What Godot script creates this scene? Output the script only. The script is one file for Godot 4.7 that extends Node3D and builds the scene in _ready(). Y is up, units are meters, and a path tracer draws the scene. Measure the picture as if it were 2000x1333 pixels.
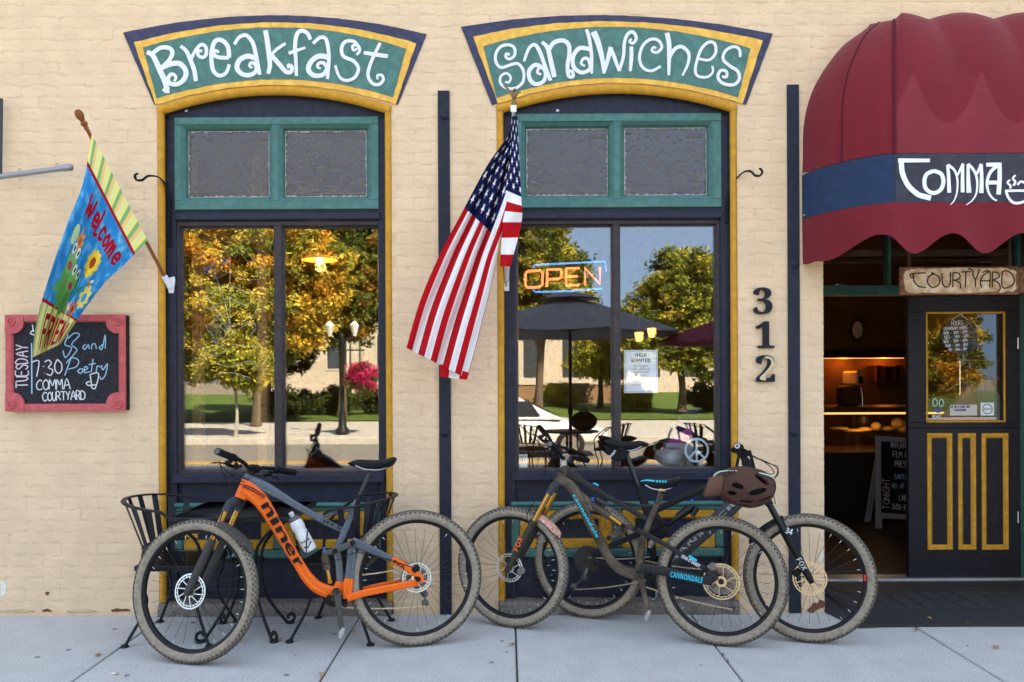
extends Node3D
# ---------- picture geometry: camera 5 m from the facade, eye height 1.5 m ----------
const CD := 5.0
const CF := 1550.0
const VX := 990.0
const VY := 735.0
const ROLL := 0.0043633
const UP := Vector3.UP
var rng := RandomNumberGenerator.new()
var mats := {}
var taken := {}

func W(px: float, py: float, z := 0.0) -> Vector3:
	var a := px - VX
	var b := py - VY
	var x := a * cos(ROLL) - b * sin(ROLL)
	var y := a * sin(ROLL) + b * cos(ROLL)
	var k := (CD - z) / CF
	return Vector3(x * k, 1.5 - y * k, z)

# a place in the street that the panes (at z = -0.1) mirror, d metres along the sight line
func R(px: float, py: float, d: float) -> Vector3:
	var k := d / CF
	return Vector3((px - VX) * k, 1.5 - (py - VY) * k, d - CD - 0.2)

# ---------- mesh builder ----------
class MB:
	var v := PackedVector3Array()
	var n := PackedVector3Array()
	var t := PackedVector2Array()
	var c := PackedColorArray()
	var col := Color.WHITE
	var tinted := false
	var xf := Transform3D.IDENTITY
	func tri(a: Vector3, b: Vector3, d: Vector3, na: Vector3, nb: Vector3, nd: Vector3, ua := Vector2.ZERO, ub := Vector2.ZERO, ud := Vector2.ZERO) -> void:
		if (b - a).cross(d - a).dot(na + nb + nd) > 0.0:
			v.append(xf * a); v.append(xf * d); v.append(xf * b)
			n.append(xf.basis * na); n.append(xf.basis * nd); n.append(xf.basis * nb)
			t.append(ua); t.append(ud); t.append(ub)
		else:
			v.append(xf * a); v.append(xf * b); v.append(xf * d)
			n.append(xf.basis * na); n.append(xf.basis * nb); n.append(xf.basis * nd)
			t.append(ua); t.append(ub); t.append(ud)
		if tinted:
			c.append(col); c.append(col); c.append(col)
	func face(a: Vector3, b: Vector3, d: Vector3, e: Vector3, nn := Vector3.ZERO) -> void:
		var m := (b - a).cross(e - a)
		if m.length() < 1e-12:
			m = (d - b).cross(e - b)
		m = m.normalized()
		if nn != Vector3.ZERO and m.dot(nn) < 0.0:
			m = -m
		tri(a, b, d, m, m, m, Vector2(0, 1), Vector2(1, 1), Vector2(1, 0))
		tri(a, d, e, m, m, m, Vector2(0, 1), Vector2(1, 0), Vector2(0, 0))
	func box(ctr: Vector3, size: Vector3, b := Basis.IDENTITY, ch := 0.0) -> void:
		var h := size / 2.0
		if ch <= 0.0:
			for ax in 3:
				for s in [-1.0, 1.0]:
					var nn := Vector3.ZERO
					nn[ax] = s
					var p := Vector3.ZERO
					var q := Vector3.ZERO
					p[(ax + 1) % 3] = h[(ax + 1) % 3]
					q[(ax + 2) % 3] = h[(ax + 2) % 3]
					var o := nn * h
					face(ctr + b * (o - p - q), ctr + b * (o + p - q), ctr + b * (o + p + q), ctr + b * (o - p + q), b * nn)
			return
		ch = minf(ch, minf(h.x, minf(h.y, h.z)) * 0.9)
		var i := h - Vector3.ONE * ch
		for ax in 3:
			var k1 := (ax + 1) % 3
			var k2 := (ax + 2) % 3
			for s in [-1.0, 1.0]:
				var nn := Vector3.ZERO
				nn[ax] = s
				var p := Vector3.ZERO
				var q := Vector3.ZERO
				p[k1] = i[k1]
				q[k2] = i[k2]
				var o := nn * h
				face(ctr + b * (o - p - q), ctr + b * (o + p - q), ctr + b * (o + p + q), ctr + b * (o - p + q), b * nn)
				for s2 in [-1.0, 1.0]:
					var n2 := Vector3.ZERO
					n2[k1] = s2
					var e0 := Vector3.ZERO
					e0[ax] = s * h[ax]
					e0[k1] = s2 * i[k1]
					var e1 := Vector3.ZERO
					e1[ax] = s * i[ax]
					e1[k1] = s2 * h[k1]
					face(ctr + b * (e0 - q), ctr + b * (e0 + q), ctr + b * (e1 + q), ctr + b * (e1 - q), b * (nn + n2))
		for sx in [-1.0, 1.0]:
			for sy in [-1.0, 1.0]:
				for sz in [-1.0, 1.0]:
					var g := Vector3(sx, sy, sz)
					var m := b * g.normalized()
					tri(ctr + b * (g * Vector3(h.x, i.y, i.z)), ctr + b * (g * Vector3(i.x, h.y, i.z)), ctr + b * (g * Vector3(i.x, i.y, h.z)), m, m, m)
	# a beam between two points
	func bar(a: Vector3, b: Vector3, w: float, h: float, side := Vector3.ZERO, ch := 0.0) -> void:
		var z := (b - a).normalized()
		var s := side if side != Vector3.ZERO else (Vector3.UP if absf(z.y) < 0.9 else Vector3.RIGHT)
		var x := s.cross(z).normalized()
		var y := z.cross(x)
		box((a + b) / 2.0, Vector3(w, h, a.distance_to(b)), Basis(x, y, z), ch)
	# swept tube; r: number, or array of numbers / Vector2 (across hint, along hint)
	func tube(pts: Array, r, sides := 8, hint := Vector3.ZERO, e := 2.0, closed := false, caps := true) -> void:
		var m := pts.size()
		var rings := []
		var norms := []
		var b := Vector3.ZERO
		var ul := 0.0
		var us := []
		for k in m:
			var t0: Vector3
			if closed:
				t0 = pts[(k + 1) % m] - pts[(k - 1 + m) % m]
			else:
				t0 = pts[mini(k + 1, m - 1)] - pts[maxi(k - 1, 0)]
			t0 = t0.normalized()
			if hint != Vector3.ZERO:
				b = (hint - t0 * hint.dot(t0)).normalized()
			elif k == 0:
				var s := Vector3.UP if absf(t0.y) < 0.9 else Vector3.RIGHT
				b = (s - t0 * s.dot(t0)).normalized()
			else:
				b = (b - t0 * b.dot(t0)).normalized()
			var a := t0.cross(b)
			var rr = r[mini(k, r.size() - 1)] if r is Array else r
			var ra: float = rr.x if rr is Vector2 else float(rr)
			var rb: float = rr.y if rr is Vector2 else float(rr)
			var ring := []
			var nrm := []
			for j in sides:
				var q := TAU * j / sides
				var cs := cos(q)
				var sn := sin(q)
				var ca := signf(cs) * pow(absf(cs), 2.0 / e)
				var sa := signf(sn) * pow(absf(sn), 2.0 / e)
				ring.append(pts[k] + a * ca * ra + b * sa * rb)
				var na := signf(cs) * pow(absf(cs), 2.0 - 2.0 / e) / maxf(ra, 1e-5)
				var nb := signf(sn) * pow(absf(sn), 2.0 - 2.0 / e) / maxf(rb, 1e-5)
				nrm.append((a * na + b * nb).normalized())
			rings.append(ring)
			norms.append(nrm)
			us.append(ul)
			if k < m - 1:
				ul += pts[k].distance_to(pts[k + 1])
		for k in (m if closed else m - 1):
			var k2 := (k + 1) % m
			for j in sides:
				var j2 := (j + 1) % sides
				var u0 := Vector2(us[k], float(j) / sides)
				tri(rings[k][j], rings[k2][j], rings[k2][j2], norms[k][j], norms[k2][j], norms[k2][j2], u0, u0, u0)
				tri(rings[k][j], rings[k2][j2], rings[k][j2], norms[k][j], norms[k2][j2], norms[k][j2], u0, u0, u0)
		if caps and not closed:
			for k in [0, m - 1]:
				var d: Vector3 = (pts[0] - pts[1]).normalized() if k == 0 else (pts[m - 1] - pts[m - 2]).normalized()
				for j in sides:
					tri(pts[k], rings[k][j], rings[k][(j + 1) % sides], d, d, d)
	# profile of Vector2(radius, height) spun round the local y axis
	func lathe(prof: Array, sides := 24, x := Transform3D.IDENTITY, smooth := true) -> void:
		for k in prof.size() - 1:
			var p: Vector2 = prof[k]
			var q: Vector2 = prof[k + 1]
			var d := q - p
			if d.length() < 1e-7:
				continue
			var nk := Vector2(d.y, -d.x).normalized()
			var n0 := nk
			var n1 := nk
			if smooth:
				if k > 0:
					var d0: Vector2 = p - prof[k - 1]
					var m0 := Vector2(d0.y, -d0.x).normalized()
					if m0.dot(nk) > 0.6:
						n0 = (m0 + nk).normalized()
				if k < prof.size() - 2:
					var d1: Vector2 = prof[k + 2] - q
					var m1 := Vector2(d1.y, -d1.x).normalized()
					if m1.dot(nk) > 0.6:
						n1 = (m1 + nk).normalized()
			for j in sides:
				var a := TAU * j / sides
				var b := TAU * (j + 1) / sides
				var A := Vector3(cos(a), 0, sin(a))
				var B := Vector3(cos(b), 0, sin(b))
				var pa := x * (A * p.x + Vector3.UP * p.y)
				var pb := x * (B * p.x + Vector3.UP * p.y)
				var qa := x * (A * q.x + Vector3.UP * q.y)
				var qb := x * (B * q.x + Vector3.UP * q.y)
				var npa := x.basis * (A * n0.x + Vector3.UP * n0.y)
				var npb := x.basis * (B * n0.x + Vector3.UP * n0.y)
				var nqa := x.basis * (A * n1.x + Vector3.UP * n1.y)
				var nqb := x.basis * (B * n1.x + Vector3.UP * n1.y)
				if p.x > 1e-6:
					tri(pa, pb, qb, npa, npb, nqb)
				if q.x > 1e-6:
					tri(pa, qb, qa, npa, nqb, nqa)
	func ball(ctr: Vector3, r: Vector3, b := Basis.IDENTITY, rows := 10, cols := 16) -> void:
		for i in rows:
			for j in cols:
				var q := []
				for d in [[0, 0], [1, 0], [1, 1], [0, 1]]:
					var th: float = PI * (i + d[0]) / rows
					var ph: float = TAU * (j + d[1]) / cols
					q.append(Vector3(sin(th) * cos(ph), cos(th), sin(th) * sin(ph)))
				var P := []
				var N := []
				for s in q:
					P.append(ctr + b * (s * r))
					N.append((b * (s / r)).normalized())
				if i > 0:
					tri(P[0], P[1], P[3], N[0], N[1], N[3])
				if i < rows - 1:
					tri(P[1], P[2], P[3], N[1], N[2], N[3])
	# flat outline pushed from z0 to z1
	func prism(poly: PackedVector2Array, z0: float, z1: float, back := true, x := Transform3D.IDENTITY) -> void:
		var idx := Geometry2D.triangulate_polygon(poly)
		var nf := x.basis.z.normalized()
		for k in range(0, idx.size(), 3):
			var q := [poly[idx[k]], poly[idx[k + 1]], poly[idx[k + 2]]]
			tri(x * Vector3(q[0].x, q[0].y, z1), x * Vector3(q[1].x, q[1].y, z1), x * Vector3(q[2].x, q[2].y, z1), nf, nf, nf, q[0], q[1], q[2])
			if back:
				tri(x * Vector3(q[0].x, q[0].y, z0), x * Vector3(q[1].x, q[1].y, z0), x * Vector3(q[2].x, q[2].y, z0), -nf, -nf, -nf, q[0], q[1], q[2])
		var area := 0.0
		for k in poly.size():
			area += poly[k].cross(poly[(k + 1) % poly.size()])
		for k in poly.size():
			var a := poly[k]
			var b := poly[(k + 1) % poly.size()]
			var d := b - a
			if d.length() < 1e-7:
				continue
			var o := Vector2(d.y, -d.x).normalized() * signf(area)
			var nn := x.basis * Vector3(o.x, o.y, 0)
			var A := x * Vector3(a.x, a.y, z0)
			var B := x * Vector3(b.x, b.y, z0)
			var C := x * Vector3(b.x, b.y, z1)
			var D := x * Vector3(a.x, a.y, z1)
			tri(A, B, C, nn, nn, nn)
			tri(A, C, D, nn, nn, nn)
	# grid surface: f(u, v) -> point, smooth normals, uv = (u, v)
	func grid(nu: int, nv: int, f: Callable, both := 0.0) -> void:
		var P := []
		for i in nu + 1:
			for j in nv + 1:
				P.append(f.call(float(i) / nu, float(j) / nv))
		var N := []
		for i in nu + 1:
			for j in nv + 1:
				var a: Vector3 = P[mini(i + 1, nu) * (nv + 1) + j] - P[maxi(i - 1, 0) * (nv + 1) + j]
				var b: Vector3 = P[i * (nv + 1) + mini(j + 1, nv)] - P[i * (nv + 1) + maxi(j - 1, 0)]
				N.append(a.cross(b).normalized())
		for i in nu:
			for j in nv:
				var k := [i * (nv + 1) + j, (i + 1) * (nv + 1) + j, (i + 1) * (nv + 1) + j + 1, i * (nv + 1) + j + 1]
				var U := [Vector2(i, j), Vector2(i + 1, j), Vector2(i + 1, j + 1), Vector2(i, j + 1)]
				for q in 4:
					U[q] = Vector2(U[q].x / nu, U[q].y / nv)
				tri(P[k[0]], P[k[1]], P[k[2]], N[k[0]], N[k[1]], N[k[2]], U[0], U[1], U[2])
				tri(P[k[0]], P[k[2]], P[k[3]], N[k[0]], N[k[2]], N[k[3]], U[0], U[2], U[3])
				if both > 0.0:
					tri(P[k[0]] - N[k[0]] * both, P[k[1]] - N[k[1]] * both, P[k[2]] - N[k[2]] * both, -N[k[0]], -N[k[1]], -N[k[2]], U[0], U[1], U[2])
					tri(P[k[0]] - N[k[0]] * both, P[k[2]] - N[k[2]] * both, P[k[3]] - N[k[3]] * both, -N[k[0]], -N[k[2]], -N[k[3]], U[0], U[2], U[3])
	# flat brush stroke in the plane of x, front towards its z
	func stroke(p: Array, w0: float, w1: float, z0: float, z1: float, x := Transform3D.IDENTITY, swell := 0.0) -> void:
		var m := p.size()
		var L := []
		var Rr := []
		for k in m:
			var d: Vector2 = (p[mini(k + 1, m - 1)] - p[maxi(k - 1, 0)]).normalized()
			var s := float(k) / (m - 1)
			var w := lerpf(w0, w1, s) / 2.0 + swell * sin(PI * s)
			var o := Vector2(-d.y, d.x) * w
			var zz := z1 + k * 0.00002
			L.append([p[k] + o, zz])
			Rr.append([p[k] - o, zz])
		var f := func(a, z): return x * Vector3(a.x, a.y, z)
		var nf := x.basis.z.normalized()
		for k in m - 1:
			var a = f.call(L[k][0], L[k][1])
			var b = f.call(L[k + 1][0], L[k + 1][1])
			var cc = f.call(Rr[k + 1][0], Rr[k + 1][1])
			var d = f.call(Rr[k][0], Rr[k][1])
			tri(a, b, cc, nf, nf, nf)
			tri(a, cc, d, nf, nf, nf)
			face(a, b, f.call(L[k + 1][0], z0), f.call(L[k][0], z0))
			face(d, cc, f.call(Rr[k + 1][0], z0), f.call(Rr[k][0], z0))
		face(f.call(L[0][0], L[0][1]), f.call(Rr[0][0], L[0][1]), f.call(Rr[0][0], z0), f.call(L[0][0], z0))
		face(f.call(L[m - 1][0], L[m - 1][1]), f.call(Rr[m - 1][0], L[m - 1][1]), f.call(Rr[m - 1][0], z0), f.call(L[m - 1][0], z0))
	func mesh() -> ArrayMesh:
		var a := []
		a.resize(Mesh.ARRAY_MAX)
		a[Mesh.ARRAY_VERTEX] = v
		a[Mesh.ARRAY_NORMAL] = n
		a[Mesh.ARRAY_TEX_UV] = t
		if tinted:
			a[Mesh.ARRAY_COLOR] = c
		var m := ArrayMesh.new()
		m.add_surface_from_arrays(Mesh.PRIMITIVE_TRIANGLES, a)
		return m

# ---------- nodes ----------
func numbered(s: String) -> String:
	taken[s] = taken.get(s, -1) + 1
	return s if taken[s] == 0 else "%s_%03d" % [s, taken[s]]

func put(mesh: Mesh, called: String, m: Material, parent: Node = null) -> MeshInstance3D:
	var o := MeshInstance3D.new()
	o.mesh = mesh
	o.material_override = m
	if parent == null:
		o.name = numbered(called)
		add_child(o)
	else:
		o.name = called
		parent.add_child(o, true)
	return o

func part(mb: MB, called: String, m: Material, parent: Node = null) -> MeshInstance3D:
	return put(mb.mesh(), called, m, parent)

func tag(o: Node, label: String, category: String, group := "") -> Node:
	o.set_meta("label", label)
	o.set_meta("category", category)
	if group:
		o.set_meta("group", group)
	return o

func thing(called: String, label: String, category: String, at := Vector3.ZERO, group := "") -> Node3D:
	var o := Node3D.new()
	o.name = numbered(called)
	add_child(o)
	o.position = at
	tag(o, label, category, group)
	return o

func sub(called: String, parent: Node, at := Vector3.ZERO) -> Node3D:
	var o := Node3D.new()
	o.name = called
	parent.add_child(o, true)
	o.position = at
	return o

func structure(o: Node) -> Node:
	o.set_meta("kind", "structure")
	return o

# ---------- materials (colours given as linear base colours) ----------
func lin(r: float, g: float, b: float) -> Color:
	return Color(r, g, b).linear_to_srgb()

var noise_made := {}
func noise_tex(kind: String, freq: float, seed_: int, lo := Color.BLACK, hi := Color.WHITE, size := 512, sharp := 0.0, oct := 4) -> NoiseTexture2D:
	var key := [kind, freq, seed_, lo, hi, sharp, oct, size]
	if noise_made.has(key):
		return noise_made[key]
	var f := FastNoiseLite.new()
	f.seed = seed_
	f.frequency = freq
	f.fractal_octaves = oct
	if kind == "cell":
		f.noise_type = FastNoiseLite.TYPE_CELLULAR
		f.cellular_return_type = FastNoiseLite.RETURN_DISTANCE
		f.fractal_type = FastNoiseLite.FRACTAL_NONE
	elif kind == "ridge":
		f.noise_type = FastNoiseLite.TYPE_SIMPLEX_SMOOTH
		f.fractal_type = FastNoiseLite.FRACTAL_RIDGED
	else:
		f.noise_type = FastNoiseLite.TYPE_SIMPLEX_SMOOTH
	var t := NoiseTexture2D.new()
	t.width = size
	t.height = size
	t.seamless = true
	t.noise = f
	if lo != Color.BLACK or hi != Color.WHITE or sharp > 0.0:
		var g := Gradient.new()
		g.set_color(0, lo)
		g.set_color(1, hi)
		g.set_offset(0, sharp * 0.5)
		g.set_offset(1, 1.0 - sharp * 0.5)
		t.color_ramp = g
	noise_made[key] = t
	return t

func mat(key: String, r := 0.5, g := 0.5, b := 0.5, rough := 0.6, metal := 0.0) -> StandardMaterial3D:
	if mats.has(key):
		return mats[key]
	var m := StandardMaterial3D.new()
	m.resource_name = key
	m.albedo_color = lin(r, g, b)
	if metal < .2 and rough > .15:
		m.metallic_specular = .27
	m.roughness = rough
	m.metallic = metal
	m.cull_mode = BaseMaterial3D.CULL_DISABLED
	mats[key] = m
	return m

# colour varied between two tints of the same stuff by noise, with a little relief
func rough_mat(key: String, c0: Color, c1: Color, rough: float, tile: float, freq := 0.02, relief := 0.0, sd := 1, sharp := 0.4, relief_freq := 0.05, kind := "s") -> StandardMaterial3D:
	if mats.has(key):
		return mats[key]
	var m := mat(key, 1, 1, 1, rough)
	var q := Vector3(c0.r / maxf(c1.r, .001), c0.g / maxf(c1.g, .001), c0.b / maxf(c1.b, .001))
	var mean := (q.x + q.y + q.z) / 3.0
	if maxf(absf(q.x - mean), maxf(absf(q.y - mean), absf(q.z - mean))) < .13:
		# one hue: a shared grey texture times the lighter tint
		var g := snappedf(mean, .1)
		m.albedo_color = c1.linear_to_srgb()
		m.albedo_texture = noise_tex(kind, freq if freq in [.012, .011, .02] else .03, sd % 3, Color(g, g, g).linear_to_srgb(), Color.WHITE, 512, .35)
	else:
		m.albedo_color = Color.WHITE
		m.albedo_texture = noise_tex(kind, freq, sd, c0.linear_to_srgb(), c1.linear_to_srgb(), 512, sharp)
	m.uv1_triplanar = true
	m.uv1_world_triplanar = true
	m.uv1_scale = Vector3.ONE / tile
	if relief > 0.0:
		m.heightmap_enabled = true
		m.heightmap_scale = relief
		m.heightmap_texture = noise_tex("s", snappedf(relief_freq, .05) + .02, 50)
	return m

func glass(key: String, alpha := 0.0) -> StandardMaterial3D:
	if mats.has(key):
		return mats[key]
	var m := mat(key, 0.9, 0.92, 0.9, 0.0)
	m.albedo_color.a = alpha
	m.transparency = BaseMaterial3D.TRANSPARENCY_ALPHA
	return m

func glow(key: String, r: float, g: float, b: float, e: float) -> StandardMaterial3D:
	if mats.has(key):
		return mats[key]
	var m := mat(key, r, g, b, 0.5)
	m.emission_enabled = true
	m.emission = lin(r, g, b)
	m.emission_energy_multiplier = e * .3
	return m

# ---------- curves ----------
func cr(p: Array, per := 6, closed := false) -> Array:
	var o := []
	var m := p.size()
	for k in (m if closed else m - 1):
		var a = p[(k - 1 + m) % m] if closed or k > 0 else p[0]
		var b = p[k]
		var c = p[(k + 1) % m]
		var d = p[(k + 2) % m] if closed or k < m - 2 else p[m - 1]
		for j in per:
			var s := float(j) / per
			o.append(0.5 * ((2.0 * b) + (c - a) * s + (2.0 * a - 5.0 * b + 4.0 * c - d) * s * s + (3.0 * b - a - 3.0 * c + d) * s * s * s))
	if not closed:
		o.append(p[m - 1])
	return o

# "x,y x,y" in pixels of a zoom (scale k from corner x0, y0) -> points on the wall
func pxs(s: String, x0 := 0.0, y0 := 0.0, k := 1.0, z := 0.0) -> Array:
	var o := []
	for q in s.split(" ", false):
		var c := q.split_floats(",")
		var w := W(x0 + c[0] / k, y0 + c[1] / k, z)
		o.append(Vector2(w.x, w.y))
	return o

func arc3(a: Vector2, mid: Vector2, b: Vector2, n := 16) -> Array:
	var c := 2.0 * mid - (a + b) / 2.0
	var o := []
	for k in n + 1:
		var s := float(k) / n
		o.append(a * (1 - s) * (1 - s) + c * 2.0 * s * (1 - s) + b * s * s)
	return o

# ---------- single-stroke hand lettering ----------
const HAND := {
	"A": "0,0 .45,1 .9,0|.18,.4 .72,.4", "B": "0,0 0,1 .55,.95 .6,.7 .05,.53 .7,.4 .65,.05 0,0", "C": ".8,.85 .45,1 .05,.6 .1,.15 .45,0 .8,.15", "D": "0,0 0,1 .6,.85 .75,.45 .55,.08 0,0",
	"E": ".7,1 0,1 0,0 .7,0|0,.52 .55,.52", "F": ".7,1 0,1 0,0|0,.52 .5,.52", "G": ".8,.85 .45,1 .05,.6 .1,.12 .5,0 .8,.2 .8,.45 .5,.45", "H": "0,1 0,0|.7,1 .7,0|0,.5 .7,.5", "I": ".1,1 .1,0",
	"J": ".6,1 .6,.2 .35,0 .05,.2", "K": "0,1 0,0|.65,1 0,.45 .7,0", "L": "0,1 0,0 .6,0", "M": "0,0 .1,1 .45,.4 .8,1 .9,0", "N": "0,0 0,1 .7,0 .7,1", "O": ".4,1 .05,.7 .05,.25 .4,0 .75,.25 .75,.7 .4,1",
	"P": "0,0 0,1 .55,.95 .65,.72 .5,.5 0,.45", "Q": ".4,1 .05,.7 .05,.25 .4,0 .75,.25 .75,.7 .4,1|.5,.25 .85,-.05", "R": "0,0 0,1 .55,.95 .62,.72 .45,.52 0,.48|.3,.48 .7,0", "S": ".65,.85 .35,1 .05,.8 .2,.58 .55,.42 .65,.18 .35,0 0,.15",
	"T": "0,1 .8,1|.4,1 .4,0", "U": "0,1 .02,.3 .3,0 .6,.2 .65,1", "V": "0,1 .38,0 .75,1", "W": "0,1 .22,0 .48,.7 .72,0 .95,1", "X": "0,1 .7,0|.7,1 0,0", "Y": "0,1 .36,.5 .72,1|.36,.5 .36,0", "Z": "0,1 .7,1 0,0 .7,0",
	"0": ".35,1 .05,.7 .05,.25 .35,0 .65,.25 .65,.7 .35,1", "1": ".1,.8 .3,1 .3,0", "2": ".05,.8 .35,1 .62,.75 .5,.45 0,0 .7,0", "3": ".05,.9 .4,1 .6,.75 .3,.53 .65,.3 .4,0 .02,.1", "4": ".5,0 .5,1 0,.35 .7,.35", "5": ".6,1 .1,1 .05,.55 .5,.55 .62,.25 .4,0 0,.08",
	"6": ".55,1 .15,.6 .05,.2 .35,0 .6,.2 .5,.45 .1,.35", "7": "0,1 .65,1 .2,0", "8": ".35,.52 .1,.75 .35,1 .6,.75 .35,.52 .05,.25 .35,0 .65,.25 .35,.52", "9": ".6,.6 .3,.45 .08,.72 .35,1 .62,.75 .5,0", "-": ".1,.45 .5,.45", "(": ".3,1.05 .05,.5 .3,-.1", ")": ".05,1.05 .3,.5 .05,-.1", ":": ".15,.65 .15,.6|.15,.2 .15,.15",
}
func hand(mb: MB, s: String, x: Transform3D, h: float, w: float, z: float, gap := 0.25, wide := 0.8, jitter := 0.03) -> void:
	var at := 0.0
	for k in s.length():
		var ch := s[k]
		if not HAND.has(ch):
			at += h * 0.5
			continue
		var most := 0.0
		for st in HAND[ch].split("|"):
			var p := []
			for q in st.split(" ", false):
				var c: PackedFloat64Array = q.split_floats(",")
				most = maxf(most, c[0])
				p.append(Vector2(at + (c[0] * wide + rng.randf_range(-jitter, jitter)) * h, (c[1] + rng.randf_range(-jitter, jitter)) * h))
			if p.size() > 2:
				p = cr(p, 3)
			mb.stroke(p, w, w, z - 0.0006, z + rng.randf() * 0.0002, x)
		at += (most * wide + gap) * h

func text_mesh(s: String, h: float, serif := false, bold := true, deep := 0.001) -> TextMesh:
	var f := SystemFont.new()
	f.font_names = PackedStringArray(["Droid Serif" if serif else "Droid Sans"])
	f.font_weight = 700 if bold else 400
	var t := TextMesh.new()
	t.font = f
	t.text = s
	t.font_size = 48
	t.pixel_size = h / 34.0
	t.depth = deep
	t.curve_step = 1.0
	return t

var building: Node3D
var cam: Camera3D

func _ready() -> void:
	rng.seed = 312
	# ---- camera: level, lens shifted, 5 m in front of the facade ----
	cam = Camera3D.new()
	cam.name = "camera"
	add_child(cam)
	cam.position = Vector3(0, 1.5, CD)
	cam.rotation = Vector3(0, 0, -ROLL)
	cam.near = 0.05
	cam.far = 400.0
	cam.projection = Camera3D.PROJECTION_FRUSTUM
	cam.size = 1333.0 / CF * cam.near
	cam.frustum_offset = Vector2((1000.0 - VX) / CF, (VY - 666.5) / CF) * cam.near
	cam.current = true
	# ---- clear afternoon sky, sun behind the building: the facade stands in open shade ----
	var env := Environment.new()
	env.background_mode = Environment.BG_SKY
	var sm := ProceduralSkyMaterial.new()
	sm.sky_top_color = lin(0.44, 0.54, 0.72)
	sm.sky_horizon_color = lin(0.44, 0.68, 1.0)
	sm.sky_curve = 0.16
	sm.ground_bottom_color = lin(0.2, 0.19, 0.17)
	sm.ground_horizon_color = lin(0.5, 0.52, 0.55)
	sm.sun_angle_max = 1.0
	sm.sky_energy_multiplier = 1.0
	var sky := Sky.new()
	sky.sky_material = sm
	env.sky = sky
	env.background_energy_multiplier = SKY_E
	env.tonemap_mode = Environment.TONE_MAPPER_LINEAR
	env.tonemap_exposure = EXPO
	env.sdfgi_enabled = true
	env.ssao_enabled = true
	env.ssil_enabled = true
	var we := WorldEnvironment.new()
	we.name = "environment"
	we.environment = env
	add_child(we)
	var sun := DirectionalLight3D.new()
	sun.name = "sun"
	sun.light_energy = 1.6
	sun.light_color = Color(1.0, 0.93, 0.80)
	sun.light_angular_distance = 0.5
	sun.shadow_enabled = true
	add_child(sun)
	sun.look_at_from_position(Vector3.ZERO, Vector3(-0.42, -0.74, 0.66), UP)
	# ---- the place ----
	make_ground()
	make_building()
	make_interior()
	make_wall_things()
	make_flags()
	make_awning()
	make_entry()
	make_furniture()
	make_bikes()
	make_street()

const EXPO := 7.3
const SKY_E := 0.42

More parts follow.
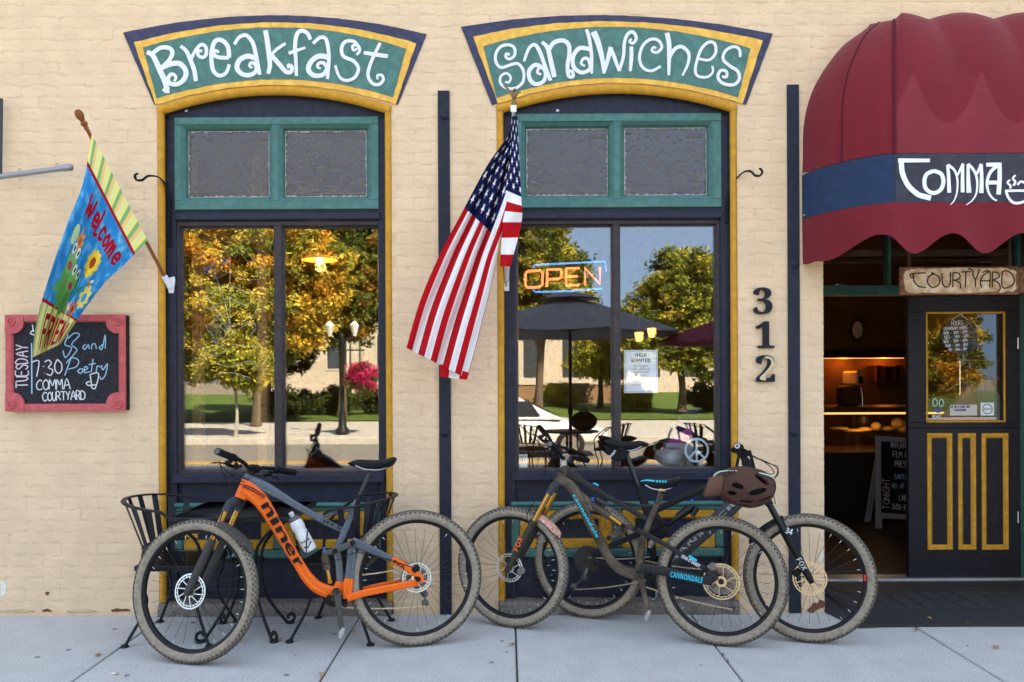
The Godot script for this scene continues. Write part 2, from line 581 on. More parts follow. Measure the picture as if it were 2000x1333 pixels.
func make_ground() -> void:
	var g := MB.new()
	g.box(Vector3(0, -0.9, 20), Vector3(500, 0.8, 500))
	structure(part(g, "ground", rough_mat("earth", Color(.20, .17, .13), Color(.28, .24, .18), 0.95, 6.0)))
	# sidewalk: poured slabs with tooled joints
	var base := MB.new()
	base.box(Vector3(0, -0.215, 3.85), Vector3(40, 0.40, 8.3))
	var sw := structure(part(base, "sidewalk", rough_mat("joint_dirt", Color(.06, .055, .045), Color(.12, .11, .09), 1.0, 0.6)))
	var conc := rough_mat("concrete", Color(.54, .525, .50), Color(.63, .615, .59), 0.9, 1.3, 0.011, 0.10, 3, 0.25, 0.12)
	conc.detail_enabled = true
	conc.detail_blend_mode = BaseMaterial3D.BLEND_MODE_MUL
	conc.detail_albedo = noise_tex("s", 0.22, 77, Color(.80, .795, .79), Color(1, 1, 1), 512, 0.3, 3)
	conc.detail_uv_layer = BaseMaterial3D.DETAIL_UV_1
	var xs := [-8.2, -7.0, -5.8, -4.6, -3.39, -2.16, -0.93, 0.045, 1.15, 2.42, 3.62, 4.85, 6.05, 7.3, 8.5]
	var zs := [-0.3, 1.75, 3.4, 5.0, 6.5, 8.0]
	for i in xs.size() - 1:
		for j in zs.size() - 1:
			var m := MB.new()
			var x0: float = xs[i] + 0.005
			var x1: float = xs[i + 1] - 0.005
			var z0: float = zs[j] + 0.005
			var z1: float = zs[j + 1] - 0.005
			m.box(Vector3((x0 + x1) / 2, -0.05 + rng.randf_range(-0.0012, 0.0012), (z0 + z1) / 2), Vector3(x1 - x0, 0.1, z1 - z0), Basis.IDENTITY, 0.006)
			part(m, "slab", conc, sw)
	var kb := MB.new()
	kb.box(Vector3(0, -0.16, 8.09), Vector3(60, 0.32, 0.17), Basis.IDENTITY, 0.02)
	structure(part(kb, "kerb", conc))
	var rd := MB.new()
	rd.box(Vector3(0, -0.36, 12.1), Vector3(120, 0.1, 8.0))
	structure(part(rd, "road", rough_mat("asphalt", Color(.17, .165, .155), Color(.25, .24, .22), 0.9, 2.5, 0.03, 0.3, 9, 0.3, 0.3)))
	var yl := MB.new()
	for z in [11.4, 11.7]:
		yl.box(Vector3(0, -0.307, z), Vector3(120, 0.006, 0.12))
	structure(part(yl, "road_marking", rough_mat("road_yellow", Color(.55, .30, .05), Color(.66, .40, .09), 0.8, 0.8)))
	var fp := MB.new()
	fp.box(Vector3(0, -0.28, 19.85), Vector3(120, 0.30, 7.6), Basis.IDENTITY, 0.02)
	structure(part(fp, "far_pavement", rough_mat("far_concrete", Color(.42, .40, .37), Color(.52, .50, .46), 0.9, 2.0)))
	var lw := MB.new()
	lw.grid(40, 16, func(u, w): return Vector3(-45 + 90 * u, -0.1 + 0.35 * w + 0.06 * sin(u * 40.0) * sin(w * 9.0), 23.7 + 30 * w), 0.0)
	structure(part(lw, "lawn", rough_mat("lawn_green", Color(.07, .14, .025), Color(.13, .20, .04), 0.95, 1.2, 0.05, 1.5, 21, 0.3, 0.3)))
	# old gum and drip spots, trodden flat
	var spot_m := rough_mat("gum_spots", Color(.20, .195, .19), Color(.27, .265, .26), .95, .3)
	for k in 46:
		var sx := rng.randf_range(-3.4, 3.6)
		var sz := rng.randf_range(.05, 1.6)
		var sr := rng.randf_range(.006, .017)
		var pl := PackedVector2Array()
		for e in 11:
			pl.append(Vector2(cos(TAU * e / 11), sin(TAU * e / 11)) * sr * rng.randf_range(.65, 1.15))
		var sm2 := MB.new()
		sm2.prism(pl, 0, .0012, false, Transform3D(Basis(Vector3.RIGHT, -PI / 2), Vector3(sx, .0014, sz)))
		part(sm2, "gum_spot", spot_m, sw)
	# litter on the slabs
	var leaf_m := mat("dry_leaf", .42, .24, .08, .8)
	for q in [[545, 1253, 1], [1000, 1262, 0], [1788, 1234, 1], [1892, 1222, 2], [1815, 1213, 0], [1946, 1268, 0], [470, 1255, 2], [190, 1283, 0], [690, 1235, 1], [627, 1321, 1]]:
		var w := W(q[0], q[1], 0.0)
		var kk: float = 1.5 / (1.5 - w.y)
		var at := Vector3(w.x * kk, 0.004, CD - CD * kk)
		var l := MB.new()
		var ph: float = q[0]
		l.grid(5, 4, func(u, s): return Vector3((u - .5) * .05 * (1.0 - .35 * q[2] * absf(s - .5)), .006 * sin(u * 5.0 + ph) + .008 * absf(s - .5) + .006, (s - .5) * .03 * sin(PI * clampf(u, .08, .92))).rotated(UP, ph), 0.0008)
		var o := part(l, "fallen_leaf", leaf_m)
		o.position = at
		tag(o, "small dry brown leaf lying on the pale sidewalk slabs", "leaf", "dry leaves on the sidewalk")
	var cb := MB.new()
	cb.tube([Vector3(-.018, .005, 0), Vector3(.006, .005, .002)], .004, 8)
	var ct := tag(Node3D.new(), "white cigarette butt lying by the sidewalk joint", "litter") as Node3D
	ct.name = "cigarette_butt"
	add_child(ct)
	ct.position = Vector3(-1.99, 0, .99)
	part(cb, "paper", mat("butt_white", .7, .68, .62, .9), ct)
	var cf := MB.new()
	cf.tube([Vector3(.0062, .005, .002), Vector3(.02, .005, .003)], .0042, 8)
	part(cf, "filter", mat("butt_tan", .5, .28, .1, .9), ct)

# ---------- building ----------
func cream() -> StandardMaterial3D:
	if mats.has("cream_paint"):
		return mats["cream_paint"]
	var m := rough_mat("cream_paint", Color(.725, .53, .335), Color(.765, .565, .362), 0.75, 1.7, 0.012, 0.22, 5, 0.35, 0.1)
	return m

func wall_boxes(list: Array) -> MB:
	var mb := MB.new()
	for q in list:
		mb.box(Vector3((q[0] + q[1]) / 2, (q[2] + q[3]) / 2, (q[4] + q[5]) / 2), Vector3(q[1] - q[0], q[3] - q[2], q[5] - q[4]))
	return mb

const W1 := [-2.198, -0.722]
const W2 := [-0.058, 1.457]
const DOOR := [1.997, 3.95]
const SPRING := 3.205
const CROWN := 3.335

func arch_y(x: float, a: Array) -> float:
	var s: float = (x - a[0]) / (a[1] - a[0])
	return SPRING + (CROWN - SPRING) * 4.0 * s * (1.0 - s)

func make_building() -> void:
	building = thing("cafe_building", "cream painted brick cafe building with two arched storefront windows", "building")
	var mortar := rough_mat("cream_mortar", Color(.66, .47, .29), Color(.72, .52, .325), 0.8, 0.9, 0.02, 0.3, 8, 0.3, 0.1)
	var zf := -0.0016
	var mb := wall_boxes([[-12, W1[0], -.05, 9, -.35, zf], [W1[1], W2[0], -.05, 9, -.35, zf], [W2[1], DOOR[0], -.05, 9, -.35, zf], [DOOR[0], DOOR[1], 2.46, 9, -.35, zf], [DOOR[1], 14, -.05, 9, -.35, zf]])
	for a in [W1, W2]:
		var p := PackedVector2Array()
		for k in 25:
			var x: float = lerpf(a[0], a[1], k / 24.0)
			p.append(Vector2(x, arch_y(x, a)))
		p.append(Vector2(a[1], 9))
		p.append(Vector2(a[0], 9))
		mb.prism(p, -.35, zf)
	part(mb, "wall", mortar, building)
	part(wall_boxes([[-12, 14, -.05, 9, -9, -8.7], [-12, -11.7, -.05, 9, -8.7, -.35], [13.7, 14, -.05, 9, -8.7, -.35]]), "rear_wall", mortar, building)
	part(wall_boxes([[-12, 14, 9.0, 9.3, -9, .02]]), "roof", mat("roof_tar", .1, .1, .1, .9), building)
	# bricks: ten shapes, painted over
	var shapes := []
	for q in 10:
		var b := MB.new()
		var ph := q * 1.7
		var L := 0.2155
		var H := 0.0702
		var f := func(u, w):
			var x: float = (u - .5) * L
			var y: float = (w - .5) * H
			var eu := minf(u, 1.0 - u) * L
			var side := 1.0 - clampf(eu / 0.006, 0.0, 1.0)
			var foot := (1.0 - clampf(w * H / 0.007, 0.0, 1.0)) * maxf(0.0, .35 + .65 * sin(x * 31.0 + ph * 4.0))
			var head := 1.0 - clampf((1.0 - w) * H / 0.006, 0.0, 1.0)
			var drop := side * .0012 * (.5 + .5 * sin(ph * 5.0)) + foot * .0040 + head * .0010
			return Vector3(x + .0016 * sin(y * 160.0 + ph * 3.0), y + .0016 * sin(x * 45.0 + ph) + .0009 * sin(x * 130.0 + ph * 2.0), -drop + .0008 * sin(x * 38.0 + ph) + .0006 * cos(y * 110.0 + ph * 2.0 + x * 30.0))
		b.grid(10, 6, f)
		shapes.append(b.mesh())
	var rest := MB.new()
	var whole := []
	var ch := 0.0722
	for r in 58:
		var y := 0.058 + (r + .5) * ch - ch / 2
		var spans := [[-4.2, 4.4]]
		for op in [[W1, 0.035], [W2, 0.035], [DOOR, 0.0]]:
			var a: Array = op[0]
			var lo: float = a[0]
			var hi: float = a[1]
			if op[1] > 0.0:
				if y - .036 > CROWN:
					continue
				if y - .036 > SPRING:
					var s := sqrt(maxf(0.0, 1.0 - (y - .036 - SPRING) / (CROWN - SPRING))) * .5
					var mid := (lo + hi) / 2
					var half := (hi - lo) * maxf(s, .02)
					lo = mid - half
					hi = mid + half
			elif y > 2.46:
				continue
			var nxt := []
			for s in spans:
				if hi <= s[0] or lo >= s[1]:
					nxt.append(s)
				else:
					if lo > s[0]:
						nxt.append([s[0], lo])
					if hi < s[1]:
						nxt.append([hi, s[1]])
			spans = nxt
		for s in spans:
			var x: float = floor(s[0] / .226) * .226 - (.113 if r % 2 else 0.0) + sin(r * 12.7) * .02
			while x < s[1]:
				var a := maxf(x, s[0])
				var b := minf(x + .2235, s[1])
				x += .226
				if b - a < .03:
					continue
				var k := rng.randi() % 10
				var t := Transform3D(Basis.from_scale(Vector3((b - a) / .2155, 1, 1)).rotated(Vector3.BACK, rng.randf_range(-.006, .006)), Vector3((a + b) / 2, y, rng.randf_range(-.0005, .0004)))
				whole.append([t, k, absf(y - 1.7) + absf((a + b) / 2) * .6 + (10.0 if b - a < .2 else 0.0)])
	whole.sort_custom(func(p, q): return p[2] < q[2])
	for k in whole.size():
		if k < 300:
			var o := put(shapes[whole[k][1]], "brick", cream(), building)
			o.transform = whole[k][0]
		else:
			var arr: Array = shapes[whole[k][1]].surface_get_arrays(0)
			var t: Transform3D = whole[k][0]
			var vv: PackedVector3Array = arr[Mesh.ARRAY_VERTEX]
			var nn: PackedVector3Array = arr[Mesh.ARRAY_NORMAL]
			for i in vv.size():
				rest.v.append(t * vv[i])
				rest.n.append(nn[i])
				rest.t.append(Vector2.ZERO)
	var bw := part(rest, "brickwork", cream(), building)
	bw.set_meta("kind", "stuff")
	# bare brick where the paint has come off, along the foot of the wall and at the door corner
	var bare := rough_mat("bare_brick", Color(.22, .07, .04), Color(.36, .15, .09), .9, .12, .03, .4, 14, .3, .1)
	var pale := mat("old_paint", .72, .70, .60, .8)
	for q in [["0,1194 14,1193 30,1194 48,1191 62,1194 66,1196 40,1197 0,1197", 0], ["130,1194 150,1193 164,1190 176,1193 190,1196 132,1197", 0], ["215,1193 228,1189 250,1191 254,1195 218,1196", 0], ["1576,1194 1584,1186 1590,1178 1597,1180 1602,1172 1611,1176 1612,1186 1603,1188 1596,1192 1588,1199", 0], ["1546,1187 1556,1183 1563,1186 1569,1190 1558,1193", 0], ["0,1138 5,1136 9,1141 13,1146 10,1151 12,1160 5,1165 0,1164", 1], ["86,1161 90,1157 96,1159 92,1164", 0], ["1601,1090 1604,1080 1608,1075 1609,1086 1606,1097 1604,1112", 1], ["262,1005 266,1004 266,1016 262,1015", 0], ["80,1192 90,1190 100,1193 98,1196 82,1196", 0]]:
		var pm := MB.new()
		var raw := pxs(q[0], 0, 0, 1, .004)
		var pp := PackedVector2Array()
		for k in raw.size():
			for e in 4:
				pp.append(raw[k].lerp(raw[(k + 1) % raw.size()], e / 4.0) + Vector2(rng.randf_range(-.0035, .0035), rng.randf_range(-.0035, .0035)) * (0.0 if e == 0 else 1.0))
		pm.prism(pp, -.004, .0022)
		part(pm, "chipped_patch", bare if q[1] == 0 else pale, building)
	# stone ledge below each window
	var led := rough_mat("ledge_stone", Color(.20, .17, .14), Color(.38, .33, .28), .95, .35, .03, 1.2, 17, .3, .08)
	for a in [W1, W2]:
		var lm := MB.new()
		var f2 := func(u, w):
			var x: float = lerpf(a[0] + .005, a[1] - .005, u)
			var yy: float = [0.0, .062, .083, .083][int(round(w * 3))]
			var zz: float = [.035, .03, .012, -.2][int(round(w * 3))]
			return Vector3(x, yy + .006 * sin(x * 23.0) * sin(x * 7.0), zz + .007 * sin(x * 31.0 + w * 4.0))
		lm.grid(46, 3, f2)
		part(lm, "ledge", led, building)
	window("left", {"in": W1, "sash": [342, 230, 740, 410], "panes": [[368, 257, 526, 386], [557, 256, 716, 385]], "bar": [342, 410, 742, 430], "main": [346, 432, 747, 926], "glass": [[358, 447, 535, 916], [557, 447, 738, 915]], "sill": [337, 926, 752, 943], "kick": 1172})
	window("right", {"in": W2, "sash": [1003, 223, 1408, 406], "panes": [[1028, 252, 1187, 383], [1219, 250, 1380, 382]], "bar": [1003, 406, 1410, 428], "main": [1003, 430, 1406, 922], "glass": [[1013, 445, 1193, 914], [1213, 443, 1395, 912]], "sill": [998, 922, 1412, 938], "kick": 1170})

func rc(q: Array, z: float) -> Rect2:
	var a := W(q[0], q[1], z)
	var b := W(q[2], q[3], z)
	var c := W(q[0], q[3], z)
	var d := W(q[2], q[1], z)
	var x0 := (a.x + c.x) / 2
	var x1 := (b.x + d.x) / 2
	var y0 := (b.y + c.y) / 2
	var y1 := (a.y + d.y) / 2
	return Rect2(x0, y0, x1 - x0, y1 - y0)

func slab_box(mb: MB, x0: float, x1: float, y0: float, y1: float, z0: float, z1: float, ch := .003) -> void:
	mb.box(Vector3((x0 + x1) / 2, (y0 + y1) / 2, (z0 + z1) / 2), Vector3(x1 - x0, y1 - y0, z1 - z0), Basis.IDENTITY, ch)

# a frame of rails and stiles round rectangular holes in a row, inner edges bevelled back
func sash(mb: MB, o: Rect2, holes: Array, z0: float, z1: float, bev: float) -> void:
	var top: float = o.end.y
	var bot: float = o.position.y
	var ht := -INF
	var hb := INF
	for h in holes:
		ht = maxf(ht, h.end.y)
		hb = minf(hb, h.position.y)
	slab_box(mb, o.position.x, o.end.x, ht + bev, top, z0, z1)
	slab_box(mb, o.position.x, o.end.x, bot, hb - bev, z0, z1)
	var x := o.position.x
	for k in holes.size() + 1:
		var x1: float = holes[k].position.x - bev if k < holes.size() else o.end.x
		slab_box(mb, x, x1, hb - bev + .0005, ht + bev - .0005, z0, z1 - .0004)
		if k < holes.size():
			x = holes[k].end.x + bev
	for h in holes:
		var a := [Vector2(h.position.x, h.position.y), Vector2(h.end.x, h.position.y), Vector2(h.end.x, h.end.y), Vector2(h.position.x, h.end.y)]
		var s := [Vector2(-1, -1), Vector2(1, -1), Vector2(1, 1), Vector2(-1, 1)]
		for k in 4:
			var j := (k + 1) % 4
			var e0: Vector2 = a[k] + s[k] * bev
			var e1: Vector2 = a[j] + s[j] * bev
			# cove: two facets
			var m0: Vector2 = a[k] + s[k] * bev * .35
			var m1: Vector2 = a[j] + s[j] * bev * .35
			mb.face(Vector3(e0.x, e0.y, z1 - .002), Vector3(e1.x, e1.y, z1 - .002), Vector3(m1.x, m1.y, lerpf(z0, z1, .55)), Vector3(m0.x, m0.y, lerpf(z0, z1, .55)), Vector3(0, 0, 1))
			mb.face(Vector3(m0.x, m0.y, lerpf(z0, z1, .55)), Vector3(m1.x, m1.y, lerpf(z0, z1, .55)), Vector3(a[j].x, a[j].y, z0), Vector3(a[k].x, a[k].y, z0), Vector3(0, 0, 1))

func old_wood(key: String, c0: Color, c1: Color, rough := .5) -> StandardMaterial3D:
	if mats.has(key):
		return mats[key]
	var m := rough_mat(key, c0.lerp(c1, .7), c1, rough, .9, .02, .10, hash(key) % 90, .3, .09)
	m.detail_enabled = true
	m.detail_blend_mode = BaseMaterial3D.BLEND_MODE_MUL
	m.detail_albedo = noise_tex("ridge", .015, 44, Color(1, 1, 1), Color(.92, .915, .91), 512, .7, 3)
	return m

func navy() -> StandardMaterial3D:
	return old_wood("navy_paint", Color(.021, .024, .039), Color(.029, .032, .051), .42)
func green() -> StandardMaterial3D:
	return old_wood("green_paint", Color(.062, .165, .145), Color(.085, .205, .18), .45)
func yellow() -> StandardMaterial3D:
	return old_wood("yellow_paint", Color(.56, .275, .022), Color(.63, .315, .03), .45)

func window(side: String, d: Dictionary) -> void:
	var w := sub("window", building)
	w.set_meta("label", "tall arched storefront window %s" % ("behind the orange bicycle" if side == "left" else "with the red neon sign"))
	var a: Array = d["in"]
	# yellow quarter-round moulding up both jambs and round the arch
	var mo := MB.new()
	var path := [Vector3(a[0] + .021, .085, -.012), Vector3(a[0] + .021, SPRING - .01, -.012)]
	mo.tube(path, Vector2(.022, .024), 10, Vector3.BACK)
	mo.tube([Vector3(a[1] - .021, .085, -.012), Vector3(a[1] - .021, SPRING - .01, -.012)], Vector2(.022, .024), 10, Vector3.BACK)
	var ar := []
	for k in 29:
		var x: float = lerpf(a[0] + .004, a[1] - .004, k / 28.0)
		ar.append(Vector3(x, arch_y(x, a) - .026, -.009))
	mo.tube(ar, Vector2(.030, .027), 10, Vector3.BACK)
	part(mo, "moulding", yellow(), w)
	# navy casing behind everything
	var s := rc(d["sash"], -.05)
	var m := rc(d["main"], -.07)
	var si := rc(d["sill"], -.05)
	var ca := MB.new()
	var hd := PackedVector2Array()
	for k in 25:
		var x: float = lerpf(a[0] + .03, a[1] - .03, k / 24.0)
		hd.append(Vector2(x, arch_y(x, a) - .03))
	hd.append(Vector2(a[1] - .03, s.end.y - .004))
	hd.append(Vector2(a[0] + .03, s.end.y - .004))
	ca.prism(hd, -.13, -.045)
	slab_box(ca, a[0] + .03, s.position.x + .002, .083, s.end.y - .005, -.13, -.046)
	slab_box(ca, s.end.x - .002, a[1] - .03, .083, s.end.y - .005, -.13, -.046)
	slab_box(ca, s.position.x, s.end.x, s.position.y - .06, s.position.y + .004, -.13, -.05)
	part(ca, "casing", navy(), w)
	var br := MB.new()
	var b := rc(d["bar"], -.04)
	slab_box(br, b.position.x - .006, b.end.x + .006, b.position.y, b.position.y + .05, -.12, -.034, .008)
	part(br, "transom_bar", navy(), w)
	# green transom sash with two pebbled panes
	var sa := MB.new()
	var hs := []
	for q in d["panes"]:
		hs.append(rc(q, -.08))
	sash(sa, s, hs, -.085, -.034, .03)
	part(sa, "transom_sash", green(), w)
	for h in hs:
		var o := put(pebbled(), "pebbled_pane", pebble_mat(), w)
		o.transform = Transform3D(Basis.from_scale(Vector3(h.size.x / .5, h.size.y / .4, 1)), Vector3(h.get_center().x, h.get_center().y, -.084))
		var pt := MB.new()
		for e in 4:
			var along: float = h.size.x if e % 2 == 0 else h.size.y
			var n := int(along / .012)
			var pl := PackedVector2Array()
			for k in n + 1:
				pl.append(Vector2(along * k / n - along / 2, 0))
			for k in n + 1:
				pl.append(Vector2(along / 2 - along * k / n, .0028 + .0080 * pow(rng.randf(), 3.0) * (1.6 if e != 1 else 1.0)))
			var xf := Transform3D(Basis(Vector3.BACK, PI / 2 * e), Vector3(h.get_center().x, h.get_center().y, -.0785)) * Transform3D(Basis.IDENTITY, Vector3(0, -(h.size.y if e % 2 == 0 else h.size.x) / 2, 0))
			pt.prism(pl, -.002, .0, false, xf)
		part(pt, "paint_smear", mat("smear_white", .72, .72, .68, .8), w)
	# dark main sash with two tall panes
	var ms := MB.new()
	var gs := []
	for q in d["glass"]:
		gs.append(rc(q, -.10))
	sash(ms, m, gs, -.115, -.062, .012)
	part(ms, "main_sash", old_wood("dark_sash", Color(.035, .030, .034), Color(.060, .050, .052), .4), w)
	for g in gs:
		for zz in [-.100, -.110, -.120]:
			var gm := MB.new()
			gm.box(Vector3(g.get_center().x, g.get_center().y, zz), Vector3(g.size.x + .01, g.size.y + .01, .004))
			part(gm, "pane", glass("clear_glass"), w)
	var fill := MB.new()
	slab_box(fill, a[0] + .03, m.position.x + .001, .083, m.end.y, -.12, -.055)
	slab_box(fill, m.end.x - .001, a[1] - .03, .083, m.end.y, -.12, -.055)
	part(fill, "jamb", navy(), w)
	var sl := MB.new()
	slab_box(sl, si.position.x, si.end.x, si.position.y, si.end.y, -.13, -.02, .006)
	part(sl, "sill", navy(), w)
	# kick panel: navy boards, green rails, yellow-edged panels
	var kp := MB.new()
	slab_box(kp, a[0] + .03, a[1] - .03, .083, si.position.y, -.12, -.075)
	part(kp, "kick_panel", navy(), w)
	var x0: float = a[0] + .075
	var x1: float = a[1] - .075
	var mid := (x0 + x1) / 2
	var yt := .70
	var yb := .345
	var gr := MB.new()
	slab_box(gr, x0, x1, yt - .03, yt, -.074, -.03, .012)
	slab_box(gr, x0 + .005, x1 - .005, yt - .055, yt - .031, -.074, -.045, .008)
	slab_box(gr, x0, x1, yb, yb + .055, -.074, -.04, .01)
	for x in [x0 + .03, mid, x1 - .03]:
		slab_box(gr, x - .03, x + .03, yb + .056, yt - .056, -.074, -.042, .012)
	part(gr, "green_rail", green(), w)
	for e in [[x0 + .062, mid - .032], [mid + .032, x1 - .062]]:
		var ym := MB.new()
		sash(ym, Rect2(e[0], yb + .057, e[1] - e[0], yt - yb - .114), [Rect2(e[0] + .085, yb + .057 + .06, e[1] - e[0] - .17, yt - yb - .114 - .12)], -.074, -.052, .012)
		part(ym, "yellow_panel", yellow(), w)
	# a screw eye in the header
	var sc := MB.new()
	var sp := W(363 if side == "left" else 1089, 216, -.043)
	sc.lathe([Vector2(0, .006), Vector2(.008, .005), Vector2(.011, 0)], 12, Transform3D(Basis(Vector3.RIGHT, PI / 2), sp))
	part(sc, "screw", mat("zinc", .6, .6, .6, .35, .9), w)

var pebble_mesh: ArrayMesh
func pebbled() -> ArrayMesh:
	if pebble_mesh:
		return pebble_mesh
	var f := FastNoiseLite.new()
	f.seed = 5
	f.noise_type = FastNoiseLite.TYPE_CELLULAR
	f.cellular_return_type = FastNoiseLite.RETURN_DISTANCE
	f.frequency = .040
	f.cellular_jitter = .8
	f.fractal_type = FastNoiseLite.FRACTAL_NONE
	var b := MB.new()
	b.grid(110, 88, func(u, v):
		var d := clampf((f.get_noise_2d(u * 500.0, v * 400.0 * 1.25) + 1.0), 0.0, 1.0)
		return Vector3((u - .5) * .5, (v - .5) * .4, .0120 * (1.0 - d * d)))
	b.box(Vector3(0, 0, -.006), Vector3(.5, .4, .0002))
	for e in 4:
		var q := [Vector3(-.25, -.2, 0), Vector3(.25, -.2, 0), Vector3(.25, .2, 0), Vector3(-.25, .2, 0)]
		b.face(q[e], q[(e + 1) % 4], q[(e + 1) % 4] + Vector3(0, 0, -.006), q[e] + Vector3(0, 0, -.006), q[e] + q[(e + 1) % 4])
	pebble_mesh = b.mesh()
	return pebble_mesh

func pebble_mat() -> StandardMaterial3D:
	if mats.has("pebbled_glass"):
		return mats["pebbled_glass"]
	var m := mat("pebbled_glass", .85, .83, .86, .04)
	m.albedo_color.a = .0
	m.refraction_enabled = true
	m.refraction_scale = .05
	return m

# ---------- things on the wall ----------
func paint_strokes(mb: MB, list: Array, x0: float, y0: float, k: float, w: float, z: float) -> void:
	for q in list:
		var p := cr(pxs(q[0], x0, y0, k, 0.0), 6)
		var wa: float = w * (q[1] if q.size() > 1 else 1.0)
		var wb: float = w * (q[2] if q.size() > 2 else (q[1] if q.size() > 1 else 1.0))
		mb.stroke(p, wa, wb, z - .002, z + rng.randf() * .0004, Transform3D.IDENTITY, w * .06)

func painted_sign(label: String, navy_p: Array, yel_p: Array, green_p: Array, strokes: Array, x0: float, k: float) -> void:
	var s := thing("painted_sign", label, "sign", Vector3.ZERO, "lettered panels over the windows")
	var relief := .004
	for q in [[navy_p, "navy_border", old_wood("sign_navy", Color(.046, .048, .095), Color(.064, .066, .12), .7), .0075], [yel_p, "yellow_border", old_wood("sign_yellow", Color(.80, .45, .075), Color(.86, .50, .095), .7), .0095], [green_p, "green_field", old_wood("sign_green", Color(.075, .175, .155), Color(.10, .22, .195), .7), .0115]]:
		var c: Array = q[0]
		var pl := []
		for e in c:
			var w := W(e[0], e[1], 0)
			pl.append(Vector2(w.x, w.y))
		var mb := MB.new()
		# rows between the upper and the lower arc, painted over arch bricks: slightly uneven
		var up := arc3(pl[0], pl[1], pl[2], 30)
		var dn := arc3(pl[5], pl[4], pl[3], 30)
		var zz: float = q[3]
		var f := func(u, v):
			var i := int(round(u * 30))
			var p: Vector2 = up[i].lerp(dn[i], v)
			var jag := 0.0
			if v == 0.0 or v == 1.0:
				jag = .0028 * sin(u * 61.0 + zz * 900.0) * sin(u * 23.0 + 1.0)
			var br := absf(fmod(u * 24.0 + .06 * sin(v * 9.0), 1.0) - .5)
			return Vector3(p.x + (.0025 * sin(v * 17.0 + zz * 700.0) if u == 0.0 or u == 1.0 else 0.0), p.y + jag, zz + .0006 * sin(p.x * 40.0) + .0004 * sin(p.y * 70.0) - (.0006 if br > .44 else 0.0))
		mb.grid(30, 8, f)
		# edge back to the wall
		for e in 2:
			var row: Array = up if e == 0 else dn
			for i in 30:
				mb.face(Vector3(row[i].x, row[i].y, zz), Vector3(row[i + 1].x, row[i + 1].y, zz), Vector3(row[i + 1].x, row[i + 1].y, -.006), Vector3(row[i].x, row[i].y, -.006))
		for e in [0, 30]:
			mb.face(Vector3(up[e].x, up[e].y, zz), Vector3(dn[e].x, dn[e].y, zz), Vector3(dn[e].x, dn[e].y, -.006), Vector3(up[e].x, up[e].y, -.006))
		part(mb, q[1], q[2], s)
	var wm := rough_mat("sign_white", Color(.74, .74, .74), Color(.84, .84, .83), .7, .3, .03, .25, 61, .3, .1)
	for l in strokes:
		var lm := MB.new()
		paint_strokes(lm, l, x0, 0.0, k, .033, .0145)
		part(lm, "letter", wm, s)

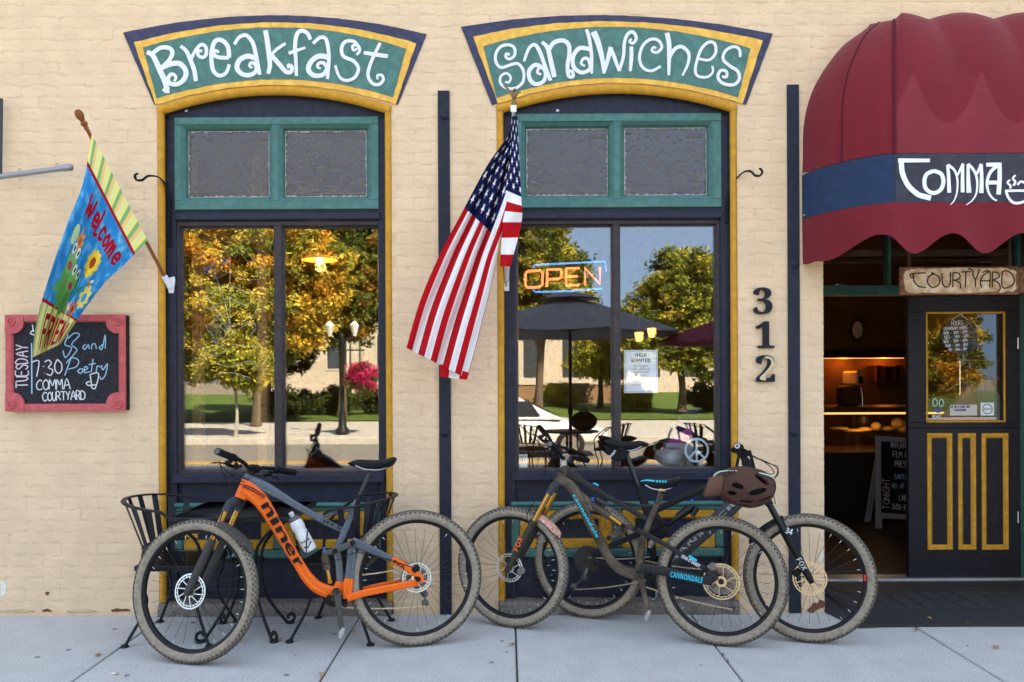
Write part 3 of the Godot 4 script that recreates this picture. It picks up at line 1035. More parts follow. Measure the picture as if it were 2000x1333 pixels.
func make_wall_things() -> void:
	var bl := [
		[["212,320 250,345 290,430 322,500 335,555", .8, 1.0], ["238,338 290,297 345,296 366,325 345,372 300,415", .7, .7], ["300,415 360,392 412,392 447,435 440,480 402,513 358,513 340,490 352,460 374,456 388,476 376,498", 1.0, .45], ["308,545 326,560 350,562", .5, .3]],
		[["415,285 450,315 480,380 500,440 508,497", .6, .8], ["478,365 505,312 540,276 568,292 570,335 548,354 522,340 524,315 546,315", .6, .5]],
		[["648,322 624,312 614,330 642,352 708,356", .5, .7], ["708,356 702,290 665,250 625,255 605,310 603,380 615,435 648,463 690,448 710,395", .8, .6]],
		[["740,275 770,232 812,220 850,262 870,335 884,410 894,458", .6, .7], ["872,360 820,346 770,372 757,420 792,456 842,458 874,430 864,392 840,388 832,406 850,416", 1.0, .4]],
		[["928,190 940,260 950,340 955,400 945,452", .9, .7], ["1050,268 1000,302 962,338", .5, .5], ["962,338 1010,392 1050,438 1082,440 1088,410 1066,400 1068,420", .9, .4]],
		[["1200,245 1182,208 1145,192 1117,218 1107,290 1112,370 1116,466", .7, .6], ["1068,328 1110,314 1170,294", .6, .4]],
		[["1216,270 1258,234 1294,244 1310,320 1310,400 1303,484", .6, .6], ["1310,352 1250,346 1203,380 1188,428 1222,462 1275,458 1300,420 1280,388 1252,388 1242,410 1262,420", 1.0, .4]],
		[["1484,300 1460,310 1456,284 1484,280 1498,312 1478,338", .4, .5], ["1498,300 1465,258 1412,258 1388,300 1402,348 1460,375 1490,420 1470,472 1420,493 1375,470 1350,402", .6, .5]],
		[["1622,265 1590,330 1560,400 1548,462 1572,508 1612,518 1640,490 1632,462 1606,462 1606,486", .6, .4], ["1522,324 1590,336 1668,346", .6, .7]],
	]
	painted_sign("arched green wall sign lettered Breakfast in curly white", [[241, 65], [543, 31], [833, 68], [777, 205], [540, 158], [302, 206]], [[262, 84], [545, 45], [813, 86], [773, 205], [541, 167], [305, 206]], [[280, 94], [545, 55], [793, 97], [768, 191], [541, 156], [307, 193]], bl, 220.0, 3.1)
	var sl := [
		[["398,320 380,314 376,332 396,345 425,325 427,285 398,264 350,272 320,312 320,362 350,393 410,376 446,372 476,410 476,470 440,508 385,513 347,485 347,445 380,427 404,450 394,478 372,476", .5, .4]],
		[["480,358 510,282 545,264 575,312 600,382 632,468", .5, .7], ["584,392 545,378 510,412 514,460 546,488 590,474 604,432 590,398 566,396 558,424 580,432", .8, .4]],
		[["582,246 615,280 635,360 655,448", .6, .9], ["618,300 650,252 700,238 736,262 740,320 730,380 736,440 762,444 756,414 738,418", .8, .5]],
		[["866,290 800,282 762,330 766,390 810,422 858,400 850,348 822,342 808,370 830,385", .8, .4], ["838,174 855,230 868,330 868,428", .6, .5]],
		[["878,188 905,250 930,350 938,428", 1.2, .5], ["938,426 960,350 978,275", .5, .8], ["976,280 1000,340 1026,414", .7, .5], ["1026,412 1050,330 1056,250 1075,202 1105,190 1124,224 1105,254 1086,244 1096,228", .6, .4]],
		[["1096,272 1096,340 1089,414", .7, .5]],
		[["1238,284 1222,276 1214,298 1244,306 1270,276 1250,238 1205,232 1160,270 1142,340 1162,394 1210,413 1264,386", .4, .5]],
		[["1300,194 1312,260 1312,350 1310,438", .9, .5], ["1316,332 1345,287 1385,274 1424,312 1420,372 1388,440", .7, .4]],
		[["1480,342 1540,350 1578,312 1574,258 1540,248 1500,282 1476,340 1462,408 1478,443 1530,448 1562,420 1560,384", .5, .4]],
		[["1720,334 1714,288 1680,274 1636,297 1622,345 1660,384 1705,415 1714,460 1680,493 1620,484 1592,450 1606,412 1640,416 1640,448 1616,444", .5, .5]],
	]
	painted_sign("arched green wall sign lettered Sandwiches in curly white", [[901, 54], [1198, 31], [1509, 67], [1457, 205], [1203, 156], [961, 206]], [[924, 73], [1198, 43], [1489, 80], [1450, 204], [1203, 163], [973, 204]], [[944, 92], [1200, 54], [1465, 96], [1441, 191], [1203, 153], [970, 192]], sl, 860.0, 2.941)
	# riveted steel straps
	var sm := old_wood("strap_paint", Color(.016, .020, .034), Color(.024, .029, .046), .5)
	for q in [[857, 880, 177, 1192, [227, 846], "navy steel strap bolted to the wall between the two windows"], [1540, 1563, 165, 1190, [517, 846], "navy steel strap bolted to the wall beside the awning"]]:
		var st := thing("steel_strap", q[5], "strap", Vector3.ZERO, "riveted straps on the facade")
		var a := W((q[0] + q[1]) / 2.0 - 1.5, q[2], .01)
		var b := W((q[0] + q[1]) / 2.0 + 1.5, q[3], .01)
		var w: float = (q[1] - q[0]) / 310.0
		var mb := MB.new()
		mb.box(Vector3((a.x + b.x) / 2, (a.y + .002) / 2, .007), Vector3(w, a.y - .002, .014), Basis.IDENTITY, .003)
		part(mb, "strap", sm, st)
		for y in q[4]:
			var p := W((q[0] + q[1]) / 2.0, y, .014)
			var bo := MB.new()
			bo.lathe([Vector2(0, .020), Vector2(.010, .0185), Vector2(.019, .012), Vector2(.025, .004), Vector2(.027, 0)], 20, Transform3D(Basis(Vector3.RIGHT, PI / 2), p))
			part(bo, "bolt", sm, st)
	# house number
	var iron := rough_mat("black_iron", Color(.014, .016, .022), Color(.028, .030, .038), .45, .1, .05, .2, 71)
	for q in [["3", 1491, 589], ["1", 1494, 655], ["2", 1495, 721]]:
		var p := W(q[1], q[2], .013)
		var d := thing("house_number", "black metal house number digit %s on the cream pier" % {"3": "three", "1": "one", "2": "two with worn paint"}[q[0]], "number", p, "house number digits")
		var o := put(text_mesh(q[0], .168, true, true, .022), "digit", iron, d)
		o.position = Vector3(0, 0, .002)
		if q[0] == "2":
			var wr := MB.new()
			wr.stroke(cr([Vector2(-.005, .073), Vector2(.03, .066), Vector2(.042, .038), Vector2(.03, .008), Vector2(-.002, -.03), Vector2(-.03, -.058), Vector2(.0, -.062)], 5), .012, .02, .012, .0142)
			part(wr, "worn_patch", mat("worn_cream", .62, .5, .3, .7), d)
	# iron plant hooks
	var hook := mat("hook_black", .0072, .0078, .0108, .35)
	for q in [[["331,462 332,400 328,372 312,348 290,344 277,352 266,351 263,343 268,339"], "black wrought iron plant hook beside the Breakfast window"], [["1420,415 1423,380 1433,355 1452,337 1466,335 1475,343 1485,343 1489,335 1484,329"], "black wrought iron plant hook beside the Sandwiches window"]]:
		var h := thing("plant_hook", q[1], "hook", Vector3.ZERO, "plant hooks by the windows")
		var raw: PackedStringArray = q[0][0].split(" ")
		var pts := []
		for k in raw.size():
			var c := raw[k].split_floats(",")
			var s := float(k) / (raw.size() - 1)
			pts.append(W(c[0], c[1], -.03 + .28 * smoothstep(.1, 1.0, s)))
		var mb := MB.new()
		mb.tube(cr(pts, 6), Vector2(.0045, .0085), 8, Vector3.BACK, 4.0)
		part(mb, "arm", hook, h)
		var pl := MB.new()
		var base: Vector3 = pts[0]
		pl.box(base + Vector3(0, -.02, -.006), Vector3(.02, .10, .010), Basis.IDENTITY, .004)
		pl.lathe([Vector2(0, .012), Vector2(.008, .010), Vector2(.010, 0)], 10, Transform3D(Basis(Vector3.RIGHT, PI / 2), base + Vector3(0, -.05, 0)))
		part(pl, "mounting_plate", hook, h)
	# grey conduit arm at the far left
	var pb := thing("pipe_bracket", "grey metal pipe arm sticking out beside the welcome flag", "bracket")
	var gm := rough_mat("galvanised", Color(.25, .27, .29), Color(.36, .38, .40), .4, .2, .03, .1, 83)
	gm.metallic = .6
	var p0 := W(-6, 346, .05)
	var p1 := W(136, 327, .30)
	var pm := MB.new()
	pm.tube([p0, p1], .017, 12)
	part(pm, "arm", gm, pb)
	var pe := MB.new()
	pe.ball(p1, Vector3(.021, .021, .021))
	pe.tube([p1 - (p1 - p0).normalized() * .05, p1], .021, 12)
	part(pe, "end_cap", gm, pb)
	var pv := MB.new()
	pv.tube([W(1, 193, .045), W(-1, 350, .045)], .013, 10)
	part(pv, "upright", mat("dark_pipe", .06, .065, .07, .4), pb)
	for q in [[40, 340], [113, 329]]:
		var em := MB.new()
		var c := p0.lerp(p1, (q[0] + 6.0) / 142.0)
		var ring := []
		for k in 14:
			ring.append(c + Vector3(cos(TAU * k / 14) * .012, .02 + sin(TAU * k / 14) * .012, 0))
		em.tube(ring, .0025, 6, Vector3.ZERO, 2.0, true)
		part(em, "eyelet", gm, pb)
	chalkboard()

func chalk_board_xf(px: float, py: float, z: float) -> Transform3D:
	return Transform3D(Basis.IDENTITY, W(px, py, z))

func chalkboard() -> void:
	var z := .055
	var r := rc([9, 615, 244, 804], z)
	var c := thing("chalkboard", "red framed chalkboard announcing Tuesday jazz and poetry", "chalkboard", Vector3.ZERO)
	var red := old_wood("chalkboard_red", Color(.50, .085, .095), Color(.58, .12, .125), .45)
	var bx := MB.new()
	slab_box(bx, r.position.x + .006, r.end.x + .004, r.position.y + .006, r.end.y - .004, .004, z - .016, .002)
	part(bx, "box", mat("board_edge_black", .0072, .0066, .0072, .5), c)
	var inner := Rect2(r.position.x + .048, r.position.y + .048, r.size.x - .096, r.size.y - .096)
	var fr := MB.new()
	sash(fr, r, [inner], z - .016, z, .008)
	for sx in [0, 1]:
		for sy in [0, 1]:
			var p := PackedVector2Array()
			var o := Vector2(r.position.x if sx == 0 else r.end.x, r.position.y if sy == 0 else r.end.y)
			var d := Vector2(1 if sx == 0 else -1, 1 if sy == 0 else -1)
			p.append(o + d * .002)
			p.append(o + Vector2(d.x * .118, d.y * .002))
			for k in 9:
				var a := PI / 2 * k / 8.0
				p.append(o + d * .118 + Vector2(-d.x * sin(a) * 0.0, 0) - Vector2(d.x * (1.0 - cos(a)) * .07, d.y * (1.0 - sin(a)) * .07) + Vector2(0, -d.y * 0.0) - Vector2(0, 0))
			p.append(o + Vector2(d.x * .002, d.y * .118))
			fr.prism(p, z - .01, z + .004)
			fr.lathe([Vector2(0, .012), Vector2(.006, .010), Vector2(.009, .004), Vector2(.016, .0045), Vector2(.018, .0095), Vector2(.025, .0095), Vector2(.028, .003)], 20, Transform3D(Basis(Vector3.RIGHT, PI / 2), Vector3(o.x + d.x * .042, o.y + d.y * .042, z + .003)))
	part(fr, "frame", red, c)
	var bd := MB.new()
	slab_box(bd, inner.position.x - .01, inner.end.x + .01, inner.position.y - .01, inner.end.y + .01, z - .03, z - .014, 0)
	part(bd, "slate", rough_mat("slate", Color(.016, .016, .020), Color(.035, .035, .042), .8, .5, .01, .05, 91), c)
	var k := 2.083
	var zz := z - .0132
	var wh := mat("chalk_white", .62, .62, .63, .95)
	var cb := mat("chalk_blue", .3, .5, .66, .95)
	var pk := mat("chalk_pink", .62, .5, .56, .95)
	var P := func(x, y): return W(x / k, 200 + y / k, zz)
	var t := MB.new()
	hand(t, "TUESDAY", Transform3D(Basis(Vector3.BACK, PI / 2), P.call(112, 1162)), .075, .0075, 0, .12, .55)
	part(t, "writing", pk, c)
	var a := MB.new()
	hand(a, "7:30", Transform3D(Basis(Vector3.BACK, .12), P.call(137, 1118)), .092, .007, 0, .12, .75)
	hand(a, "COMMA", Transform3D(Basis(Vector3.BACK, .03), P.call(148, 1172)), .065, .0065, 0, .08, .68)
	hand(a, "COURTYARD", Transform3D(Basis(Vector3.BACK, .03), P.call(172, 1216)), .055, .0065, 0, .08, .62)
	for s in ["365,1108 370,1148 357,1152 350,1142 365,1136", "365,1108 400,1104 387,1162 374,1163 372,1152 388,1150", "135,925 122,940 140,948", "130,905 135,935"]:
		a.stroke(cr(pxs(s, 0, 200, k, zz), 4), .007, .007, zz - .0006, zz + .0002)
	part(a, "writing", wh, c)
	var b := MB.new()
	for s in ["235,962 275,945 262,985 290,1000 265,1040 255,1010", "275,962 300,940 322,948 290,985 312,1008 282,1045", "347,985 335,997 345,1006 358,986 361,1004", "370,1006 374,986 386,984 391,1004", "416,986 403,998 414,1004 427,945 427,1002", "287,1042 262,1112", "268,1062 290,1040 318,1050 310,1076 276,1086", "325,1084 315,1096 328,1103 336,1088 325,1084", "340,1094 356,1082 344,1076 342,1100 366,1096", "377,1045 370,1098", "360,1068 388,1063", "390,1098 394,1074 408,1078", "412,1070 417,1090 436,1064 428,1108 412,1128 405,1116"]:
		b.stroke(cr(pxs(s, 0, 200, k, zz), 4), .007, .006, zz - .0006, zz + rng.randf() * .0003)
	b.stroke(pxs("127,980 128,1186", 0, 200, k, zz), .008, .008, zz - .0006, zz)
	part(b, "writing", cb, c)

# ---------- printed cloth ----------
func img_disc(im: Image, x: float, y: float, rx: float, ry: float, c: Color, rot := 0.0) -> void:
	var r := maxf(rx, ry)
	for j in range(maxi(0, int(y - r)), mini(im.get_height(), int(y + r) + 2)):
		for i in range(maxi(0, int(x - r)), mini(im.get_width(), int(x + r) + 2)):
			var d := Vector2(i - x, j - y).rotated(-rot)
			if (d.x * d.x) / (rx * rx) + (d.y * d.y) / (ry * ry) <= 1.0:
				im.set_pixel(i, j, c)

func img_line(im: Image, p: Array, r: float, c: Color) -> void:
	for k in p.size() - 1:
		var n := int(p[k].distance_to(p[k + 1]) / maxf(r * .5, 1.0)) + 1
		for q in n + 1:
			var w: Vector2 = p[k].lerp(p[k + 1], float(q) / n)
			img_disc(im, w.x, w.y, r, r, c)

func img_poly(im: Image, p: PackedVector2Array, c: Color) -> void:
	var r := Rect2(p[0], Vector2.ZERO)
	for q in p:
		r = r.expand(q)
	for j in range(maxi(0, int(r.position.y)), mini(im.get_height(), int(r.end.y) + 1)):
		for i in range(maxi(0, int(r.position.x)), mini(im.get_width(), int(r.end.x) + 1)):
			if Geometry2D.is_point_in_polygon(Vector2(i, j), p):
				im.set_pixel(i, j, c)

func cloth_mat(key: String, im: Image) -> StandardMaterial3D:
	var m := mat(key, 1, 1, 1, .85)
	m.albedo_color = Color.WHITE
	m.albedo_texture = ImageTexture.create_from_image(im)
	m.backlight_enabled = true
	m.backlight = Color(.5, .5, .5)
	return m

func along(list: Array, t: float):
	var p := clampf(t, 0, 1) * (list.size() - 1)
	var k := mini(int(p), list.size() - 2)
	var s := p - k
	var a = list[maxi(k - 1, 0)]
	var b = list[k]
	var c = list[k + 1]
	var d = list[mini(k + 2, list.size() - 1)]
	return 0.5 * ((2.0 * b) + (c - a) * s + (2.0 * a - 5.0 * b + 4.0 * c - d) * s * s + (3.0 * b - a - 3.0 * c + d) * s * s * s)

func zpts(s: String, x0: float, y0: float, k: float) -> Array:
	var o := []
	for q in s.split(" ", false):
		var c := q.split_floats(",")
		o.append(Vector2(x0 + c[0] / k, y0 + c[1] / k))
	return o

func make_flags() -> void:
	# ---- stars and stripes ----
	var im := Image.create(760, 400, false, Image.FORMAT_RGB8)
	var red := Color(.70, .055, .10)
	var white := Color(.93, .92, .92)
	var blue := Color(.075, .095, .27)
	for k in 13:
		im.fill_rect(Rect2i(0, int(k * 400 / 13.0), 760, 32), red if k % 2 == 0 else white)
	im.fill_rect(Rect2i(0, 0, 304, 215), blue)
	for r in 9:
		for c in (6 if r % 2 == 0 else 5):
			var x := 304.0 * (c * 2 + 1 + r % 2) / 12.0
			var y := 215.0 * (r + 1) / 10.0
			var p := PackedVector2Array()
			for k in 10:
				var a := -PI / 2 + TAU * k / 10.0 + .4
				p.append(Vector2(x, y) + Vector2(cos(a), sin(a)) * (12.5 if k % 2 == 0 else 5.0))
			img_poly(im, p, white)
	var f := thing("american_flag", "American flag hanging from a pole beside the second window", "flag")
	var LA := zpts("490,95 478,215 380,365 270,570 180,740 90,950 30,1155", 780, 160, 2.2215)
	var RA := zpts("507,100 508,250 484,450 432,720 395,900 345,1100 295,1290", 780, 160, 2.2215)
	var cl := MB.new()
	var fa := func(u, v):
		# u along the stripes, v across
		var a: Vector2 = along(LA, u)
		var b: Vector2 = along(RA, u)
		var p := a.lerp(b, v)
		var wave := .032 * sin(v * 15.0 + u * 3.0) * smoothstep(0.0, .35, u) + .018 * sin(v * 31.0 + u * 5.0 + 1.0) * smoothstep(.1, .5, u)
		return W(p.x, p.y, lerpf(.43, .30, u) + wave)
	cl.grid(60, 40, fa)
	# remap the drape onto the flag: length, and a fan of stripes across it
	for k in cl.t.size():
		var q := cl.t[k]
		var u := q.x * .833 if q.x < .48 else lerpf(.4, 1.0, (q.x - .48) / .52)
		var vm := lerpf(.52, .77, smoothstep(.2, .6, q.x))
		cl.t[k] = Vector2(u, q.y * vm + .004)
	var keep := cl.t.size()
	var LB := zpts("488,150 482,300 462,470 448,610 436,800", 780, 160, 2.2215)
	var RB := zpts("512,150 520,330 529,500 530,610 482,802", 780, 160, 2.2215)
	cl.grid(24, 14, func(u, v):
		var p: Vector2 = along(LB, u).lerp(along(RB, u), v)
		return W(p.x, p.y, .46 - .10 * u + .03 * sin(v * PI) - .02 * v + .012 * sin(u * 18.0 + v * 4.0)))
	for k in range(keep, cl.t.size()):
		var q := cl.t[k]
		cl.t[k] = Vector2(.10 + .14 * q.y, (q.x / .5) * .538 if q.x < .5 else lerpf(.538, .998, (q.x - .5) / .5))
	keep = cl.t.size()
	var LC := zpts("178,1225 176,1280", 780, 160, 2.2215)
	var RC := zpts("300,1262 292,1294", 780, 160, 2.2215)
	cl.grid(4, 10, func(u, v):
		var p: Vector2 = LC[0].lerp(LC[1], u).lerp(RC[0].lerp(RC[1], u), v)
		return W(p.x, p.y, .285 + .012 * sin(v * 9.0)))
	for k in range(keep, cl.t.size()):
		cl.t[k] = Vector2(.97 - .03 * cl.t[k].x, .78 + cl.t[k].y * .2)
	part(cl, "cloth", cloth_mat("flag_print", im), f)
	var pole0 := W(989, 545, -.02)
	var pole1 := W(1004, 205, .44)
	var pm := MB.new()
	pm.tube([pole0, pole1], .011, 10)
	part(pm, "pole", mat("steel_pole", .55, .55, .56, .35, .8), f)
	var hm := MB.new()
	hm.box(W(1003, 212, .452), Vector3(.034, .04, .004), Basis(Vector3.BACK, .05), .001)
	part(hm, "hoist_tab", mat("canvas_white", .75, .75, .73, .8), f)
	var brass := rough_mat("old_brass", Color(.16, .10, .035), Color(.32, .22, .09), .35, .05, .05, .1, 17)
	brass.metallic = .8
	var em := MB.new()
	em.lathe([Vector2(.012, -.02), Vector2(.016, -.01), Vector2(.014, .01), Vector2(.006, .02), Vector2(.005, .03)], 14, Transform3D(Basis.IDENTITY, pole1 + Vector3(0, .01, 0)))
	em.ball(pole1 + Vector3(.002, .055, 0), Vector3(.013, .026, .012))
	em.ball(pole1 + Vector3(.004, .083, .008), Vector3(.008, .009, .011))
	em.tube([pole1 + Vector3(.004, .082, .017), pole1 + Vector3(.003, .077, .026)], [.004, .0008], 6)
	part(em, "eagle_finial", brass, f)
	for s in [-1.0, 1.0]:
		var wm := MB.new()
		wm.grid(8, 5, func(u, v): return pole1 + Vector3(s * (.006 + .055 * u * (1.0 if s < 0 else .6)), .062 + .055 * u * (1.1 if s < 0 else .35) - (.035 - .028 * u) * v + .012 * sin(u * PI), -.004 - .016 * u), .003)
		part(wm, "wing", brass, f)
	var bk := MB.new()
	bk.box(pole0 + Vector3(.0, -.02, -.026), Vector3(.035, .11, .006), Basis.IDENTITY, .002)
	bk.tube([pole0 - (pole1 - pole0).normalized() * .01, pole0 + (pole1 - pole0).normalized() * .09], .017, 12)
	bk.bar(pole0 + Vector3(0, -.04, -.03), pole0 + Vector3(0, .02, .02), .012, .02)
	part(bk, "bracket", mat("cast_aluminium", .6, .6, .6, .4, .7), f)
	# ---- welcome flag ----
	var wi := Image.create(640, 820, false, Image.FORMAT_RGB8)
	var ns := FastNoiseLite.new()
	ns.seed = 4
	ns.frequency = .012
	ns.fractal_octaves = 3
	for j in 820:
		for i in 640:
			var q := clampf(ns.get_noise_2d(i, j) * .9 + .35, 0, 1)
			wi.set_pixel(i, j, Color(.16, .52, .78).lerp(Color(.55, .80, .92), q * q * .9))
	var stripes := [Color(.95, .92, .55), Color(.52, .72, .46), Color(.95, .80, .52), Color(.92, .92, .62)]
	for k in 26:
		wi.fill_rect(Rect2i(k * 25, 0, 25, 96), stripes[k % 4])
		wi.fill_rect(Rect2i(k * 25, 585, 25, 235), stripes[(k + 1) % 4])
	var rr := Color(.66, .07, .14)
	for k in 46:
		img_disc(wi, k * 14 + 5, 100, 9, 7, rr)
		img_disc(wi, k * 14 + 5, 585, 9, 7, rr)
	var ink := func(s, x, y, k, r, c):
		var p := []
		for q in s.split(" ", false):
			var e: PackedFloat64Array = q.split_floats(",")
			p.append(Vector2(x + e[0] * k, y + e[1] * k))
		img_line(wi, cr(p, 4), r, c)
	# Welcome
	ink.call("0,0 .15,.95 .4,.3 .62,.95 .85,-.05", 120, 150, 80, 10, rr)
	ink.call(".05,.5 .6,.45 .5,.1 .15,.15 .05,.6 .35,.95 .65,.8", 218, 160, 70, 10, rr)
	ink.call("0,-.3 0,1 .35,.95", 284, 158, 80, 10, rr)
	ink.call(".55,.2 .2,.1 .02,.55 .25,.95 .6,.8", 330, 162, 70, 10, rr)
	ink.call(".3,.1 .02,.5 .3,.95 .6,.55 .3,.1", 390, 158, 72, 10, rr)
	ink.call("0,.95 0,.15 .25,.15 .38,.9 .42,.3 .62,.12 .78,.95", 452, 158, 76, 10, rr)
	ink.call(".05,.5 .6,.45 .5,.1 .15,.15 .05,.6 .35,.95 .65,.8", 536, 158, 72, 10, rr)
	# words on the lower band
	for q in [["F", 150], ["R", 250], ["I", 350], ["E", 400], ["N", 490]]:
		for st in HAND[q[0]].split("|"):
			var p := []
			for e in st.split(" ", false):
				var c: PackedFloat64Array = e.split_floats(",")
				p.append(Vector2(q[1] + c[0] * 85, 770 - c[1] * 135))
			img_line(wi, p, 13, rr)
	# flowers, a bee, leaves and two green frogs
	var flower := func(x, y, r, petal, core, n):
		for k in n:
			var a: float = TAU * k / n
			img_disc(wi, x + cos(a) * r, y + sin(a) * r, r * .62, r * .42, petal, a)
		img_disc(wi, x, y, r * .62, r * .62, core)
	flower.call(430, 330, 44, Color(.95, .80, .25), Color(.65, .28, .12), 10)
	flower.call(550, 460, 40, Color(.92, .85, .45), Color(.25, .62, .78), 8)
	flower.call(490, 545, 30, Color(.90, .50, .18), Color(.62, .25, .12), 6)
	flower.call(420, 555, 26, Color(.90, .62, .78), Color(.95, .88, .5), 5)
	flower.call(210, 330, 28, Color(.92, .62, .3), Color(.8, .4, .2), 6)
	ink.call("0,0 .2,.6 .1,1.2", 405, 375, 110, 4, Color(.18, .42, .2))
	img_disc(wi, 380, 440, 30, 12, Color(.25, .5, .25), .7)
	img_disc(wi, 445, 455, 30, 12, Color(.25, .5, .25), -.8)
	img_disc(wi, 515, 400, 20, 13, Color(.95, .78, .2), .4)
	for k in 3:
		img_line(wi, [Vector2(505 + k * 9, 390), Vector2(502 + k * 9, 410)], 2.5, Color(.1, .08, .05))
	img_disc(wi, 530, 382, 14, 8, Color(.92, .94, .97), -.6)
	for q in [[215, 420, 1.5], [320, 470, 1.5]]:
		var gr := Color(.42, .66, .36)
		img_disc(wi, q[0], q[1] + 40 * q[2], 42 * q[2], 52 * q[2], gr)
		img_disc(wi, q[0], q[1] - 10 * q[2], 40 * q[2], 30 * q[2], Color(.52, .74, .42))
		img_disc(wi, q[0] - 45 * q[2], q[1] + 62 * q[2], 30 * q[2], 12 * q[2], gr, -.5)
		img_disc(wi, q[0] + 45 * q[2], q[1] + 62 * q[2], 30 * q[2], 12 * q[2], gr, .5)
		for s in [-1, 1]:
			img_disc(wi, q[0] + s * 20 * q[2], q[1] - 36 * q[2], 13 * q[2], 14 * q[2], Color(.95, .95, .92))
			img_disc(wi, q[0] + s * 20 * q[2] + 3, q[1] - 36 * q[2], 6 * q[2], 7 * q[2], Color(.08, .06, .05))
		img_disc(wi, q[0], q[1] + 2, 22 * q[2], 10 * q[2], Color(.75, .35, .35))
	img_disc(wi, 130, 330, 34, 40, Color(.75, .88, .62))
	var wf := thing("welcome_flag", "blue welcome flag with frogs and flowers on a wooden pole", "flag")
	var k2 := 2.083
	var PT := zpts("375,128 600,562", 0, 200, k2)
	var LL := zpts("372,130 336,330 278,480 205,690 150,880 128,1040", 0, 200, k2)
	var RL := zpts("600,562 505,660 425,735 345,840 290,920 243,985", 0, 200, k2)
	var wc := MB.new()
	wc.grid(44, 50, func(u, v):
		# u across (pole end to foot), v down
		var s: float = u
		var a: Vector2 = along(LL, v)
		var b: Vector2 = along(RL, v)
		var p: Vector2 = a.lerp(b, s)
		p += (PT[0].lerp(PT[1], s) - a.lerp(b, s)) * 0.0
		var dz := lerpf(.42, .16, s)
		var fold := (.055 * sin(s * 8.5 + .6 + v * 1.2) + .02 * sin(s * 19.0 + v * 3.0)) * smoothstep(.0, .7, v) + .05 * smoothstep(.34, .2, s) * smoothstep(.0, .25, v)
		return W(p.x, p.y, lerpf(dz, .26, smoothstep(0.0, 1.0, v) * .7) + fold))
	part(wc, "cloth", cloth_mat("welcome_print", wi), wf)
	var sp := MB.new()
	var q0 := W(327, 552, .0)
	var q1 := W(168, 250, .43)
	sp.tube([q0, q1], .0105, 12)
	var wood := rough_mat("varnished_wood", Color(.20, .055, .016), Color(.30, .10, .03), .3, .2, .03, .0, 23)
	part(sp, "pole", wood, wf)
	var fn := MB.new()
	var dir := (q1 - q0).normalized()
	var bx := dir.cross(Vector3.BACK).normalized()
	fn.lathe([Vector2(.011, -.01), Vector2(.014, 0), Vector2(.011, .008), Vector2(.019, .018), Vector2(.019, .030), Vector2(.012, .038), Vector2(.014, .046), Vector2(.022, .062), Vector2(.024, .078), Vector2(.020, .095), Vector2(.010, .105), Vector2(0, .107)], 16, Transform3D(Basis(bx, dir, bx.cross(dir)), q1))
	part(fn, "finial", wood, wf)
	var wb := MB.new()
	var pl := PackedVector2Array([Vector2(-.022, .04), Vector2(.022, .05), Vector2(.026, .03), Vector2(.016, -.055), Vector2(-.012, -.055), Vector2(-.024, .0)])
	wb.prism(pl, 0, .007, true, Transform3D(Basis.IDENTITY, W(334, 556, -.028)))
	wb.tube([q0 - dir * .035, q0 + dir * .045], .0185, 14)
	wb.bar(W(335, 548, -.025), q0 - dir * .01, .02, .028, Vector3.ZERO, .004)
	part(wb, "bracket", mat("white_bracket", .72, .73, .74, .35), wf)

# ---------- awning ----------
const AB := 2.76   # height where the dome springs
const AT := 3.71
const AZ := 0.48

func awn(u: float, h: float) -> Vector3:
	# u 0..1 round the side panel from the wall to the corner, 1..2 along the front; h height
	var s := clampf((h - AB) / (AT - AB), 0.0, 1.0)
	var zc := AZ * sqrt(maxf(0.0, 1.0 - s * s))
	var xw := along([1.868, 1.872, 1.875, 1.895, 1.94, 2.02, 2.13, 2.30], s) as float
	var xc := (1750.0 - VX) * (CD - zc) / CF
	xc = maxf(xc, xw + .05)
	if u <= 1.0:
		var p := Vector3(lerpf(xw, xc, u), h, zc * sin(u * PI / 2 * .96) / sin(PI / 2 * .96))
		p.x = lerpf(xw, xc, 1.0 - cos(u * PI / 2) * (1.0 - .35 * u))
		return p
	var x := lerpf(xc, 5.2, u - 1.0)
	var ph := fposmod((x - 2.21) / .40, 1.0)
	var puff := .030 * sin(ph * PI) * smoothstep(0.15, .9, s)
	return Vector3(x, h + puff * s * 1.1, zc + puff)

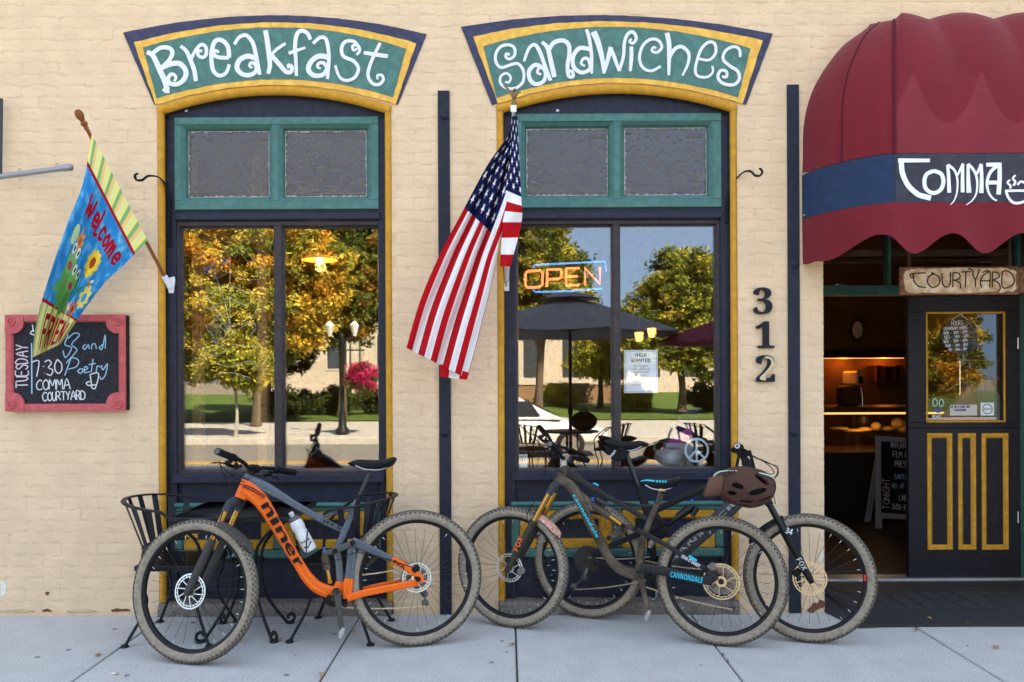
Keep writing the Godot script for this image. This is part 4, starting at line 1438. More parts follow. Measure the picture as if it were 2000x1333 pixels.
func make_awning() -> void:
	var a := thing("awning", "rounded maroon canvas awning with a navy band over the entrance", "awning")
	# canvas print: weathered maroon, sun-bleached below scalloped lines on the front
	var im := Image.create(1024, 512, false, Image.FORMAT_RGB8)
	var ns := FastNoiseLite.new()
	ns.seed = 9
	ns.frequency = .02
	for j in 512:
		for i in 1024:
			var x := (i - 512) / 512.0 * 3.0
			var q := ns.get_noise_2d(i * 1.0, j * .25) * .5 + ns.get_noise_2d(i * 4.0, j * 4.0) * .3
			var c := Color(.445, .125, .155)
			if i > 512:
				var sc := sqrt(pow(sin((x - .10) * PI / .40), 2.0) + .02)
				var edge := 512.0 * (.50 - .42 * pow(sc, .8) + .05 * sin(x * 7.0))
				if j > 512.0 - 512.0 * (.44 - .32 * pow(sc, .55)) and x > .0:
					c = Color(.482, .172, .20)
			c = c * (1.0 + q * .10)
			im.set_pixel(i, j, c)
	var m := mat("maroon_canvas", 1, 1, 1, .85)
	m.albedo_color = Color.WHITE
	m.albedo_texture = ImageTexture.create_from_image(im)
	m.heightmap_enabled = true
	m.heightmap_scale = .25
	m.heightmap_texture = noise_tex("s", .03, 19)
	m.rim_enabled = true
	m.rim = .2
	var top := MB.new()
	for k in 2:
		top.grid(30 if k == 0 else 90, 34, func(u, v):
			var sv := sin(v * PI / 2)
			return awn(k + u, AB + (AT - AB) * sv), .003)
	for k in top.t.size():
		pass
	var per := 30 * 34 * 12
	for k in top.t.size():
		top.t[k] = Vector2((top.t[k].x + (0.0 if k < per else 1.0)) / 2.0, 1.0 - top.t[k].y)
	part(top, "canopy", m, a)
	# stitched seams: side seam and corner seam
	for us in [.44, 1.0]:
		var sm := MB.new()
		var pts := []
		for k in 25:
			var p := awn(us, AB + (AT - AB) * sin(k / 24.0 * PI / 2))
			pts.append(p + Vector3(-.002, .0, .004))
		sm.tube(pts, .004 if us < 1.0 else .009, 6)
		part(sm, "seam", mat("maroon_seam", .10, .012, .02, .85), a)
	# navy band, then the scalloped valance
	var yb0 := 2.48
	var bm := MB.new()
	bm.grid(16, 8, func(u, v): return awn(u, lerpf(yb0, AB - .004, v)) + Vector3(-.003, 0, .003 + .004 * sin(v * PI) * sin(u * 14.0)), .003)
	part(bm, "band", old_wood("navy_canvas", Color(.020, .038, .082), Color(.028, .050, .105), .85), a)
	var bf := MB.new()
	bf.grid(30, 6, func(u, v): return awn(1.0 + u, lerpf(yb0, AB - .004, v)) + Vector3(0, 0, .004), .003)
	part(bf, "lettered_band", old_wood("slate_canvas", Color(.035, .036, .055), Color(.060, .060, .080), .85), a)
	var vm := MB.new()
	for k in 2:
		vm.grid(24 if k == 0 else 120, 8, func(u, v):
			var p := awn(k + u, yb0 - .002)
			var xc := awn(1.0, yb0).x
			var ph = (p.x - xc) / .40 * TAU + 1.4 if k == 1 else 1.4 - (1.0 - u) * 6.4
			var d := .235 - .055 * cos(ph) + (.06 * smoothstep(.22, .0, u) if k == 0 else 0.0)
			p.y -= d * v
			p.z += .02 * v * sin((p.x - 2.06) / .40 * TAU) + .012 * v
			return p, .003)
	for k in vm.t.size():
		vm.t[k] = Vector2(.3 + vm.t[k].x * .18, .8 + vm.t[k].y * .15)
	part(vm, "valance", m, a)
	# painted letters on the front band, traced at the band's own depth
	var lt := MB.new()
	var zf := AZ + .0085
	var tr := func(s, wa, wb):
		var p := []
		for q in s.split(" ", false):
			var c: PackedFloat64Array = q.split_floats(",")
			var w := W(1720 + c[0] / 7.143, 280 + c[1] / 7.143, zf)
			p.append(Vector2(w.x, w.y))
		lt.stroke(cr(p, 5), wa, wb, zf - .003, zf + rng.randf() * .0006)
	for q in [["250,240 480,240 690,240", .024, .02], ["292,250 310,420 390,590 520,710 620,745 705,765", .028, .03], ["750,385 650,430 615,530 640,640 740,695 840,650 880,540 850,430 750,385", .022, .022], ["940,300 955,480 962,690", .016, .022], ["940,300 1030,370 1075,500 1070,680 1030,800 980,858", .016, .004], ["1075,450 1120,360 1158,285", .010, .016], ["1150,300 1148,500 1150,685", .016, .022], ["1225,290 1228,500 1238,690", .014, .028], ["1225,290 1300,370 1350,500 1345,680 1290,790 1200,862", .018, .004], ["1340,440 1380,360 1408,290", .012, .016], ["1408,290 1415,500 1410,695", .016, .024], ["1480,300 1580,298 1690,300", .022, .024], ["1640,310 1540,400 1490,540 1510,680 1570,770 1628,800", .020, .008], ["1665,310 1665,500 1650,715", .022, .026], ["1500,550 1580,548 1660,550", .022, .022], ["1812,510 1775,550 1815,590 1815,632", .010, .012], ["1888,445 1852,490 1885,540 1858,590", .010, .014], ["1915,580 1960,535 2010,550 2050,590", .012, .014], ["1745,665 1880,662 2120,660", .014, .014], ["1755,670 1790,760 1860,830 1960,828 2060,780 2110,670", .014, .016], ["2120,690 2170,700 2160,750 2090,770", .012, .012]]:
		tr.call(q[0], q[1], q[2])
	part(lt, "lettering", mat("letter_white", .80, .80, .79, .7), a)
	var fr := MB.new()
	for y in [2.50, AB]:
		fr.tube([awn(0.02, y), awn(.5, y) + Vector3(.02, 0, -.02), awn(1.0, y) + Vector3(.01, 0, -.02), awn(1.99, y) + Vector3(0, 0, -.03)], .011, 8)
	fr.tube([awn(1.0, 2.5) + Vector3(.012, 0, -.02), awn(1.0, AB) + Vector3(.012, 0, -.02)], .011, 8)
	part(fr, "frame", mat("awning_pipe", .3, .3, .3, .4, .6), a)

# ---------- entrance ----------
func make_entry() -> void:
	var z := -.70
	# recess: side wall, ceiling of the recess
	part(wall_boxes([[1.78, 1.9965, -.05, 3.5, -.78, -.351], [3.951, 4.2, -.05, 3.5, -.78, -.351]]), "reveal", cream(), building)
	part(wall_boxes([[1.78, 4.2, 2.75, 3.5, -.78, -.351]]), "lintel", cream(), building)
	var dk := old_wood("door_black", Color(.010, .010, .013), Color(.018, .0175, .022), .4)
	# green door frame with transom lights
	var fr := MB.new()
	var bar := rc([1608, 557, 2100, 577], z)
	slab_box(fr, 1.9975, 3.949, bar.position.y, bar.end.y, z - .06, z + .02, .006)
	slab_box(fr, 1.9975, 3.949, 2.70, 2.749, z - .06, z + .02, .006)
	var px := rc([1990, 600, 2006, 1100], z)
	slab_box(fr, px.position.x, px.end.x + .05, 0.03, bar.position.y, z - .06, z + .02, .006)
	slab_box(fr, 1.9975, 2.06, bar.end.y, 2.70, z - .06, z + .015, .004)
	slab_box(fr, W(1730, 0, z).x, W(1738, 0, z).x, bar.end.y, 2.70, z - .05, z + .01, .004)
	slab_box(fr, W(1984, 0, z).x, W(1992, 0, z).x, bar.end.y, 2.70, z - .05, z + .01, .004)
	part(fr, "door_frame", old_wood("dark_green", Color(.022, .075, .06), Color(.032, .095, .078), .4), building)
	var tp := MB.new()
	tp.box(Vector3(3.0, (bar.end.y + 2.7) / 2, z - .03), Vector3(1.85, 2.7 - bar.end.y, .005))
	part(tp, "transom_pane", glass("clear_glass"), building)
	# the door leaf
	var d := sub("door", building)
	d.set_meta("label", "black wooden door with yellow panel mouldings and a large pane")
	var L := rc([1772, 579, 1990, 1129], z)
	var G := rc([1809, 613, 1957, 822], z)
	var lf := MB.new()
	sash(lf, Rect2(L.position.x, G.position.y - .05, L.size.x, L.end.y - G.position.y + .05), [G], z - .02, z + .022, .012)
	slab_box(lf, L.position.x, L.end.x, L.position.y, G.position.y - .0505, z - .02, z + .0215, .003)
	part(lf, "leaf", dk, d)
	var gm := MB.new()
	gm.box(Vector3(G.get_center().x, G.get_center().y, z), Vector3(G.size.x + .01, G.size.y + .01, .005))
	part(gm, "pane", glass("clear_glass"), d)
	var ye := MB.new()
	sash(ye, G.grow(.012), [G.grow(-.003)], z + .0216, z + .028, .004)
	part(ye, "pane_moulding", yellow(), d)
	for q in [[1808, 846, 1857, 1073], [1868, 846, 1903, 1073], [1914, 846, 1966, 1073]]:
		var r := rc(q, z)
		var ym := MB.new()
		sash(ym, r, [Rect2(r.position.x + .042, r.position.y + .042, r.size.x - .084, r.size.y - .084)], z + .010, z + .030, .014)
		part(ym, "panel_moulding", yellow(), d)
		# sunk panel inside the moulding
	var hg := MB.new()
	for y in [660, 1000]:
		hg.tube([W(1989, y, z + .03), W(1989, y + 22, z + .03)], .006, 8)
	part(hg, "hinge", mat("zinc", .6, .6, .6, .35, .9), d)
	# threshold and the raised entry floor
	var th := MB.new()
	slab_box(th, 1.9975, 3.949, .0, .045, z - .08, z + .06, .008)
	part(th, "threshold", mat("aluminium", .55, .56, .58, .35, .85), building)
	# rubber mats
	var mm := rough_mat("mat_rubber", Color(.040, .040, .045), Color(.085, .083, .088), .55, .2, .06, .6, 27, .2, .25)
	var m1 := thing("rubber_mat", "wide ribbed black rubber mat spread before the entrance", "mat", Vector3(0, 0, 0), "entrance mats")
	var b := MB.new()
	b.prism(PackedVector2Array([Vector2(2.07, -.32), Vector2(2.22, -.30), Vector2(4.6, -.31), Vector2(4.6, .60), Vector2(2.03, .60), Vector2(1.99, .05)]), .004, .011, true, Transform3D(Basis(Vector3.RIGHT, -PI / 2), Vector3.ZERO))
	part(b, "sheet", mm, m1)
	var rb := MB.new()
	for k in 44:
		var zz := -.60 + k * .02
		rb.box(Vector3(3.35, .0125, zz), Vector3(2.48, .004, .008))
	part(rb, "ribs", mm, m1).set_meta("kind", "stuff")
	var m2 := thing("tiled_mat", "black rubber door mat of raised tiles, worn reddish at the threshold", "mat", Vector3(0, .0155, 0), "entrance mats")
	var b2 := MB.new()
	b2.prism(PackedVector2Array([Vector2(2.15, .0), Vector2(3.10, .01), Vector2(3.22, .60), Vector2(2.15, .60)]), .0, .008, true, Transform3D(Basis(Vector3.RIGHT, -PI / 2), Vector3.ZERO))
	part(b2, "sheet", mm, m2)
	var worn := rough_mat("mat_worn", Color(.42, .13, .10), Color(.52, .19, .15), .85, .15, .05, .2, 29)
	var tan := rough_mat("mat_tan", Color(.50, .40, .32), Color(.64, .53, .44), .9, .15, .05, .2, 30)
	for i in 8:
		for j in 4:
			var tb := MB.new()
			var x0 := 2.17 + i * .118
			var z0 := -.58 + j * .142
			tb.box(Vector3(x0 + .055, .0105, z0 + .066), Vector3(.104, .006, .128), Basis.IDENTITY, .002)
			part(tb, "tile", (worn if (i in [2, 6, 7] and j == 0) else tan if (i in [3, 4, 5] and j == 0) else mm), m2)
	# hanging wooden sign
	var s := thing("hanging_sign", "weathered wooden board reading Courtyard hanging under the awning", "sign")
	var zs := .08
	var c := rc([1760, 521, 1992, 576], zs)
	var bd := MB.new()
	slab_box(bd, c.position.x, c.end.x + .0, c.position.y, c.end.y, zs - .03, zs, .005)
	slab_box(bd, c.end.x + .001, c.end.x + .12, c.position.y + .012, c.end.y - .006, zs - .03, zs - .002, .005)
	part(bd, "board", rough_mat("weathered_board", Color(.16, .07, .035), Color(.27, .13, .07), .85, .5, .02, .5, 33), s)
	var wp := PackedVector2Array()
	var n := 60
	for k in n:
		var t := TAU * k / n
		var e := Vector2(signf(cos(t)) * pow(absf(cos(t)), .22), signf(sin(t)) * pow(absf(sin(t)), .3))
		wp.append(c.get_center() + Vector2(e.x * (c.size.x / 2 - .012 - .014 * rng.randf()), e.y * (c.size.y / 2 - .006 - .014 * rng.randf())))
	var wm := MB.new()
	wm.prism(wp, zs - .001, zs + .0012)
	part(wm, "old_whitewash", rough_mat("whitewash", Color(.46, .29, .15), Color(.70, .56, .40), .9, .7, .02, .1, 35, .35), s)
	var lm := MB.new()
	var tr := func(q, w):
		var p := []
		for e in q.split(" ", false):
			var f: PackedFloat64Array = e.split_floats(",")
			var v := W(1580 + f[0] / 3.333, 480 + f[1] / 3.333, zs)
			p.append(Vector2(v.x, v.y))
		lm.stroke(cr(p, 5), w, w, zs, zs + .0022 + rng.randf() * .0004)
	for q in ["760,178 710,180 680,182 660,190 668,208 684,200 674,188", "680,182 685,230 715,265 762,272", "815,185 780,205 775,245 805,272 845,255 850,210 815,185 800,178 806,192", "868,180 868,235 885,268 910,265 922,235 922,175", "938,178 938,272", "938,178 975,180 985,205 965,222 940,226", "950,226 985,245 988,280", "990,172 1055,170", "1022,172 1020,272", "1065,175 1085,220 1112,155", "1085,220 1084,272", "1175,170 1135,195 1118,235 1125,275", "1130,175 1178,170 1178,272", "1122,230 1178,230", "1195,172 1195,272", "1195,172 1232,178 1238,205 1200,225", "1205,225 1240,250 1245,285 1225,300", "1260,170 1260,270 1310,268 1338,235 1325,190 1290,165 1260,170", "1075,175 1050,150 1040,160"]:
		tr.call(q, .008)
	part(lm, "lettering", mat("burnt_brown", .035, .022, .014, .8), s)
	for x in [1776, 1973]:
		for k in 9:
			var cm := MB.new()
			var p := W(x, 521, zs - .015) + Vector3(0, .012 + k * .026, 0)
			var ring := []
			for q in 10:
				var an := TAU * q / 10
				var e := Vector3(cos(an) * .008, sin(an) * .017, 0)
				ring.append(p + (e if k % 2 == 0 else Vector3(0, e.y, e.x)))
			cm.tube(ring, .0028, 5, Vector3.ZERO, 2.0, true)
			part(cm, "chain_link", mat("rusty_chain", .10, .06, .04, .6, .4), s)
	# things on the door glass
	var zg := z + .0045
	var hs := thing("hours_sign", "round clear hours sign with chalk writing hung inside the door pane", "sign")
	var hc := W(1875, 657, zg)
	var hm := MB.new()
	hm.lathe([Vector2(0, .003), Vector2(.132, .003), Vector2(.134, .0015), Vector2(.132, 0)], 40, Transform3D(Basis(Vector3.RIGHT, PI / 2), hc))
	var smoke := mat("smoky_acrylic", .08, .085, .09, .5)
	smoke.albedo_color.a = .45
	smoke.transparency = BaseMaterial3D.TRANSPARENCY_ALPHA
	part(hm, "disc", smoke, hs)
	var hw := MB.new()
	for q in [["HOURS", -.06, .075, .034], ["(TEMPORARY HOURS)", -.115, .042, .02], ["MON - 7AM - 6PM", -.115, .010, .022], ["TUES - 7AM - 6PM", -.115, -.020, .022], ["WED - 7AM - 6PM", -.115, -.050, .022], ["THUR - 7AM - 8PM", -.105, -.080, .020], ["FRI - 7AM - 6PM", -.08, -.108, .018]]:
		hand(hw, q[0], Transform3D(Basis(Vector3.BACK, .06), hc + Vector3(q[1], q[2], .0042)), q[3], .0032, 0, .12, .55)
	part(hw, "writing", mat("chalk_white", .62, .62, .63, .95), hs)
	var ht := MB.new()
	ht.tube([hc + Vector3(-.06, .115, .003), W(1876, 614, zg), hc + Vector3(.06, .115, .003)], .0035, 6)
	part(ht, "ribbon", mat("ribbon_pink", .62, .42, .38, .8), hs)
	var ns := thing("no_smoking_sticker", "white square no smoking sticker on the door pane", "sticker")
	var r2 := rc([1916, 787, 1942, 812], zg)
	var nm := MB.new()
	slab_box(nm, r2.position.x, r2.end.x, r2.position.y, r2.end.y, zg - .001, zg, 0)
	part(nm, "paper", mat("sticker_white", .75, .77, .80, .6), ns)
	var nc := MB.new()
	var ring2 := []
	for k in 24:
		ring2.append(Vector3(r2.get_center().x + cos(TAU * k / 24) * .034, r2.get_center().y + sin(TAU * k / 24) * .034, zg + .0015))
	nc.tube(ring2, .003, 6, Vector3.ZERO, 2.0, true)
	nc.box(Vector3(r2.get_center().x, r2.get_center().y, zg + .0015), Vector3(.05, .007, .002))
	part(nc, "symbol", mat("ink_grey", .2, .21, .25, .7), ns)
	var nt := thing("notice_sticker", "pale notice strip with small purple lettering on the door pane", "sticker")
	var r3 := rc([1856, 791, 1909, 812], zg)
	var n1 := MB.new()
	slab_box(n1, r3.position.x, r3.end.x, r3.position.y, r3.end.y, zg - .001, zg, 0)
	part(n1, "paper", mat("notice_paper", .55, .52, .47, .7), nt)
	var n2 := MB.new()
	hand(n2, "WE ARE A SMOKE FREE", Transform3D(Basis.IDENTITY, Vector3(r3.position.x + .008, r3.end.y - .022, zg)), .014, .003, .001, .1, .55)
	hand(n2, "ESTABLISHMENT", Transform3D(Basis.IDENTITY, Vector3(r3.position.x + .03, r3.end.y - .045, zg)), .014, .003, .001, .1, .55)
	part(n2, "lettering", mat("ink_purple", .10, .04, .22, .7), nt)
	var dd := thing("peace_doodle", "hand drawn smiling face with the word peace on the door pane", "drawing")
	var dm := MB.new()
	for q in ["1822,785 1826,779 1831,784 1830,792 1824,793 1822,785", "1835,785 1839,780 1843,785 1842,793 1836,793 1835,785"]:
		dm.stroke(cr(pxs(q, 0, 0, 1, zg), 4), .006, .006, zg - .0005, zg + .0005)
	part(dm, "eyes", mat("paint_mint", .45, .65, .62, .7), dd)
	var de := MB.new()
	for q in ["1824,800 1828,805 1836,806 1840,799", "1824,800 1832,803 1840,799", "1833,794 1834,798"]:
		de.stroke(cr(pxs(q, 0, 0, 1, zg), 4), .007, .007, zg - .0005, zg + .0008)
	part(de, "mouth", mat("paint_violet", .16, .10, .42, .7), dd)
	var dp := MB.new()
	hand(dp, "PEACE", Transform3D(Basis.IDENTITY, W(1822, 818, zg)), .022, .005, .0006, .12, .6)
	part(dp, "writing", mat("chalk_white", .62, .62, .63, .95), dd)

# ---------- inside the cafe ----------
func make_interior() -> void:
	var wl := rough_mat("cafe_wall", Color(.12, .055, .02), Color(.16, .08, .03), .8, 2.0)
	var flr := rough_mat("cafe_floor", Color(.028, .025, .022), Color(.05, .045, .04), .5, 1.0)
	var room := wall_boxes([[-6.5, -6.3, -.02, 3.5, -6.7, -.36], [6.8, 7.0, -.02, 3.5, -6.7, -.36], [-6.5, 7.0, -.02, 3.5, -6.9, -6.7]])
	part(room, "inner_wall", wl, building)
	structure(part(wall_boxes([[-6.5, 7.0, -.04, .03, -6.7, -.355]]), "cafe_floor", flr))
	structure(part(wall_boxes([[-6.5, 7.0, 3.5, 3.6, -6.9, -.355]]), "cafe_ceiling", rough_mat("cafe_ceiling", Color(.12, .08, .05), Color(.15, .10, .06), .8, 2.0)))
	# timber screen with a leaded panel behind the left window
	var tb := rough_mat("oak", Color(.24, .115, .04), Color(.36, .19, .075), .5, .4, .02, .2, 37)
	var zz := -.42
	var fr := thing("timber_screen", "oak post and rail screen standing inside the first window", "screen")
	for q in [[373, 393, "post"], [501, 521, "post"]]:
		var r := rc([q[0], 440, q[1], 905], zz)
		var mb := MB.new()
		slab_box(mb, r.position.x, r.end.x, .05, 3.0, zz - .07, zz, .006)
		part(mb, q[2], tb, fr)
	var rl := MB.new()
	var rr := rc([393, 456, 501, 474], zz)
	slab_box(rl, rr.position.x + .001, rr.end.x - .001, rr.position.y, rr.end.y, zz - .06, zz - .01, .005)
	part(rl, "rail", tb, fr)
	var lg := thing("leaded_panel", "leaded stained glass panel with a butterfly and fan in the window", "panel")
	var zp := zz - .035
	var came := mat("lead_came", .34, .37, .40, .4, .5)
	var cm := MB.new()
	var k := 4.4429
	for q in ["440,170 390,205 330,155", "390,205 430,260", "190,225 230,240 275,275", "230,240 190,300", "275,290 300,250 360,225 410,240", "270,350 230,310 200,340 230,372 270,350", "270,350 310,300 340,310 320,352 270,350", "270,350 215,380 230,420 262,410 270,350", "270,350 330,350 362,370 340,405 300,395 270,350", "270,350 300,400 318,460 285,440 270,350", "360,240 400,300 440,270", "360,260 370,330 400,345 410,300", "190,470 320,465 430,405", "190,470 190,520 270,585 430,520", "270,585 235,625 310,690 435,630", "310,690 270,735 350,790 435,720", "350,790 295,830 310,870 440,930", "190,595 270,660 440,900", "190,690 280,750 430,910", "320,465 360,560 420,780 440,900", "438,260 438,520 440,920", "200,845 235,862 295,850", "235,862 240,910 290,950 300,990 390,990 430,970 350,880 295,850", "230,1010 205,1040 235,1090 330,1060 430,1030", "235,1090 230,1130 330,1120 440,1070", "300,1000 340,1030 390,1010", "205,1170 330,1135", "440,170 560,205 640,300", "440,260 520,240 600,320 670,290", "440,405 560,470 690,470", "440,520 610,585 690,530", "440,630 570,690 690,625", "440,900 560,830 610,870 650,850 660,900 600,970", "440,930 600,850 690,690", "440,1030 640,1060 680,1020", "330,1200 440,1230 600,1180 680,1230", "300,1300 440,1280 620,1330"]:
		var p := []
		for e in cr(pxs(q, 350, 440, k, zp), 4):
			p.append(Vector3(e.x, e.y, zp))
		cm.tube(p, .0042, 6)
	part(cm, "came", came, lg)
	for q in [["200,340 230,310 270,350 230,372", .02, .03, .16], ["310,300 340,310 320,352 270,350", .02, .03, .16], ["215,380 270,350 262,410 230,420", .03, .06, .3], ["375,270 405,290 400,345 370,330", .03, .07, .35], ["300,995 345,1030 320,1035 285,1015", .03, .07, .45], ["240,910 290,950 300,990 390,990 350,880 295,850 235,862", .12, .10, .08]]:
		var pm := MB.new()
		pm.prism(PackedVector2Array(pxs(q[0], 350, 440, k, zp)), zp - .002, zp + .001)
		part(pm, "glass_piece", mat("tint_%s" % q[0].left(7), q[1], q[2], q[3], .2), lg)
	# pendant lamp
	var pc := W(624, 507, -2.0)
	var pl := thing("pendant_lamp", "lit amber glass pendant lamp hanging inside the first window", "lamp", pc)
	var sh := MB.new()
	sh.lathe([Vector2(.02, .05), Vector2(.08, .035), Vector2(.15, .005), Vector2(.158, -.008), Vector2(.15, -.004), Vector2(.08, .02), Vector2(.02, .03)], 28)
	part(sh, "shade", glow("amber_shade", .75, .36, .08, .18), pl)
	var bu := MB.new()
	bu.ball(Vector3(0, -.005, 0), Vector3(.03, .034, .03))
	part(bu, "bulb", glow("warm_bulb", 1.0, .85, .6, 3.0), pl)
	var co := MB.new()
	co.tube([Vector3(0, .05, 0), Vector3(0, 3.5 - pc.y, 0)], .004, 6)
	part(co, "cord", mat("cord_black", .02, .02, .02, .6), pl)
	lamp(pc + Vector3(0, -.06, 0), Color(1, .72, .42), .55, .05)
	# two lantern sconces further back
	for q in [[1248, 659], [1273, 651]]:
		var p := W(q[0], q[1], -2.6)
		var la := thing("lantern_lamp", "small lit amber lantern glowing inside the second window" if q[0] == 1248 else "upper lit amber lantern near the maroon parasol reflection", "lamp", p, "lit lanterns in the cafe")
		var g := MB.new()
		g.lathe([Vector2(.0, .04), Vector2(.02, .035), Vector2(.045, .045), Vector2(.028, -.04), Vector2(.0, -.045)], 6, Transform3D.IDENTITY, false)
		part(g, "lantern_glass", glow("lantern_amber", 1.0, .50, .14, .9), la)
		var cp := MB.new()
		cp.lathe([Vector2(.0, .075), Vector2(.02, .06), Vector2(.055, .05), Vector2(.0, .049)], 6, Transform3D.IDENTITY, false)
		cp.tube([Vector3(0, -.044, 0), Vector3(0, -.07, 0)], .008, 6)
		part(cp, "holder", mat("dark_bronze", .05, .035, .02, .4, .6), la)
		var w2 := MB.new()
		w2.tube([Vector3(0, .075, 0), Vector3(0, 3.5 - p.y, 0)], .005, 6)
		part(w2, "chain", mat("dark_bronze", .05, .035, .02, .4, .6), la)
		lamp(p + Vector3(0, 0, .08), Color(1, .6, .25), .12, .04)
	# neon sign
	var zn := -.21
	var ne := thing("neon_sign", "lit neon sign reading Open in orange and blue tubes", "sign")
	var x0 := W(1025, 0, zn).x
	var mk := func(list, r, m, called):
		var mb := MB.new()
		for q in list:
			var p := []
			for e in q.split(" ", false):
				var c: PackedFloat64Array = e.split_floats(",")
				p.append(W(c[0], c[1], zn))
			mb.tube(p, r, 8)
		part(mb, called, m, ne)
	mk.call(["1030,530 1056,529 1060,535 1059,556 1054,561 1030,562 1026,556 1026,536 1030,530"], .0085, glow("neon_orange", 1.0, .20, .07, 1.0), "letter_tube")
	mk.call(["1068,560 1069,527 1094,526 1097,532 1096,542 1091,545 1070,546"], .0085, glow("neon_orange", 1.0, .20, .07, 1.0), "letter_tube")
	mk.call(["1132,524 1106,525 1106,558 1132,557", "1106,541 1128,540"], .0085, glow("neon_orange", 1.0, .20, .07, 1.0), "letter_tube")
	mk.call(["1143,556 1142,524 1172,555 1172,522"], .0085, glow("neon_orange", 1.0, .20, .07, 1.0), "letter_tube")
	mk.call(["1041,523 1044,518 1120,514 1182,511 1184,530", "1041,566 1046,571 1110,569 1176,564"], .006, glow("neon_blue", .06, .30, 1.0, .55), "border_tube")
	var nb := MB.new()
	var nr := rc([1030, 514, 1182, 568], zn - .03)
	for y in [.3, .7]:
		nb.box(Vector3(nr.get_center().x, nr.position.y + nr.size.y * y, zn - .02), Vector3(nr.size.x, .012, .012))
	for x in [.2, .8]:
		nb.tube([Vector3(nr.position.x + nr.size.x * x, nr.end.y, zn - .02), Vector3(nr.position.x + nr.size.x * x, 3.3, zn - .02)], .002, 5)
	part(nb, "backing", mat("black_plastic", .02, .02, .02, .4), ne)
	lamp(Vector3(nr.get_center().x, nr.get_center().y, zn + .04), Color(1, .45, .25), .05, .05)
	# paper, decals
	var zi := -.1225
	var hw := thing("help_wanted_notice", "white printed help wanted notice taped inside the window", "notice")
	var r := rc([1219, 684, 1285, 768], zi)
	var pm := MB.new()
	slab_box(pm, r.position.x, r.end.x, r.position.y, r.end.y, zi - .002, zi - .001, 0)
	part(pm, "paper", mat("notice_white", .80, .83, .86, .8), hw)
	var yy := r.end.y - .034
	for q in [["HELP", .022, 1], ["WANTED", .022, 1], ["Fun, energetic,", .0105, 0], ["creative, fast paced,", .0105, 0], ["healthy minded,", .0105, 0], ["people only.", .0105, 0], ["Experience desired", .0105, 0], ["but not necessary.", .0105, 0], ["Please bring in a resume", .0075, 0]]:
		var o := put(text_mesh(q[0], q[1], false, q[2] == 1, .0004), "print", mat("ink_blue_grey", .05, .06, .09, .8) if q[2] else mat("ink_light", .10, .11, .14, .8), hw)
		o.position = Vector3(r.get_center().x, yy, zi - .0003)
		yy -= q[1] * 1.55 if q[2] else .0205
	var bo := MB.new()
	sash(bo, r.grow(-.006), [r.grow(-.0085)], zi - .001, zi - .0004, .0003)
	part(bo, "border", mat("ink_light", .10, .11, .14, .8), hw)
	var pe := thing("peace_sign_decal", "pale blue peace sign decal in the window corner", "decal")
	var pc2 := W(1361, 880, zi)
	var pd := MB.new()
	for an in [0.0, PI, PI * 3 / 4, -PI * 3 / 4]:
		var dr := Vector2(sin(an), cos(an))
		pd.stroke([Vector2(pc2.x, pc2.y), Vector2(pc2.x, pc2.y) + dr * .072], .013, .013, zi - .002, zi + an * .0001)
	var rg := []
	for q in 41:
		rg.append(Vector2(pc2.x + cos(TAU * q / 40) * .073, pc2.y + sin(TAU * q / 40) * .073))
	pd.stroke(rg, .013, .013, zi - .002, zi + .0005)
	part(pd, "symbol", mat("decal_blue", .55, .68, .72, .6), pe)
	var st := thing("palm_sticker", "small white sticker with a palm print in the window corner", "sticker")
	var r4 := rc([1014, 888, 1030, 914], zi)
	var s1 := MB.new()
	slab_box(s1, r4.position.x, r4.end.x, r4.position.y, r4.end.y, zi - .002, zi - .001, 0)
	part(s1, "paper", mat("sticker_white", .75, .77, .80, .6), st)
	var s2 := MB.new()
	for q in ["1021,892 1018,893 1016,896", "1021,892 1024,891 1028,895", "1021,892 1020,902", "1025,895 1025,902", "1017,898 1018,902"]:
		s2.stroke(cr(pxs(q, 0, 0, 1, zi), 3), .006, .006, zi - .001, zi)
	part(s2, "print", mat("ink_grey", .2, .21, .25, .7), st)
	# on the sill of the second window: a purple and navy bag and a crinkled glass bowl
	var bg := thing("purple_bag", "purple and navy cloth bag leaning inside the second window", "bag")
	var zb := -.26
	var sil := W(1300, 918, -.2).y
	var b1 := MB.new()
	b1.prism(PackedVector2Array(cr(pxs("1303,866 1350,866 1348,836 1340,838", 0, 0, 1, zb), 4, true)), zb - .06, zb + .012)
	part(b1, "purple_side", mat("purple_cloth", .30, .055, .22, .85), bg)
	var b3 := MB.new()
	b3.prism(PackedVector2Array(cr(pxs("1303,864 1306,845 1330,815 1345,797 1362,794 1370,806 1356,826", 0, 0, 1, zb), 4, true)), zb - .07, zb - .002)
	part(b3, "navy_side", mat("navy_cloth", .02, .022, .055, .85), bg)
	var b4 := MB.new()
	b4.prism(PackedVector2Array(pxs("1300,866 1352,866 1352,920 1300,920", 0, 0, 1, zb)), zb - .09, zb + .02)
	part(b4, "box_base", mat("grey_box", .33, .34, .34, .6), bg)
	var gb := thing("glass_bowl", "crinkled clear glass bowl on the inner window sill", "bowl", Vector3(W(1308, 0, -.17).x, sil - .005, -.19))
	var g2 := MB.new()
	var prof := [Vector2(.03, 0), Vector2(.07, .004), Vector2(.10, .04), Vector2(.112, .09), Vector2(.095, .135), Vector2(.06, .15), Vector2(.056, .148), Vector2(.09, .13), Vector2(.106, .09), Vector2(.094, .042), Vector2(.0, .01)]
	g2.lathe(prof, 26, Transform3D(Basis.from_scale(Vector3(1, 1, .5)), Vector3.ZERO))
	for i in g2.v.size():
		g2.n[i] = (g2.n[i] + Vector3(sin(g2.v[i].y * 300.0 + g2.v[i].x * 120.0), sin(g2.v[i].x * 260.0), cos(g2.v[i].y * 190.0)) * .28).normalized()
